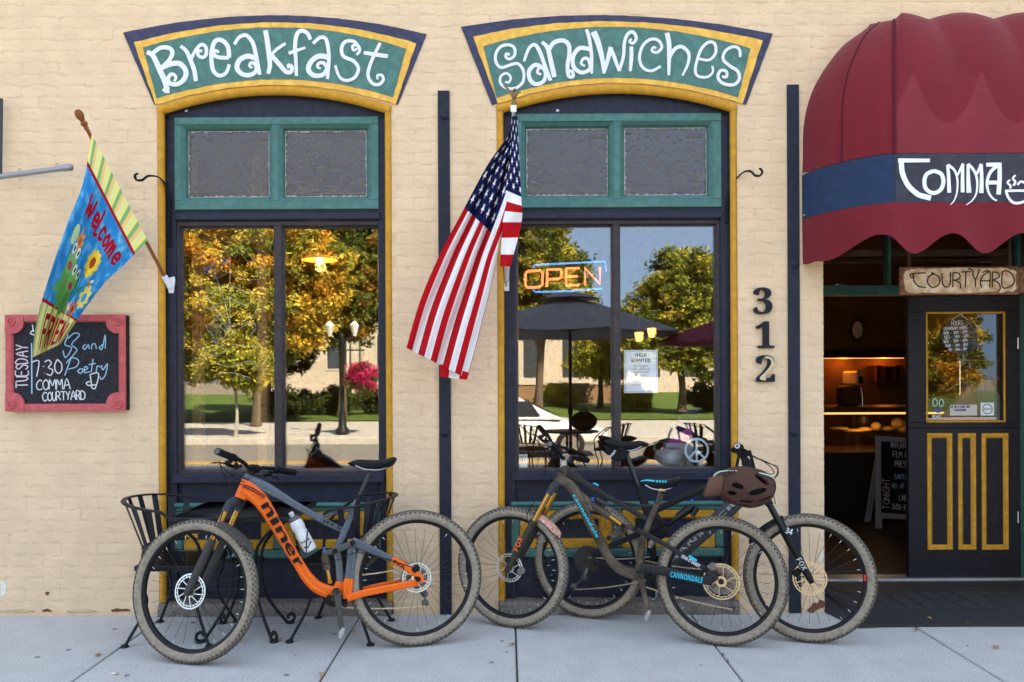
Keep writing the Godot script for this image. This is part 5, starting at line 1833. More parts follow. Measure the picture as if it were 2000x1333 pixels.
	var gl := mat("crinkled_glass", .55, .6, .62, .1)
	gl.albedo_color.a = .35
	gl.transparency = BaseMaterial3D.TRANSPARENCY_ALPHA
	part(g2, "bowl", gl, gb)
	var ws := MB.new()
	slab_box(ws, W2[0], W2[1], sil - .06, sil - .006, -.349, -.135, .004)
	part(ws, "inner_sill", tb, building)
	# counter with a lit pastry case, seen through the doorway
	var pcs := thing("pastry_case", "lit glass pastry counter glimpsed through the open doorway", "counter")
	var cz := -3.0
	var ca := W(1600, 806, cz)
	var cb := W(1800, 806, cz)
	var c0 := MB.new()
	slab_box(c0, ca.x, cb.x + .5, .03, .72, cz - .7, cz, .01)
	part(c0, "base", mat("counter_black", .02, .018, .016, .5), pcs)
	var c1 := MB.new()
	slab_box(c1, ca.x, cb.x + .5, ca.y + .0, ca.y + .05, cz - .7, cz + .01, .006)
	part(c1, "top", mat("counter_wood", .10, .05, .02, .4), pcs)
	var cl := MB.new()
	slab_box(cl, ca.x + .06, cb.x + .3, ca.y - .022, ca.y - .003, cz - .04, cz - .005, .004)
	part(cl, "light_strip", glow("case_light", 1.0, .62, .18, .55), pcs)
	lamp(Vector3((ca.x + cb.x) / 2, ca.y - .08, cz - .12), Color(1, .75, .38), .10, .04)
	var cg := MB.new()
	cg.box(Vector3((ca.x + cb.x) / 2 + .25, (ca.y + .72) / 2, cz - .004), Vector3(cb.x - ca.x + .5, ca.y - .72, .005))
	part(cg, "front_glass", glass("clear_glass"), pcs)
	for q in [[1640, 832, .1, .02], [1668, 836, .12, .02], [1690, 834, .08, .03], [1712, 828, .05, .05], [1735, 832, .1, .03], [1755, 822, .07, .06], [1762, 832, .06, .05]]:
		var o := W(q[0], q[1] + 6, cz - .3)
		var fm := MB.new()
		fm.ball(Vector3.ZERO, Vector3(q[2], q[3], .08), Basis.IDENTITY, 8, 12)
		var f := part(fm, "pastry", rough_mat("bread", Color(.42, .20, .05), Color(.62, .36, .10), .7, .1))
		f.position = Vector3(o.x, maxf(.72 + q[3], o.y), o.z)
		tag(f, "golden pastry lying in the lit counter case", "pastry", "pastries in the case")
	# clock, machines and cupboards behind the counter
	var ck := thing("wall_clock", "small round wall clock with a dark rim inside the doorway", "clock", W(1673, 645, -5.0))
	var k1 := MB.new()
	k1.lathe([Vector2(0, .03), Vector2(.09, .03), Vector2(.10, .045), Vector2(.115, .03), Vector2(.115, 0)], 28, Transform3D(Basis(Vector3.RIGHT, PI / 2).scaled(Vector3(.75, 1.25, 1)), Vector3.ZERO))
	part(k1, "rim", mat("dark_bronze", .05, .035, .02, .4, .6), ck)
	var k2 := MB.new()
	k2.lathe([Vector2(0, .034), Vector2(.088, .034)], 28, Transform3D(Basis(Vector3.RIGHT, PI / 2).scaled(Vector3(.75, 1.25, 1)), Vector3.ZERO))
	part(k2, "dial", mat("ivory_dial", .62, .52, .36, .5), ck)
	part(wall_boxes([[3.0, 6.8, .0, 3.5, -5.25, -5.02]]), "back_wall", wl, building)
	var pt := thing("wood_rail", "dark timber rail along the wall behind the counter", "rail")
	var pr := MB.new()
	slab_box(pr, 3.0, 6.8, W(0, 694, -5.0).y - .06, W(0, 694, -5.0).y + .03, -5.018, -4.97, .006)
	part(pr, "board", mat("dark_timber", .05, .02, .008, .5), pt)
	for q in [[1728, 715, 1748, 748], [1748, 714, 1764, 748], [1712, 714, 1724, 746]]:
		var cu := rc(q, -4.8)
		var cp := thing("wall_cupboard", {1728: "dark red framed cupboard in the middle of the row behind the counter", 1748: "dark red framed cupboard nearest the door edge behind the counter", 1712: "narrow dark red framed cupboard nearest the towel dispenser"}[q[0]], "cupboard", Vector3.ZERO, "cupboards behind the counter")
		var m1 := MB.new()
		sash(m1, cu, [cu.grow(-.03)], -4.84, -4.8, .006)
		part(m1, "frame", mat("cupboard_red", .20, .05, .02, .5), cp)
		var m2 := MB.new()
		slab_box(m2, cu.position.x + .002, cu.end.x - .002, cu.position.y + .002, cu.end.y - .002, -5.018, -4.841, 0)
		part(m2, "box", mat("dark_timber", .05, .02, .008, .5), cp)
	var em := thing("paper_dispenser", "cream paper towel dispenser behind the lit counter", "dispenser")
	var e1 := MB.new()
	var er := rc([1673, 725, 1687, 752], -4.6)
	slab_box(e1, er.position.x, er.end.x, er.position.y, er.end.y, -5.018, -4.6, .02)
	part(e1, "case", mat("dispenser_cream", .60, .50, .34, .5), em)
	var e2 := MB.new()
	slab_box(e2, er.position.x + .03, er.end.x - .01, er.position.y + .01, er.position.y + .10, -4.61, -4.597, .002)
	part(e2, "slot", mat("black_plastic", .02, .02, .02, .4), em)
	var cof := thing("coffee_machine", "dark coffee machine with chrome tap on the counter", "machine")
	var f1 := MB.new()
	var fr1 := rc([1644, 754, 1672, 800], -3.4)
	slab_box(f1, fr1.position.x, fr1.end.x, ca.y + .05, fr1.end.y, -3.55, -3.3, .02)
	part(f1, "body", mat("machine_brown", .07, .035, .018, .35), cof)
	var f2 := MB.new()
	f2.tube([W(1685, 800, -3.2), W(1685, 776, -3.2), W(1682, 757, -3.2)], .012, 8)
	part(f2, "tap", mat("chrome", .75, .75, .75, .12, 1.0), cof)
	# strip lamp under the rail
	var ry := W(0, 694, -5.0).y - .06
	var hp := thing("rail_lamp", "amber strip lamp under the timber rail behind the counter", "lamp", Vector3(4.2, ry, -4.9))
	var h1 := MB.new()
	h1.box(Vector3(0, -.012, 0), Vector3(1.6, .024, .14), Basis.IDENTITY, .004)
	part(h1, "housing", mat("dark_timber", .05, .02, .008, .5), hp)
	var h2 := MB.new()
	h2.box(Vector3(0, -.030, 0), Vector3(1.5, .010, .03))
	part(h2, "tube", glow("strip_amber", 1.0, .5, .14, .5), hp)
	for x in [-.5, .0, .5]:
		lamp(Vector3(4.2 + x, ry - .06, -4.86), Color(1, .55, .16), .16, .05)
	# a-frame board on the cafe floor
	var sb := thing("sandwich_board", "grey framed chalkboard stand headed Tonight inside the doorway", "sign")
	var zs := -2.6
	var R0 := rc([1709, 852, 1800, 1012], zs)
	var tilt := Basis(Vector3.BACK, -.06)
	var o0 := Vector3(R0.position.x, R0.position.y, zs)
	var sf := MB.new()
	sf.xf = Transform3D(tilt * Basis(Vector3.RIGHT, -.12), o0)
	var rc0 := Rect2(0, 0, R0.size.x, R0.size.y)
	sash(sf, rc0, [rc0.grow(-.055)], 0, .03, .008)
	sf.box(Vector3(.03, -.09, .012), Vector3(.055, .22, .028))
	sf.box(Vector3(R0.size.x - .03, -.09, .012), Vector3(.055, .22, .028))
	part(sf, "frame", mat("board_grey", .34, .34, .37, .6), sb)
	var ss := MB.new()
	ss.xf = sf.xf
	ss.box(Vector3(R0.size.x / 2, R0.size.y / 2, .008), Vector3(R0.size.x - .09, R0.size.y - .09, .008))
	part(ss, "slate", mat("slate_black", .012, .012, .014, .8), sb)
	var s3 := MB.new()
	hand(s3, "TONIGHT", sf.xf * Transform3D(Basis(Vector3.BACK, PI / 2), Vector3(.135, .09, .0135)), .065, .007, 0, .2, .7)
	part(s3, "writing", mat("chalk_pink", .62, .50, .56, .95), sb)
	var s4 := MB.new()
	for q in [["INTERNATIONAL", .15, .68], ["FILM FEST", .17, .59], ["PRESENTS", .19, .50], ["LIVE", .23, .18], ["8:00-10", .16, .09]]:
		hand(s4, q[0], sf.xf * Transform3D(Basis.IDENTITY, Vector3(q[1], q[2], .0135)), .055, .006, 0, .1, .55)
	part(s4, "writing", mat("chalk_white", .62, .62, .63, .95), sb)
	var s5 := MB.new()
	hand(s5, "SANTA", sf.xf * Transform3D(Basis.IDENTITY, Vector3(.18, .38, .0135)), .05, .006, 0, .1, .55)
	hand(s5, "NO AFTER", sf.xf * Transform3D(Basis.IDENTITY, Vector3(.16, .29, .0135)), .05, .006, 0, .1, .55)
	part(s5, "writing", mat("chalk_blue", .30, .50, .66, .95), sb)
	for lx in [.03, R0.size.x - .03]:
		var bl := MB.new()
		bl.xf = Transform3D(tilt * Basis(Vector3.RIGHT, .22), o0 + Vector3(.05, 0, -.30))
		bl.box(Vector3(lx, .28, 0), Vector3(.05, .98, .025))
		part(bl, "rear_leg", mat("board_grey", .34, .34, .37, .6), sb)
	# coats behind the door pane
	for q in [[1925, 735, "grey", .30, .29, .30], [1890, 750, "pink", .45, .16, .24]]:
		var cw := W(q[0], q[1], -1.25)
		var ct := thing("hanging_coat", "%s coat on a hanger behind the door pane" % q[2], "coat", cw, "coats behind the door")
		var c3 := MB.new()
		c3.grid(26, 14, func(u, v):
			var an: float = TAU * u
			var wd: float = lerpf(.06, .2, smoothstep(0.0, .25, v)) + .05 * v
			return Vector3(cos(an) * wd * (1.0 + .06 * sin(an * 7.0) * v), -.02 - v * .85 - .06 * absf(cos(an)) * (1.0 - v), sin(an) * (.05 + .05 * v) * (1.0 + .1 * sin(an * 5.0) * v)))
		part(c3, "cloth", mat("coat_%s" % q[2], q[3], q[4], q[5], .9), ct)
		var c4 := MB.new()
		c4.tube(cr([Vector3(-.17, -.06, 0), Vector3(0, .02, 0), Vector3(.17, -.06, 0)], 4), .006, 6)
		c4.tube(cr([Vector3(0, .02, 0), Vector3(0, .06, 0), Vector3(.02, .09, 0), Vector3(0, .11, 0), Vector3(-.02, .095, 0)], 4), .003, 6)
		part(c4, "hanger", mat("hanger_wood", .4, .25, .1, .5), ct)
	var rk := thing("coat_rail", "chrome coat rail behind the glazed door", "rail")
	var r9 := MB.new()
	r9.tube([Vector3(3.55, W(0, 720, -1.25).y + .03, -1.25), Vector3(4.3, W(0, 720, -1.25).y + .03, -1.25)], .012, 8)
	r9.tube([Vector3(4.28, 0.03, -1.25), Vector3(4.28, W(0, 720, -1.25).y + .03, -1.25)], .012, 8)
	r9.tube([Vector3(3.57, 0.03, -1.25), Vector3(3.57, W(0, 720, -1.25).y + .03, -1.25)], .012, 8)
	part(r9, "rail", mat("chrome", .75, .75, .75, .12, 1.0), rk)

func lamp(at: Vector3, c: Color, e: float, size: float) -> void:
	var l := OmniLight3D.new()
	l.name = numbered("lamp_light")
	l.light_color = c
	l.light_energy = e * .08
	l.light_size = size
	l.omni_range = 12.0
	l.omni_attenuation = 2.0
	l.shadow_enabled = true
	add_child(l)
	l.position = at

# ---------- bicycles ----------
var wheel_cache := {}

class Bike:
	var node: Node3D
	var inv: Transform3D
	var eye: Vector3
	func at(p: Vector3, o: Vector3) -> Vector3:
		# where the sight line through p (on the wall) meets the bike's own plane, o.z to its side
		var a := inv * eye
		var b := inv * p
		var s := (o.z - a.z) / (b.z - a.z)
		return a.lerp(b, s)

var bk: Bike
var bk_x := 0.0
var bk_y := 0.0
var bk_k := 1.0

func bp(x: float, y: float, side := 0.0) -> Vector3:
	return bk.at(W(bk_x + x / bk_k, bk_y + y / bk_k, 0.0), Vector3(0, 0, side))

func new_bike(called: String, label: String, rear: Vector2, front: Vector2, lean: float) -> Node3D:
	var n := thing(called, label, "bicycle", Vector3(rear.x, 0, rear.y), "mountain bikes parked at the cafe")
	var r := Vector3(front.x - rear.x, 0, front.y - rear.y).normalized()
	if r.x < 0:
		r = -r
	var o := r.cross(UP).normalized()
	if o.z < 0:
		o = -o
	var v := (UP * cos(lean) - o * sin(lean)).normalized()
	var w := r.cross(v).normalized()
	n.basis = Basis(r, v, w)
	bk = Bike.new()
	bk.node = n
	bk.inv = n.transform.affine_inverse()
	bk.eye = Vector3(0, 1.5, CD)
	return n

# pts: "x,y,hw ..." in zoom pixels -> tube of flattened section; flat = side half width over half width
func limb(mb: MB, s: String, flat := .75, side := 0.0, e := 3.2, per := 5, hw_k := 1.0) -> void:
	var raw := []
	for q in s.split(" ", false):
		var c := q.split_floats(",")
		raw.append([bp(c[0], c[1], side), c[2] / bk_k / 355.0 * hw_k])
	var P := []
	var H := []
	for q in raw:
		P.append(q[0])
		H.append(Vector2(q[1], q[1] * flat))
	var R := cr(H, per)
	var Q := cr(P, per)
	mb.tube(Q, R, 14, Vector3.BACK, e)

func wheel_parts(R: float) -> Dictionary:
	if wheel_cache.has(R):
		return wheel_cache[R]
	var d := {}
	var r := .029
	var ty := MB.new()
	var c := []
	for k in 96:
		c.append(Vector3(cos(TAU * k / 96), sin(TAU * k / 96), 0) * (R - r - .003))
	ty.tube(c, Vector2(r, r), 14, Vector3.BACK, 2.0, true)
	d.tyre = ty.mesh()
	var kn := MB.new()
	var n := 84
	for k in n:
		for row in 5:
			var th: float = [-.92, -.44, 0.0, .44, .92][row]
			var ph := TAU * (k + (.5 if row % 2 == 1 else 0.0)) / n
			var out := Vector3(cos(ph) * cos(th), sin(ph) * cos(th), sin(th))
			var ctr := Vector3(cos(ph), sin(ph), 0) * (R - r - .003) + out * (r + .0012)
			var tan := Vector3(-sin(ph), cos(ph), 0)
			var b := Basis(tan, out.cross(tan).normalized(), out)
			var big: bool = row in [0, 4]
			kn.box(ctr, Vector3(.0135 if big else .0125, .0095 if big else .010, .0068 if big else .0060), b)
	d.tread = kn.mesh()
	var rm := MB.new()
	var ro := R - r * 2 + .004
	var pr := [Vector2(ro, -.016), Vector2(ro - .003, -.0165), Vector2(ro - .010, -.0155), Vector2(ro - .019, -.008), Vector2(ro - .021, 0), Vector2(ro - .019, .008), Vector2(ro - .010, .0155), Vector2(ro - .003, .0165), Vector2(ro, .016)]
	rm.lathe(pr, 72, Transform3D(Basis(Vector3.RIGHT, PI / 2), Vector3.ZERO))
	d.rim = rm.mesh()
	var sp := MB.new()
	sp.tube([Vector3(0, .024, 0), Vector3(0, ro - .024, 0)], .0011, 5)
	d.spoke = sp.mesh()
	var ni := MB.new()
	ni.tube([Vector3(0, ro - .040, 0), Vector3(0, ro - .023, 0)], .0022, 5)
	d.nipple = ni.mesh()
	d.reach = ro
	var hb := MB.new()
	hb.lathe([Vector2(0, -.055), Vector2(.011, -.055), Vector2(.012, -.036), Vector2(.029, -.034), Vector2(.029, -.029), Vector2(.016, -.024), Vector2(.014, 0), Vector2(.016, .024), Vector2(.029, .029), Vector2(.029, .034), Vector2(.012, .036), Vector2(.011, .055), Vector2(0, .055)], 20, Transform3D(Basis(Vector3.RIGHT, PI / 2), Vector3.ZERO))
	d.hub = hb.mesh()
	wheel_cache[R] = d
	return d

func rotor_mesh(r: float, arms: int) -> ArrayMesh:
	var mb := MB.new()
	for q in [[r, r - .0075], [r - .0145, r - .0185]]:
		mb.lathe([Vector2(q[0], .001), Vector2(q[0], -.001), Vector2(q[1], -.001), Vector2(q[1], .001), Vector2(q[0], .001)], 48, Transform3D(Basis(Vector3.RIGHT, PI / 2), Vector3.ZERO), false)
	for k in 24:
		var a := TAU * k / 24
		mb.bar(Vector3(cos(a), sin(a), 0) * (r - .021), Vector3(cos(a + .05), sin(a + .05), 0) * (r - .009), .004, .0018, Vector3.BACK)
	for k in arms:
		var a := TAU * k / arms
		mb.bar(Vector3(cos(a), sin(a), 0) * .022, Vector3(cos(a + .38), sin(a + .38), 0) * (r - .018), .0045, .0018, Vector3.BACK)
	mb.lathe([Vector2(.030, .0012), Vector2(.030, -.0012), Vector2(.016, -.0012), Vector2(.016, .0012), Vector2(.030, .0012)], 24, Transform3D(Basis(Vector3.RIGHT, PI / 2), Vector3.ZERO), false)
	return mb.mesh()

func tyre_mats() -> Array:
	var a := rough_mat("tyre_dust", Color(.21, .172, .128), Color(.36, .30, .225), .95, .35, .02, .15, 41, .25, .15)
	var b := rough_mat("tread_rubber", Color(.045, .041, .037), Color(.20, .175, .145), .9, .12, .03, .1, 43, .15)
	return [a, b]

# world: centre on the ground and heading of the wheel
func add_wheel(bike: Node3D, called: String, R: float, centre: Vector3, b: Basis, rim_m: Material, rotor_r: float, rotor_m: Material, arms := 8, spokes := 28, rotor_side := 1.0) -> Node3D:
	var w := sub(called, bike, centre)
	w.basis = b
	var d := wheel_parts(R)
	var tm := tyre_mats()
	put(d.tyre, "tyre", tm[0], w)
	put(d.tread, "tread", tm[1], w)
	put(d.rim, "rim", rim_m, w)
	put(d.hub, "hub", mat("hub_black", .012, .012, .012, .35, .5), w)
	var sm := mat("spoke_black", .03, .03, .032, .35, .6)
	for k in spokes:
		var s := put(d.spoke, "spoke", sm, w)
		var sd := 1.0 if k % 2 == 0 else -1.0
		var a := TAU * k / spokes
		var lead := .42 if (k / 2) % 2 == 0 else -.42
		# hub end sits on a flange, rim end on the centre line
		var p0 := Vector3(cos(a + lead) * .024, sin(a + lead) * .024, sd * .030)
		var p1 = Vector3(cos(a), sin(a), 0) * (d.reach - .024)
		var y = (p1 - p0).normalized()
		var x = y.cross(Vector3.BACK).normalized()
		s.transform = Transform3D(Basis(x, y, x.cross(y)), p0 - y * .024)
		if true:
			var nn := put(d.nipple, "nipple", mat("nipple_silver", .6, .6, .6, .4, .7), w)
			nn.transform = s.transform
	if rotor_r > 0:
		var ro := put(rotor_mesh(rotor_r, arms), "brake_rotor", rotor_m, w)
		ro.position.z = .040 * rotor_side
	return w

func saddle(bike: Node3D, nose: Vector3, tail: Vector3, thick: float, m: Material, top: Material = null) -> void:
	var s := MB.new()
	var dirv := tail - nose
	var f := func(u, v):
		# u nose to tail, v round the section
		var wid := lerpf(.022, .068, smoothstep(.35, .95, u)) * (1.0 if u > .04 else .6)
		wid *= 1.0 - .35 * smoothstep(.93, 1.0, u)
		var an: float = TAU * v
		var c = nose + dirv * u + Vector3(0, -.012 * sin(u * PI) + .012 * smoothstep(.7, 1.0, u) - .010 * smoothstep(.2, .0, u), 0)
		var h := thick * (.5 + .5 * smoothstep(0.0, .3, u)) * (.12 + .88 * sqrt(maxf(0.0, 1.0 - pow(absf(2.0 * u - 1.0), 7.0))))
		var yy := cos(an) * (h * .38 if cos(an) > 0 else h * .75)
		return c + Vector3(0, yy, sin(an) * wid)
	s.grid(24, 18, f)
	for e in [0.0, 1.0]:
		var ring := []
		for k in 18:
			ring.append(f.call(e, k / 18.0))
		var ctr := Vector3.ZERO
		for q in ring:
			ctr += q / 18.0
		for k in 18:
			var nn := dirv.normalized() * (1.0 if e > 0 else -1.0)
			s.tri(ctr, ring[k], ring[(k + 1) % 18], nn, nn, nn)
	part(s, "saddle", m, bike)
	var r := MB.new()
	for z in [-.022, .022]:
		r.tube(cr([nose + dirv * .12 + Vector3(0, -thick * .4, z * .5), nose + dirv * .35 + Vector3(0, -thick * .95, z), nose + dirv * .68 + Vector3(0, -thick * .95, z), nose + dirv * .92 + Vector3(0, -thick * .3, z * 1.4)], 4), .0038, 6)
	part(r, "saddle_rails", mat("rail_steel", .5, .5, .5, .3, .9), bike)
	if top:
		for k in 4:
			var tmb := MB.new()
			var u0 := .42 + k * .07
			tmb.grid(2, 4, func(u, v): return f.call(u0 + u * .045, .135 + .10 * v) + Vector3(0, .0012, .0012), .0)
			part(tmb, "saddle_stripe", top, bike)
		var t2 := MB.new()
		t2.grid(10, 3, func(u, v): return f.call(.03 + u * .36, .14 + .08 * v) + Vector3(0, .0012, .0012), .0)
		part(t2, "saddle_stripe", top, bike)

# handlebar in the bike's own axes
func cockpit(bike: Node3D, clamp_at: Vector3, steer: Vector3, a: Vector3, fwd: Vector3, half: float, tilt: float, stem_m: Material) -> void:
	var bm := mat("bar_black", .0096, .0096, .0108, .35)
	var rub := mat("grip_rubber", .0108, .0108, .0114, .8)
	var ends := []
	var mid := []
	for s in [-1.0, 1.0]:
		var up := Vector3(0, 1, 0)
		var P := [clamp_at, clamp_at + a * s * .05, clamp_at + a * s * .13 + up * (.022 + tilt * s * .13), clamp_at + a * s * half + up * (.030 + tilt * s * half) - fwd * .03]
		var g0: Vector3 = P[2].lerp(P[3], .38)
		var mb := MB.new()
		mb.tube(cr([P[0], P[1], P[2], P[3]], 5), [.0155, .0155, .015, .0135, .0125, .0112], 12)
		part(mb, "handlebar", bm, bike)
		var gm := MB.new()
		var n := 16
		var pts := []
		var rr := []
		for k in n + 1:
			pts.append(g0.lerp(P[3], float(k) / n))
			rr.append(.018 + (.0006 if k % 2 == 0 else 0.0) + (.004 if k < 2 else 0.0))
		gm.tube(pts, rr, 14)
		part(gm, "grip", rub, bike)
		var cp := MB.new()
		var od: Vector3 = (P[3] - g0).normalized()
		cp.tube([P[3], P[3] + od * .004], .0135, 14)
		cp.tube([P[3] + od * .0041, P[3] + od * .005], .008, 12)
		part(cp, "bar_end_plug", mat("plug_grey", .12, .12, .13, .4), bike)
		# brake lever with its clamp and reservoir
		var lv := MB.new()
		var c0: Vector3 = P[2].lerp(P[3], .26)
		lv.tube([c0 - od * .012, c0 + od * .012], .018, 12)
		lv.tube(cr([c0 + fwd * .018 - up * .012, c0 + fwd * .045 - up * .024 + od * .02, c0 + fwd * .040 - up * .030 - od * .05], 4), .011, 8)
		lv.tube(cr([c0 + fwd * .046 - up * .024 + od * .015, c0 + fwd * .062 - up * .030 + od * .06, c0 + fwd * .055 - up * .040 + od * .115, c0 + fwd * .068 - up * .044 + od * .135], 5), [.006, .005, .0045, .004], 8)
		part(lv, "brake_lever", mat("lever_black", .0132, .0132, .0144, .3, .4), bike)
		var sh := MB.new()
		sh.tube([c0 - od * .03 - up * .02 + fwd * .01, c0 - od * .055 - up * .038 + fwd * .02], [.010, .014], 10)
		sh.box(c0 - od * .06 - up * .03 + fwd * .005, Vector3(.03, .012, .03), Basis(Vector3.RIGHT, .5), .003)
		part(sh, "shifter", mat("lever_black", .0132, .0132, .0144, .3, .4), bike)
		ends.append(c0 - od * .05 - up * .03 + fwd * .04)
	var st := MB.new()
	st.tube([steer, steer.lerp(clamp_at, .5) + Vector3(0, .004, 0), clamp_at], [.020, .018, .019], 12)
	st.tube([clamp_at - a * .026, clamp_at + a * .026], .023, 14)
	st.tube([steer - Vector3(0, .022, 0), steer + Vector3(0, .024, 0)], .021, 14)
	part(st, "stem", stem_m, bike)

func cable(bike: Node3D, pts: Array, m := "cable_black") -> void:
	var mb := MB.new()
	mb.tube(cr(pts, 8), .0026, 6)
	part(mb, "cable", mat(m, .012, .012, .013, .45), bike)

func fork(bike: Node3D, crown: Vector3, steer_top: Vector3, axle: Vector3, a: Vector3, stan: Material, low: Material, top_cap: Material, near_sign := 1.0, off := .056) -> void:
	var dirv := (axle - crown).normalized()
	for s in [-1.0, 1.0]:
		var t = crown + a * s * off
		var b = axle + a * s * (off + .004)
		var len = t.distance_to(b)
		var cm := MB.new()
		cm.tube([t - dirv * .028, t - dirv * .022, t + dirv * .035], [.016, .0225, .0225], 14)
		part(cm, "fork_cap", top_cap, bike)
		var sm := MB.new()
		sm.tube([t + dirv * .034, t + dirv * len * .42], .0175, 16)
		part(sm, "stanchion", stan, bike)
		var lm := MB.new()
		lm.tube([t + dirv * len * .40, t + dirv * len * .42, t + dirv * len * .44, t + dirv * len * .7, b + dirv * .0], [.0225, .025, .022, .0225, .019], 16)
		lm.tube([b - dirv * .015, b + dirv * .022], [.019, .015], 12)
		part(lm, "fork_lower", low, bike)
	var am := MB.new()
	var t0 := crown + dirv * .40 * crown.distance_to(axle)
	var fw := dirv.cross(a).normalized()
	if fw.y > 0:
		fw = -fw
	am.tube(cr([t0 + dirv * .03 - a * off, t0 - dirv * .055 - a * .03 - fw * .022, t0 - dirv * .055 + a * .03 - fw * .022, t0 + dirv * .03 + a * off], 5), .012, 10)
	part(am, "fork_arch", low, bike)
	var cr_ := MB.new()
	cr_.tube(cr([crown - a * off + dirv * .0, crown - a * .02 - dirv * .022, crown + a * .02 - dirv * .022, crown + a * off], 4), Vector2(.023, .026), 12, dirv, 3.0)
	part(cr_, "fork_crown", top_cap, bike)
	var ax := MB.new()
	ax.tube([axle - a * .072, axle + a * .072], .010, 12)
	part(ax, "front_axle", mat("hub_black", .012, .012, .012, .35, .5), bike)

func caliper(bike: Node3D, at: Vector3, m: Material) -> void:
	var mb := MB.new()
	mb.box(at, Vector3(.05, .036, .026), Basis(Vector3.BACK, .7), .007)
	mb.tube([at + Vector3(-.012, .004, .012), at + Vector3(-.012, .004, .018)], .010, 12)
	mb.tube([at + Vector3(.012, -.004, .012), at + Vector3(.012, -.004, .018)], .010, 12)
	part(mb, "brake_caliper", m, bike)

func crank(bike: Node3D, bb: Vector3, tip: Vector3, m: Material, side: float) -> void:
	var mb := MB.new()
	var d := tip - bb
	mb.tube([bb - d * .06, bb, bb + d * .35, bb + d * .8, tip, tip + d * .07], [Vector2(.016, .009), Vector2(.021, .010), Vector2(.016, .009), Vector2(.0135, .008), Vector2(.0135, .008), Vector2(.009, .007)], 14, Vector3.BACK, 3.0)
	part(mb, "crank_arm", m, bike)
	var pm := MB.new()
	pm.tube([tip, tip + Vector3(0, 0, side * .05)], .008, 10)
	pm.box(tip + Vector3(0, -.004, side * .052), Vector3(.060, .022, .045), Basis(Vector3.BACK, 1.2), .005)
	pm.box(tip + Vector3(0, -.004, side * .052), Vector3(.022, .034, .034), Basis(Vector3.BACK, 1.2), .004)
	part(pm, "pedal", mat("pedal_alloy", .38, .37, .35, .4, .7), bike)
	var cm := MB.new()
	cm.tube([bb, bb + Vector3(0, 0, side * .012)], .011, 14)
	part(cm, "crank_bolt", mat("hub_black", .012, .012, .012, .35, .5), bike)

func chain(bike: Node3D, a: Vector3, b: Vector3, m: Material) -> void:
	var mb := MB.new()
	var n := int(a.distance_to(b) / .0127)
	for k in n:
		var p := a.lerp(b, (k + .5) / n) + Vector3(0, -.012 * sin(PI * k / n), 0)
		mb.box(p, Vector3(.0115, .0075, .0055 if k % 2 == 0 else .0075), Basis(Vector3.BACK, atan2(b.y - a.y, b.x - a.x)))
	part(mb, "chain", m, bike)

func cassette(bike: Node3D, at: Vector3, big: float, side: float, m: Material) -> void:
	var mb := MB.new()
	for k in 9:
		var r := lerpf(big, .026, k / 8.0)
		var z := side * (.022 + k * .0042)
		var nt := int(r * 260)
		mb.lathe([Vector2(r - .004, .0009), Vector2(r - .004, -.0009), Vector2(maxf(r - .016, .012), -.0009), Vector2(maxf(r - .016, .012), .0009)], 36, Transform3D(Basis(Vector3.RIGHT, PI / 2), at + Vector3(0, 0, z)), false)
		for q in nt:
			var a := TAU * q / nt
			mb.box(at + Vector3(cos(a) * (r - .001), sin(a) * (r - .001), z), Vector3(.007, .006, .0018), Basis(Vector3.BACK, a))
		for q in 5:
			var a := TAU * q / 5 + k * .2
			mb.bar(at + Vector3(cos(a) * .014, sin(a) * .014, z), at + Vector3(cos(a + .4) * (r - .01), sin(a + .4) * (r - .01), z), .005, .0018, Vector3.BACK)
	part(mb, "cassette", m, bike)

func derailleur(bike: Node3D, at: Vector3, low: Vector3, side: float) -> void:
	var z := Vector3(0, 0, side * .055)
	var mid := at.lerp(low, .45) + Vector3(.02, 0, 0)
	var mb := MB.new()
	mb.tube([at + z * .9, at.lerp(mid, .6) + z * 1.2, mid + z], [.012, .016, .017], 10)
	mb.bar(mid + z, low + z, .006, .026, Vector3.BACK)
	mb.bar(mid + z * 1.15, low + z * 1.15, .004, .022, Vector3.BACK)
	for p in [mid, low]:
		mb.lathe([Vector2(0, .004), Vector2(.018, .004), Vector2(.021, 0), Vector2(.018, -.004), Vector2(0, -.004)], 16, Transform3D(Basis(Vector3.RIGHT, PI / 2), p + z * 1.06))
	part(mb, "derailleur", mat("derailleur_grey", .1, .1, .1, .35, .5), bike)

func shock(bike: Node3D, a: Vector3, b: Vector3, body: Material, shaft: Material, knob: Material) -> void:
	var d := b - a
	var mb := MB.new()
	mb.tube([a - d * .03, a + d * .03, a + d * .05, a + d * .55, a + d * .57], [.014, .020, .024, .024, .019], 16)
	part(mb, "shock_body", body, bike)
	var sm := MB.new()
	sm.tube([a + d * .56, b], .0125, 14)
	sm.tube([b - Vector3(0, 0, .02), b + Vector3(0, 0, .02)], .013, 12)
	part(sm, "shock_shaft", shaft, bike)
	var km := MB.new()
	km.tube([a + Vector3(0, .026, .012), a + Vector3(0, .042, .014)], [.011, .010], 12)
	part(km, "adjuster", knob, bike)

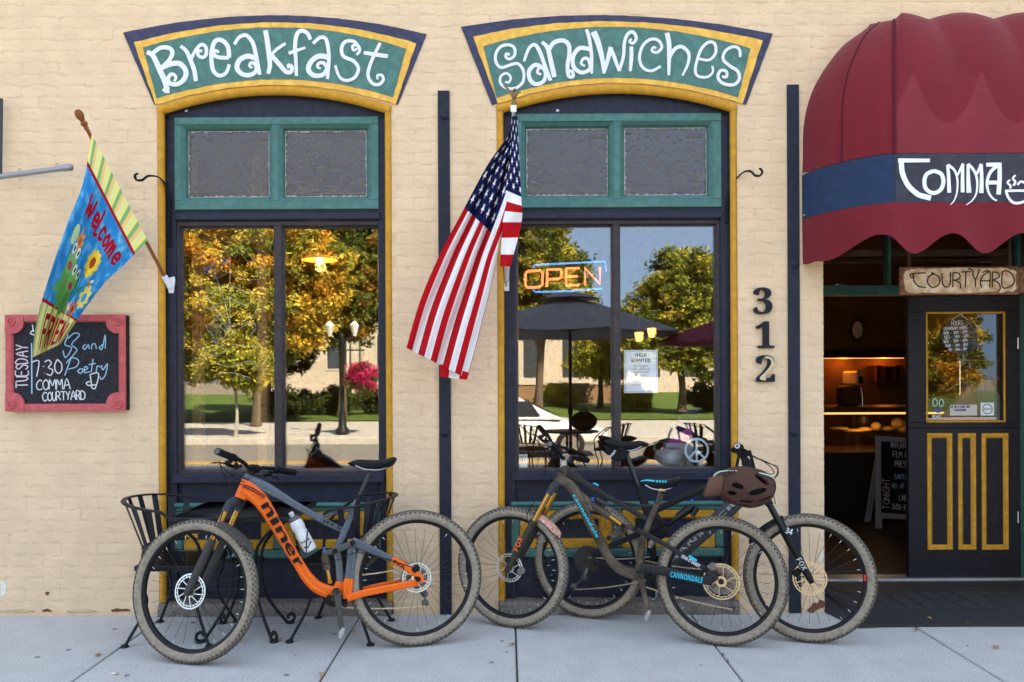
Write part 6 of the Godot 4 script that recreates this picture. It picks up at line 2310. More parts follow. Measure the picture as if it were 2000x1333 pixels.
func bottle_thing(a: Vector3, b: Vector3, xf: Transform3D) -> void:
	var t := thing("water_bottle", "white squeeze water bottle in the orange bicycle's cage", "bottle")
	t.transform = xf
	var y := (a - b).normalized()
	var x := y.cross(Vector3.BACK).normalized()
	var f := Transform3D(Basis(x, y, x.cross(y)), b)
	var L := a.distance_to(b)
	var m := MB.new()
	m.lathe([Vector2(0, 0), Vector2(.030, 0), Vector2(.035, .006), Vector2(.0365, .02), Vector2(.0365, L * .46), Vector2(.033, L * .50), Vector2(.033, L * .56), Vector2(.0365, L * .60), Vector2(.0365, L * .70), Vector2(.033, L * .76), Vector2(.029, L * .78)], 28, f)
	part(m, "body", rough_mat("bottle_white", Color(.58, .58, .56), Color(.72, .72, .70), .4, .12, .02, 0, 47), t)
	var c := MB.new()
	c.lathe([Vector2(.030, L * .775), Vector2(.032, L * .78), Vector2(.032, L * .85), Vector2(.028, L * .87), Vector2(.014, L * .885)], 28, f)
	part(c, "cap", mat("cap_grey", .1, .1, .1, .5), t)
	var n := MB.new()
	n.lathe([Vector2(.014, L * .88), Vector2(.013, L * .92), Vector2(.015, L * .93), Vector2(.015, L * .98), Vector2(.011, L), Vector2(0, L)], 18, f)
	part(n, "nozzle", mat("nozzle_clear", .5, .5, .5, .4), t)
	var l := put(text_mesh("POLAR", .012, false, true, .0006), "print", mat("bottle_ink", .012, .012, .012, .6), t)
	l.transform = f * Transform3D(Basis(Vector3.BACK, .0), Vector3(0, L * .26, .0372))
	var st := MB.new()
	st.xf = f
	st.stroke([Vector2(-.022, L * .15), Vector2(-.006, L * .10), Vector2(.026, L * .20)], .006, .006, .034, .0373)
	part(st, "print_stripe", mat("bottle_ink", .012, .012, .012, .6), t)

func letters_along(bike: Node3D, s: String, from: Vector3, to: Vector3, h: float, m: Material, called := "lettering", serif := false) -> void:
	var d := to - from
	var o := put(text_mesh(s, h, serif, true, .0012), called, m, bike)
	var x := d.normalized()
	var zv := Vector3.BACK
	var y := zv.cross(x).normalized()
	var w: float = (o.mesh as TextMesh).get_aabb().size.x
	var k := d.length() / maxf(w, .001)
	o.transform = Transform3D(Basis(x * k, y, x.cross(y)), (from + to) / 2)

func make_bikes() -> void:
	var orange := rough_mat("orange_paint", Color(.80, .118, .004), Color(.84, .13, .005), .25, .2, .02, 0, 51)
	orange.clearcoat_enabled = true
	orange.clearcoat = .35
	orange.clearcoat_roughness = .08
	var grey := rough_mat("grey_blue_paint", Color(.060, .078, .098), Color(.085, .105, .130), .24, .3, .02, 0, 52)
	grey.clearcoat_enabled = true
	grey.clearcoat = .7
	grey.clearcoat_roughness = .1
	var dark := mat("frame_black", .0108, .0108, .012, .35)
	var kash := mat("kashima", .46, .24, .05, .18, .9)
	var lower := rough_mat("fork_dusty", Color(.030, .030, .032), Color(.075, .07, .062), .45, .15, .02, 0, 53)
	var rimm := rough_mat("rim_black", Color(.009, .009, .010), Color(.020, .019, .018), .35, .2, .02, 0, 54)
	var steel := mat("rotor_steel", .66, .64, .6, .28, .85)
	var gold := mat("rotor_gold", .62, .5, .32, .32, .8)
	var chain_m := mat("chain_gold", .55, .45, .28, .35, .7)
	var ink := mat("decal_black", .0072, .0072, .0078, .4)
	# ===== orange bicycle =====
	var rear := Vector2(-.503, .590)
	var front := Vector2(-1.647, .853)
	var lean := deg_to_rad(10.0)
	var b := new_bike("orange_bicycle", "dusty orange and grey full suspension mountain bike leaning on the table", rear, front, lean)
	var wb := rear.distance_to(front)
	var R := .374
	bk_x = 220.0
	bk_y = 840.0
	bk_k = 2.7027
	var steer_q := deg_to_rad(-13.8 - rad_to_deg(atan2(front.y - rear.y, -(front.x - rear.x))))
	var fb := Basis(UP, steer_q)
	add_wheel(b, "rear_wheel", R, Vector3(0, R, 0), Basis.IDENTITY, rimm, .082, steel, 8)
	var fw := add_wheel(b, "front_wheel", R, Vector3(-wb, R, 0), fb, rimm, .092, steel, 10)
	var a := fb.z
	var fwd := -fb.x
	var axle := Vector3(-wb, R, 0)
	var ht := bp(722, 250)
	var hb := bp(676, 366)
	var crown := hb + (hb - ht).normalized() * .035 + fwd * .025
	fork(b, crown, ht, axle, a, kash, lower, mat("crown_grey", .05, .052, .056, .4))
	cockpit(b, bp(746, 205), bp(726, 236), a, fwd, .39, .10, dark)
	var m := MB.new()
	limb(m, "712,268,30 684,338,32 674,362,32", .8)
	limb(m, "694,300,44 735,328,46 785,380,40 850,482,33 920,605,30 982,708,28 1022,772,30 1082,832,32 1165,862,34", .72)
	limb(m, "1200,800,24 1195,830,30 1180,862,36", .8)
	part(m, "down_tube", orange, b)
	m = MB.new()
	limb(m, "728,240,26 716,262,30", .85)
	limb(m, "726,272,30 800,304,32 880,346,24 960,395,20 1040,440,19 1115,482,18 1212,530,15", .8)
	part(m, "top_tube", grey, b)
	m = MB.new()
	limb(m, "1085,456,13 1170,440,12 1268,412,13", .8)
	limb(m, "1290,375,18 1250,470,18 1212,565,19 1186,640,20 1196,720,21 1202,805,22", .85)
	part(m, "seat_tube", grey, b)
	m = MB.new()
	limb(m, "1262,590,24 1258,690,24 1248,785,24", .5, .03)
	limb(m, "1262,590,26 1330,618,22 1420,660,19 1472,686,18", .5, .045)
	limb(m, "1300,590,14 1440,665,14 1480,680,14", .5, -.05)
	part(m, "upper_swingarm", grey, b)
	m = MB.new()
	limb(m, "1248,785,24 1238,840,28 1238,892,22", .5, .03)
	limb(m, "1236,890,20 1330,862,19 1480,832,19 1612,806,18", .5, .045)
	limb(m, "1472,686,18 1540,722,17 1615,772,20 1625,808,20", .5, .045)
	limb(m, "1320,842,12 1420,818,12 1530,800,12", .5, -.05)
	limb(m, "1480,680,14 1560,720,14", .5, -.05)
	part(m, "rear_triangle", orange, b)
	for sd in [.055, -.045]:
		m = MB.new()
		limb(m, "1105,652,10 1172,640,16 1262,598,16", .35, sd)
		part(m, "suspension_link", mat("link_grey", .06, .06, .062, .35, .3), b)
	for q in [[1172, 642], [1266, 598], [1142, 886], [1226, 925], [1612, 790]]:
		var pv := MB.new()
		var c := bp(q[0], q[1], .062)
		pv.lathe([Vector2(0, .004), Vector2(.006, .004), Vector2(.008, .007), Vector2(.014, .007), Vector2(.015, 0), Vector2(.015, -.02)], 16, Transform3D(Basis(Vector3.RIGHT, PI / 2), c))
		part(pv, "pivot_bolt", dark, b)
	shock(b, bp(1118, 662), bp(1146, 800), mat("shock_bronze", .07, .05, .032, .3, .4), kash, mat("knob_blue", .02, .14, .5, .3, .3))
	m = MB.new()
	m.tube([bp(1296, 365), bp(1372, 200)], .0145, 14)
	part(m, "seat_post", mat("post_black", .0084, .0084, .0096, .15), b)
	m = MB.new()
	m.tube([bp(1288, 388), bp(1303, 345)], .019, 14)
	m.box(bp(1290, 392, .02), Vector3(.02, .014, .02), Basis.IDENTITY, .003)
	part(m, "seat_collar", dark, b)
	saddle(b, bp(1240, 166), bp(1498, 166), .05, mat("saddle_black", .0108, .0108, .0126, .45))
	crank(b, bp(1184, 858, .075), bp(1208, 1062, .085), rough_mat("crank_dusty", Color(.035, .035, .037), Color(.10, .092, .08), .4, .1, .03, 0, 55), 1.0)
	m = MB.new()
	m.tube([bp(1180, 858, -.06), bp(1180, 858, .07)], .023, 18)
	part(m, "bottom_bracket", dark, b)
	cassette(b, Vector3(0, R, 0), .085, -1.0, mat("cassette_grey", .28, .27, .25, .35, .8))
	derailleur(b, Vector3(.015, R - .06, 0), Vector3(.055, R - .15, 0), -1.0)
	chain(b, bp(1180, 775, -.045), Vector3(0, R + .06, -.045), chain_m)
	chain(b, bp(1180, 935, -.045), Vector3(.055, R - .165, -.045), chain_m)
	m = MB.new()
	m.lathe([Vector2(.075, .002), Vector2(.080, .0), Vector2(.075, -.002), Vector2(.05, -.002), Vector2(.05, .002), Vector2(.075, .002)], 32, Transform3D(Basis(Vector3.RIGHT, PI / 2), bp(1180, 858, -.045)))
	part(m, "chainring", dark, b)
	caliper(b, bp(1598, 735, .045), dark)
	caliper(b, axle + Vector3(.075, -.02, 0) + a * .045, dark)
	# front mudguard
	m = MB.new()
	var fx := (axle - crown).normalized()
	m.grid(12, 8, func(u, v):
		var an: float = lerpf(1.16, .52, u)
		var r = R + .014 + .012 * u
		var p = fb.x * (cos(an) * r) + UP * (sin(an) * r)
		var wd := lerpf(.035, .062, sin(u * PI * .5)) * (1.0 - .75 * smoothstep(.72, 1.0, u))
		return axle + p + a * (v - .5) * 2.0 * wd - (fb.x * cos(an) + UP * sin(an)) * .03 * pow(absf(v - .5) * 2.0, 2.0) * (1.0 - u * .5), .0015)
	part(m, "mudguard", rough_mat("mudguard_dusty", Color(.035, .033, .032), Color(.11, .098, .085), .7, .2, .02, 0, 56), b)
	# down tube lettering, letter by letter along the curve
	var path := [bp(800, 385, .040), bp(838, 445, .036), bp(885, 530, .034), bp(922, 600, .033), bp(958, 662, .032), bp(990, 718, .032)]
	var word := "niner"
	var at := 0.0
	for k in 5:
		var wd: float = [.23, .09, .23, .23, .16][k]
		letters_along(b, word[k], along(path, at + .008), along(path, at + wd - .012), .054 if k < 2 else .048, ink, "letter")
		at += wd + .012
	letters_along(b, "JET 9", bp(1110, 478, .018), bp(1205, 524, .018), .016, ink, "lettering")
	letters_along(b, "EVA", bp(1482, 692, .056), bp(1540, 730, .056), .016, ink, "lettering")
	for q in [["682,298 740,322 802,362", .004], ["690,290 745,312 806,352", .004]]:
		var cm := MB.new()
		var pp := []
		for e in q[0].split(" "):
			var c: PackedFloat64Array = e.split_floats(",")
			pp.append(bp(c[0], c[1], .040))
		cm.tube(cr(pp, 6), .003, 6)
		part(cm, "cable_guard", ink, b)
	cable(b, [bp(560, 165, .33), bp(580, 225, .22), bp(612, 290, .08), bp(606, 345, .05), bp(560, 490, .06), bp(505, 600, .06)])
	cable(b, [bp(570, 190, .28), bp(640, 250, .1), bp(690, 275, .03)])
	cable(b, [bp(860, 225, -.25), bp(720, 250, -.05), bp(620, 235, .05), bp(640, 275, .05), bp(685, 290, .04)])
	cable(b, [bp(1040, 700, .05), bp(1090, 715, .05), bp(1180, 690, .06), bp(1260, 655, .07), bp(1340, 655, .06), bp(1500, 700, .06), bp(1580, 728, .05)])
	# bottle cage
	m = MB.new()
	for s in [-1.0, 1.0]:
		m.tube(cr([bp(955, 545, s * .02), bp(970, 600, s * .04), bp(1018, 655, s * .02), bp(1022, 600, s * .042), bp(1030, 520, s * .03)], 5), .0035, 6)
	part(m, "bottle_cage", dark, b)
	bottle_thing(bp(938, 435), bp(1046, 640), b.transform)
	letters_along(b, "STANS", Vector3(-wb, R, 0) + fb * Vector3(-.315, -.09, .014), Vector3(-wb, R, 0) + fb * Vector3(-.285, -.165, .014), .016, mat("decal_grey", .5, .52, .52, .5), "rim_print")

	# ===== black and turquoise bicycle in the middle =====
	rear = Vector2(1.184, .600)
	front = Vector2(.020, .262)
	lean = deg_to_rad(3.5)
	b = new_bike("black_bicycle", "muddy black mountain bike with turquoise lettering and gold fork tubes", rear, front, lean)
	wb = rear.distance_to(front)
	R = .357
	bk_x = 880.0
	bk_y = 820.0
	bk_k = 2.8985
	fb = Basis(UP, deg_to_rad(-7.0))
	add_wheel(b, "rear_wheel", R, Vector3(0, R, 0), Basis.IDENTITY, rimm, .100, gold, 6, 28)
	add_wheel(b, "front_wheel", R, Vector3(-wb, R, 0), fb, rimm, .085, steel, 6, 28)
	a = fb.z
	fwd = -fb.x
	axle = Vector3(-wb, R, 0)
	ht = bp(650, 268)
	hb = bp(608, 356)
	var mud := rough_mat("muddy_black", Color(.022, .021, .022), Color(.15, .115, .08), .55, .9, .012, .1, 57, .45)
	var clean := rough_mat("dull_black", Color(.014, .015, .020), Color(.032, .031, .034), .3, .3, .02, 0, 58)
	crown = bp(592, 388) + fwd * .0
	fork(b, crown, ht, axle, a, kash, rough_mat("fork_black", Color(.016, .016, .018), Color(.07, .06, .05), .35, .2, .02, 0, 59), mat("crown_grey", .05, .052, .056, .4))
	cockpit(b, bp(648, 215), bp(640, 252), a, fwd, .345, .17, mat("stem_grey", .42, .4, .36, .35, .6))
	m = MB.new()
	limb(m, "655,262,27 632,315,28 610,358,29", .85)
	limb(m, "622,335,32 680,375,34 738,465,32 792,590,30 850,690,29 902,790,28 970,850,32 1062,882,34", .72)
	limb(m, "715,410,18 770,450,20 800,478,16", .5)
	part(m, "down_tube", mud, b)
	m = MB.new()
	limb(m, "650,285,26 720,335,22 830,402,18 950,470,16 1060,535,16 1132,580,15", .8)
	limb(m, "930,462,8 1060,486,8 1172,488,9", .8)
	part(m, "top_tube", clean, b)
	m = MB.new()
	limb(m, "1196,420,17 1160,500,17 1122,590,18 1086,690,20 1074,790,22 1068,880,30", .85)
	part(m, "seat_tube", mud, b)
	m = MB.new()
	for s in [1.0, -1.0]:
		limb(m, "1048,620,15 1200,700,14 1340,785,14 1450,850,14", .5, s * .055)
		limb(m, "1075,838,26 1160,850,28 1300,880,26 1400,905,24 1482,915,26", .45, s * .062)
	limb(m, "1450,850,18 1480,890,24 1500,915,24", .4, .058)
	part(m, "swingarm", clean, b)
	m = MB.new()
	for s in [1.0, -1.0]:
		limb(m, "895,672,13 935,640,12 975,606,14 1050,620,14", .35, s * .045)
		limb(m, "895,672,10 960,650,8 1000,628,10", .35, s * .046)
	part(m, "rocker_link", mud, b)
	for q in [[895, 672], [975, 606], [1048, 620], [1450, 850]]:
		var pv := MB.new()
		pv.lathe([Vector2(0, .004), Vector2(.006, .004), Vector2(.008, .007), Vector2(.012, .007), Vector2(.013, 0), Vector2(.013, -.02)], 16, Transform3D(Basis(Vector3.RIGHT, PI / 2), bp(q[0], q[1], .060)))
		part(pv, "pivot_bolt", dark, b)
	shock(b, bp(808, 482), bp(972, 600), rough_mat("shock_muddy", Color(.03, .028, .028), Color(.13, .09, .06), .4, .1, .02, 0, 60), kash, mat("knob_blue", .02, .14, .5, .3, .3))
	m = MB.new()
	m.tube([bp(826, 452, .012), bp(884, 482, .012)], .018, 14)
	part(m, "shock_reservoir", mat("reservoir_black", .015, .015, .0168, .3, .3), b)
	m = MB.new()
	m.tube([bp(1166, 478), bp(1190, 405)], .0155, 14)
	part(m, "seat_post", mat("post_black", .0084, .0084, .0096, .15), b)
	m = MB.new()
	m.tube([bp(1196, 405), bp(1192, 386)], .016, 14)
	m.box(bp(1196, 400), Vector3(.045, .012, .04), Basis.IDENTITY, .003)
	part(m, "seat_clamp", mat("anodised_gold", .6, .38, .08, .25, .9), b)
	saddle(b, bp(1066, 342), bp(1306, 348), .05, mat("saddle_black", .0108, .0108, .0126, .45), mat("turquoise", .03, .48, .62, .45))
	crank(b, bp(1072, 884, .075), bp(1122, 1092, .085), mud, 1.0)
	m = MB.new()
	m.tube([bp(1070, 882, -.06), bp(1070, 882, .07)], .022, 18)
	part(m, "bottom_bracket", dark, b)
	cassette(b, Vector3(0, R, 0), .088, -1.0, mat("cassette_grey", .28, .27, .25, .35, .8))
	derailleur(b, Vector3(.015, R - .06, 0), Vector3(.06, R - .15, 0), -1.0)
	chain(b, bp(1100, 800, -.045), Vector3(0, R + .05, -.045), chain_m)
	chain(b, bp(1080, 940, -.045), Vector3(.06, R - .165, -.045), chain_m)
	caliper(b, bp(1478, 835, .05), mat("caliper_grey", .16, .155, .15, .35, .6))
	caliper(b, axle + Vector3(.075, -.015, 0) + a * .045, mat("caliper_grey", .16, .155, .15, .35, .6))
	m = MB.new()
	var ax2 := axle
	var fb2 := fb
	m.grid(12, 8, func(u, v):
		var an: float = lerpf(1.16, .62, u)
		var r = R + .012 + .010 * u
		var wd := lerpf(.032, .055, sin(u * PI * .5)) * (1.0 - .7 * smoothstep(.75, 1.0, u))
		return ax2 + fb2.x * (cos(an) * r) + UP * (sin(an) * r) + fb2.z * (v - .5) * 2.0 * wd - UP * .03 * pow(absf(v - .5) * 2.0, 2.0), .0015)
	part(m, "mudguard", rough_mat("mudguard_print", Color(.45, .11, .04), Color(.62, .55, .50), .6, .3, .03, 0, 61, .55), b)
	var tq := mat("turquoise", .03, .48, .62, .45)
	letters_along(b, "CANNONDALE", bp(1246, 876, .078), bp(1428, 912, .078), .030, tq)
	letters_along(b, "cannondale", bp(698, 425, .036), bp(834, 668, .034), .020, tq)
	letters_along(b, "SEND IT RANDY", bp(1308, 772, .064), bp(1412, 832, .064), .018, mat("decal_white", .75, .75, .75, .5))
	m = MB.new()
	limb(m, "1350,772,7 1375,790,8 1395,800,6", .3, .064)
	part(m, "decal_patch", tq, b)
	m = MB.new()
	limb(m, "808,360,4 825,366,5 838,376,4", .3, .022)
	part(m, "decal_patch", tq, b)
	cable(b, [bp(490, 115, .30), bp(540, 200, .18), bp(530, 320, .07), bp(490, 440, .06), bp(440, 520, .06), bp(432, 570, .06)])
	cable(b, [bp(500, 130, .25), bp(540, 230, .1), bp(630, 300, .04), bp(640, 310, .03)])
	cable(b, [bp(740, 240, -.2), bp(660, 250, -.05), bp(560, 210, .03), bp(590, 270, .04), bp(635, 300, .035)])
	letters_along(b, "FOX", axle + fb * Vector3(.055, .11, .085), axle + fb * Vector3(.09, .19, .083), .03, mat("fox_orange", .75, .13, .02, .5), "fork_print")

	# ===== matte black bicycle, facing the door =====
	rear = Vector2(.492, .085)
	front = Vector2(1.688, .555)
	lean = deg_to_rad(5.0)
	b = new_bike("matte_bicycle", "matte black mountain bike behind the muddy one, its front wheel by the door", rear, front, lean)
	wb = rear.distance_to(front)
	bk_x = 0.0
	bk_y = 0.0
	bk_k = 1.0
	var matte := mat("matte_black", .0126, .0132, .0162, .5)
	fb = Basis(UP, deg_to_rad(7.0))
	add_wheel(b, "rear_wheel", R, Vector3(0, R, 0), Basis.IDENTITY, rimm, 0, gold, 6, 28)
	add_wheel(b, "front_wheel", R, Vector3(wb, R, 0), fb, rimm, .092, gold, 10, 28)
	a = fb.z
	fwd = fb.x
	axle = Vector3(wb, R, 0)
	ht = bp(1462, 906)
	hb = bp(1478, 948)
	crown = bp(1497, 975)
	fork(b, crown, ht, axle, a, mat("stanchion_black", .009, .009, .0108, .1, .4), mat("fork_gloss", .0108, .0108, .012, .3), dark)
	cockpit(b, bp(1447, 886), bp(1456, 902), a, fwd, .335, .035, dark)
	m = MB.new()
	limb(m, "1458,900,10 1468,925,11 1479,950,11", .85)
	limb(m, "1462,916,11 1420,934,8 1350,965,7 1285,995,7 1262,1004,7", .85)
	part(m, "top_tube", matte, b)
	m = MB.new()
	limb(m, "1480,940,13 1440,980,15 1400,1018,16 1340,1070,16 1290,1118,15 1276,1124,14", .75)
	part(m, "down_tube", mat("matte_grey", .055, .056, .06, .5), b)
	m = MB.new()
	limb(m, "1250,962,8 1266,1006,9 1272,1060,9 1274,1118,12", .85)
	limb(m, "1272,990,6 1285,1012,6 1302,1030,7", .6)
	limb(m, "1295,1035,14 1280,1048,13 1265,1050,10", .5)
	part(m, "seat_tube", matte, b)
	m = MB.new()
	for s in [1.0, -1.0]:
		limb(m, "1285,1030,6 1247,1044,6 1200,1064,6 1156,1086,7", .6, s * .055)
		limb(m, "1262,1112,7 1210,1108,7 1160,1098,7", .6, s * .058)
	part(m, "swingarm", matte, b)
	shock(b, bp(1352, 990), bp(1302, 1028), mat("reservoir_black", .015, .015, .0168, .3, .3), mat("stanchion_black", .009, .009, .0108, .1, .4), mat("knob_blue", .02, .14, .5, .3, .3))
	m = MB.new()
	m.tube([bp(1352, 1008, .01), bp(1362, 992, .01)], .016, 12)
	part(m, "shock_reservoir", mat("reservoir_black", .015, .015, .0168, .3, .3), b)
	m = MB.new()
	m.tube([bp(1253, 968), bp(1222, 882)], .0150, 14)
	part(m, "seat_post", mat("post_black", .0084, .0084, .0096, .15), b)
	m = MB.new()
	m.tube([bp(1246, 948), bp(1256, 975)], .019, 14)
	part(m, "seat_collar", dark, b)
	saddle(b, bp(1268, 864), bp(1184, 866), .05, mat("saddle_black", .0108, .0108, .0126, .45))
	m = MB.new()
	m.prism(PackedVector2Array([Vector2(-.075, .045), Vector2(.02, .05), Vector2(.075, .012), Vector2(.06, -.035), Vector2(.0, -.055), Vector2(-.06, .0)]), -.038, .038, true, Transform3D(Basis.IDENTITY, bp(1205, 884)))
	part(m, "saddle_bag", mat("bag_black", .0102, .0102, .0108, .8), b)
	m = MB.new()
	var lg0 := bp(1194, 893, .0385)
	m.xf = Transform3D(Basis(Vector3.BACK, .9), lg0)
	m.stroke(cr([Vector2(0, 0), Vector2(.008, .010), Vector2(.014, -.002), Vector2(.022, .010), Vector2(.030, -.002), Vector2(.040, .010), Vector2(.048, .0)], 4), .006, .006, 0, .0012)
	part(m, "bag_print", mat("decal_grey", .5, .52, .52, .5), b)
	cassette(b, Vector3(0, R, 0), .088, 1.0, mat("cassette_dark", .045, .043, .04, .45, .6))
	derailleur(b, Vector3(.01, R - .05, 0), Vector3(-.075, R - .165, 0), 1.0)
	m = MB.new()
	m.lathe([Vector2(.072, .002), Vector2(.078, .0), Vector2(.072, -.002), Vector2(.05, -.002), Vector2(.05, .002), Vector2(.072, .002)], 32, Transform3D(Basis(Vector3.RIGHT, PI / 2), bp(1276, 1110, .05)))
	part(m, "chainring", dark, b)
	m = MB.new()
	m.tube([bp(1276, 1110, -.06), bp(1276, 1110, .07)], .022, 18)
	part(m, "bottom_bracket", dark, b)
	chain(b, Vector3(0, R + .02, .05), bp(1270, 1088, .05), mat("chain_dull", .3, .25, .18, .4, .7))
	chain(b, Vector3(-.075, R - .185, .05), bp(1262, 1134, .05), mat("chain_dull", .3, .25, .18, .4, .7))
	crank(b, bp(1276, 1110, .075), bp(1276, 1058, .085), dark, 1.0)
	crank(b, bp(1276, 1110, -.075), bp(1276, 1165, -.085), dark, -1.0)
	caliper(b, axle + Vector3(-.07, .03, 0) - a * .0 + a * .045, dark)
	m = MB.new()
	var ax3 := axle
	var fb3 := fb
	m.grid(12, 8, func(u, v):
		var an: float = lerpf(1.98, 2.60, u)
		var r = R + .012 + .010 * u
		var wd := lerpf(.032, .052, sin(u * PI * .5)) * (1.0 - .7 * smoothstep(.75, 1.0, u))
		return ax3 + fb3.x * (cos(an) * r) + UP * (sin(an) * r) + fb3.z * (v - .5) * 2.0 * wd - UP * .03 * pow(absf(v - .5) * 2.0, 2.0), .0015)
	part(m, "mudguard", dark, b)
	letters_along(b, "SANTA CRUZ", bp(1312, 1094, .047), bp(1470, 952, .047), .022, mat("decal_silver", .3, .3, .31, .5))
	var yl := mat("tyre_yellow", .62, .4, .04, .7)
	letters_along(b, "MAXXIS", axle + fb * Vector3(-.330, .07, .024), axle + fb * Vector3(-.318, -.10, .024), .020, yl, "tyre_print")
	letters_along(b, "MAXXIS", Vector3(.16, R - .285, .027), Vector3(.265, R - .20, .027), .020, yl, "tyre_print")
	var rs := MB.new()
	rs.box(axle + fb * Vector3(.292, .02, .0145), Vector3(.014, .035, .003), fb * Basis(Vector3.BACK, .07), .001)
	part(rs, "rim_sticker", mat("sticker_red", .62, .04, .03, .5), b)
	var rg := MB.new()
	rg.lathe([Vector2(.0135, .0), Vector2(.0135, .003), Vector2(.009, .003), Vector2(.009, 0)], 20, Transform3D(Basis(Vector3.RIGHT, PI / 2), bp(1447, 886) + a * .342 + Vector3(0, .030 + .035 * .335, 0) - fwd * .03))
	part(rg, "grip_ring", mat("decal_white", .75, .75, .75, .5), b)
	letters_along(b, "34", axle + fb * Vector3(-.130, .265, .080), axle + fb * Vector3(-.095, .255, .080), .032, mat("decal_white", .75, .75, .75, .5), "fork_print")
	letters_along(b, "FOX", axle + fb * Vector3(-.065, .115, .084), axle + fb * Vector3(-.030, .055, .084), .028, mat("decal_grey", .5, .52, .52, .5), "fork_print")
	for q in [[[1440, 880, .3], [1500, 905, .2], [1520, 915, .1], [1510, 950, .05], [1515, 985, .06]], [[1450, 884, .1], [1512, 910, .05], [1518, 930, .03], [1490, 935, .02]], [[1450, 880, -.1], [1496, 905, -.05], [1512, 925, 0], [1480, 925, .02]]]:
		var pp := []
		for e in q:
			pp.append(bp(e[0], e[1], e[2]))
		cable(b, pp)
	helmet(b)

func helmet(b: Node3D) -> void:
	var zc := .80
	var c := W(1456, 957, zc)
	var h := thing("helmet", "brown bicycle helmet with visor hanging from the handlebar by its straps", "helmet", c)
	h.basis = (Basis(Vector3.BACK, -.12) * Basis(Vector3.RIGHT, -.75)).scaled(Vector3.ONE * 1.12)
	var vents := [[.62, .30, .16, .05, -.5], [.35, .52, .10, .05, -.2], [.58, .60, .17, .055, .3], [.70, .83, .17, .05, .25], [.30, .78, .09, .05, .5], [.86, .42, .10, .05, -.9], [.93, .66, .08, .05, -1.2], [.47, .93, .12, .035, .1]]
	var f := func(u, v):
		# u along the side from visor to back, v from rim to far rim
		var th: float = lerpf(PI * .98, .02, u)
		var ph: float = lerpf(-.25, PI + .25, v)
		var bump := 1.0 + .025 * sin(v * 26.0 + sin(u * 7.0) * 2.0)
		return Vector3(cos(th) * .148, -sin(th) * sin(ph) * .118 * bump + .035, sin(th) * cos(ph) * .098 * bump)
	var m := MB.new()
	var NU := 104
	var NV := 92
	var ok := func(u: float, v: float) -> bool:
		for mirror in [0, 1]:
			for q in vents:
				var vv: float = q[1] * .5 if mirror == 0 else 1.0 - q[1] * .5
				var d := Vector2(u - q[0], v - vv).rotated(q[4] * (1.0 if mirror == 0 else -1.0))
				if (d.x * d.x) / (q[2] * q[2] * .42) + (d.y * d.y) / (q[3] * q[3] * .52) < 1.0:
					return false
		return true
	for i in NU:
		for j in NV:
			if not ok.call((i + .5) / NU, (j + .5) / NV):
				continue
			var P := []
			var N := []
			for q in [[i, j], [i + 1, j], [i + 1, j + 1], [i, j + 1]]:
				var u: float = clampf(float(q[0]) / NU, .004, .996)
				var v: float = float(q[1]) / NV
				var p: Vector3 = f.call(u, v)
				var du: Vector3 = f.call(minf(u + .01, 1), v) - f.call(maxf(u - .01, 0), v)
				var dv: Vector3 = f.call(u, v + .01) - f.call(u, v - .01)
				var n := du.cross(dv).normalized()
				if n.dot(p - Vector3(0, .035, 0)) < 0:
					n = -n
				P.append(p)
				N.append(n)
			m.tri(P[0], P[1], P[2], N[0], N[1], N[2])
			m.tri(P[0], P[2], P[3], N[0], N[2], N[3])
			for k in 4:
				var e: Vector2 = [Vector2(0, -1), Vector2(1, 0), Vector2(0, 1), Vector2(-1, 0)][k]
				if not ok.call((i + .5 + e.x) / NU, (j + .5 + e.y) / NV):
					m.face(P[k], P[(k + 1) % 4], P[(k + 1) % 4] * .9, P[k] * .9)
	part(m, "shell", rough_mat("helmet_brown", Color(.062, .030, .020), Color(.078, .038, .026), .6, .2), h)
	var l := MB.new()
	l.ball(Vector3(0, .03, 0), Vector3(.128, .090, .078), Basis.IDENTITY, 14, 20)
	part(l, "liner", mat("liner_black", .0072, .0072, .0084, .8), h)
	var rim := MB.new()
	var rp := []
	for k in 40:
		var an := TAU * k / 40
		rp.append(Vector3(cos(an) * .142, .045 + .012 * cos(an * 2.0), sin(an) * .092))
	rim.tube(rp, .007, 8, Vector3.ZERO, 2.0, true)
	part(rim, "rim", mat("mint_edge", .42, .6, .5, .6), h)
	var vs := MB.new()
	vs.grid(14, 14, func(u, v):
		var ph: float = lerpf(.12, PI - .12, v)
		var out: float = u
		var th := lerpf(PI * .80, PI * .93, u)
		var base := Vector3(cos(th) * .150, -sin(th) * sin(ph) * .122 + .03, sin(th) * cos(ph) * .102)
		return base + Vector3(-.055 * out * (.6 + .4 * sin(ph)), -.060 * out * sin(ph) * sin(ph) - .012 * out, .02 * out * cos(ph)), .003)
	part(vs, "visor", rough_mat("visor_brown", Color(.10, .048, .030), Color(.125, .06, .04), .55, .2), h)
	var inv := h.transform.affine_inverse()
	for q in [[1437, 922, 1446, 878], [1474, 918, 1464, 880]]:
		var st := MB.new()
		st.bar(inv * W(q[0], q[1], zc), inv * W(q[2], q[3], zc - .03), .014, .002, inv.basis * Vector3.BACK)
		part(st, "strap", mat("strap_black", .0072, .0072, .0078, .85), h)
	var lg := put(text_mesh("GIRO", .020, false, true, .001), "print", mat("helmet_ink", .012, .0072, .006, .6), h)
	lg.transform = Transform3D(Basis(Vector3.BACK, .62), Vector3(-.105, .012, .098))

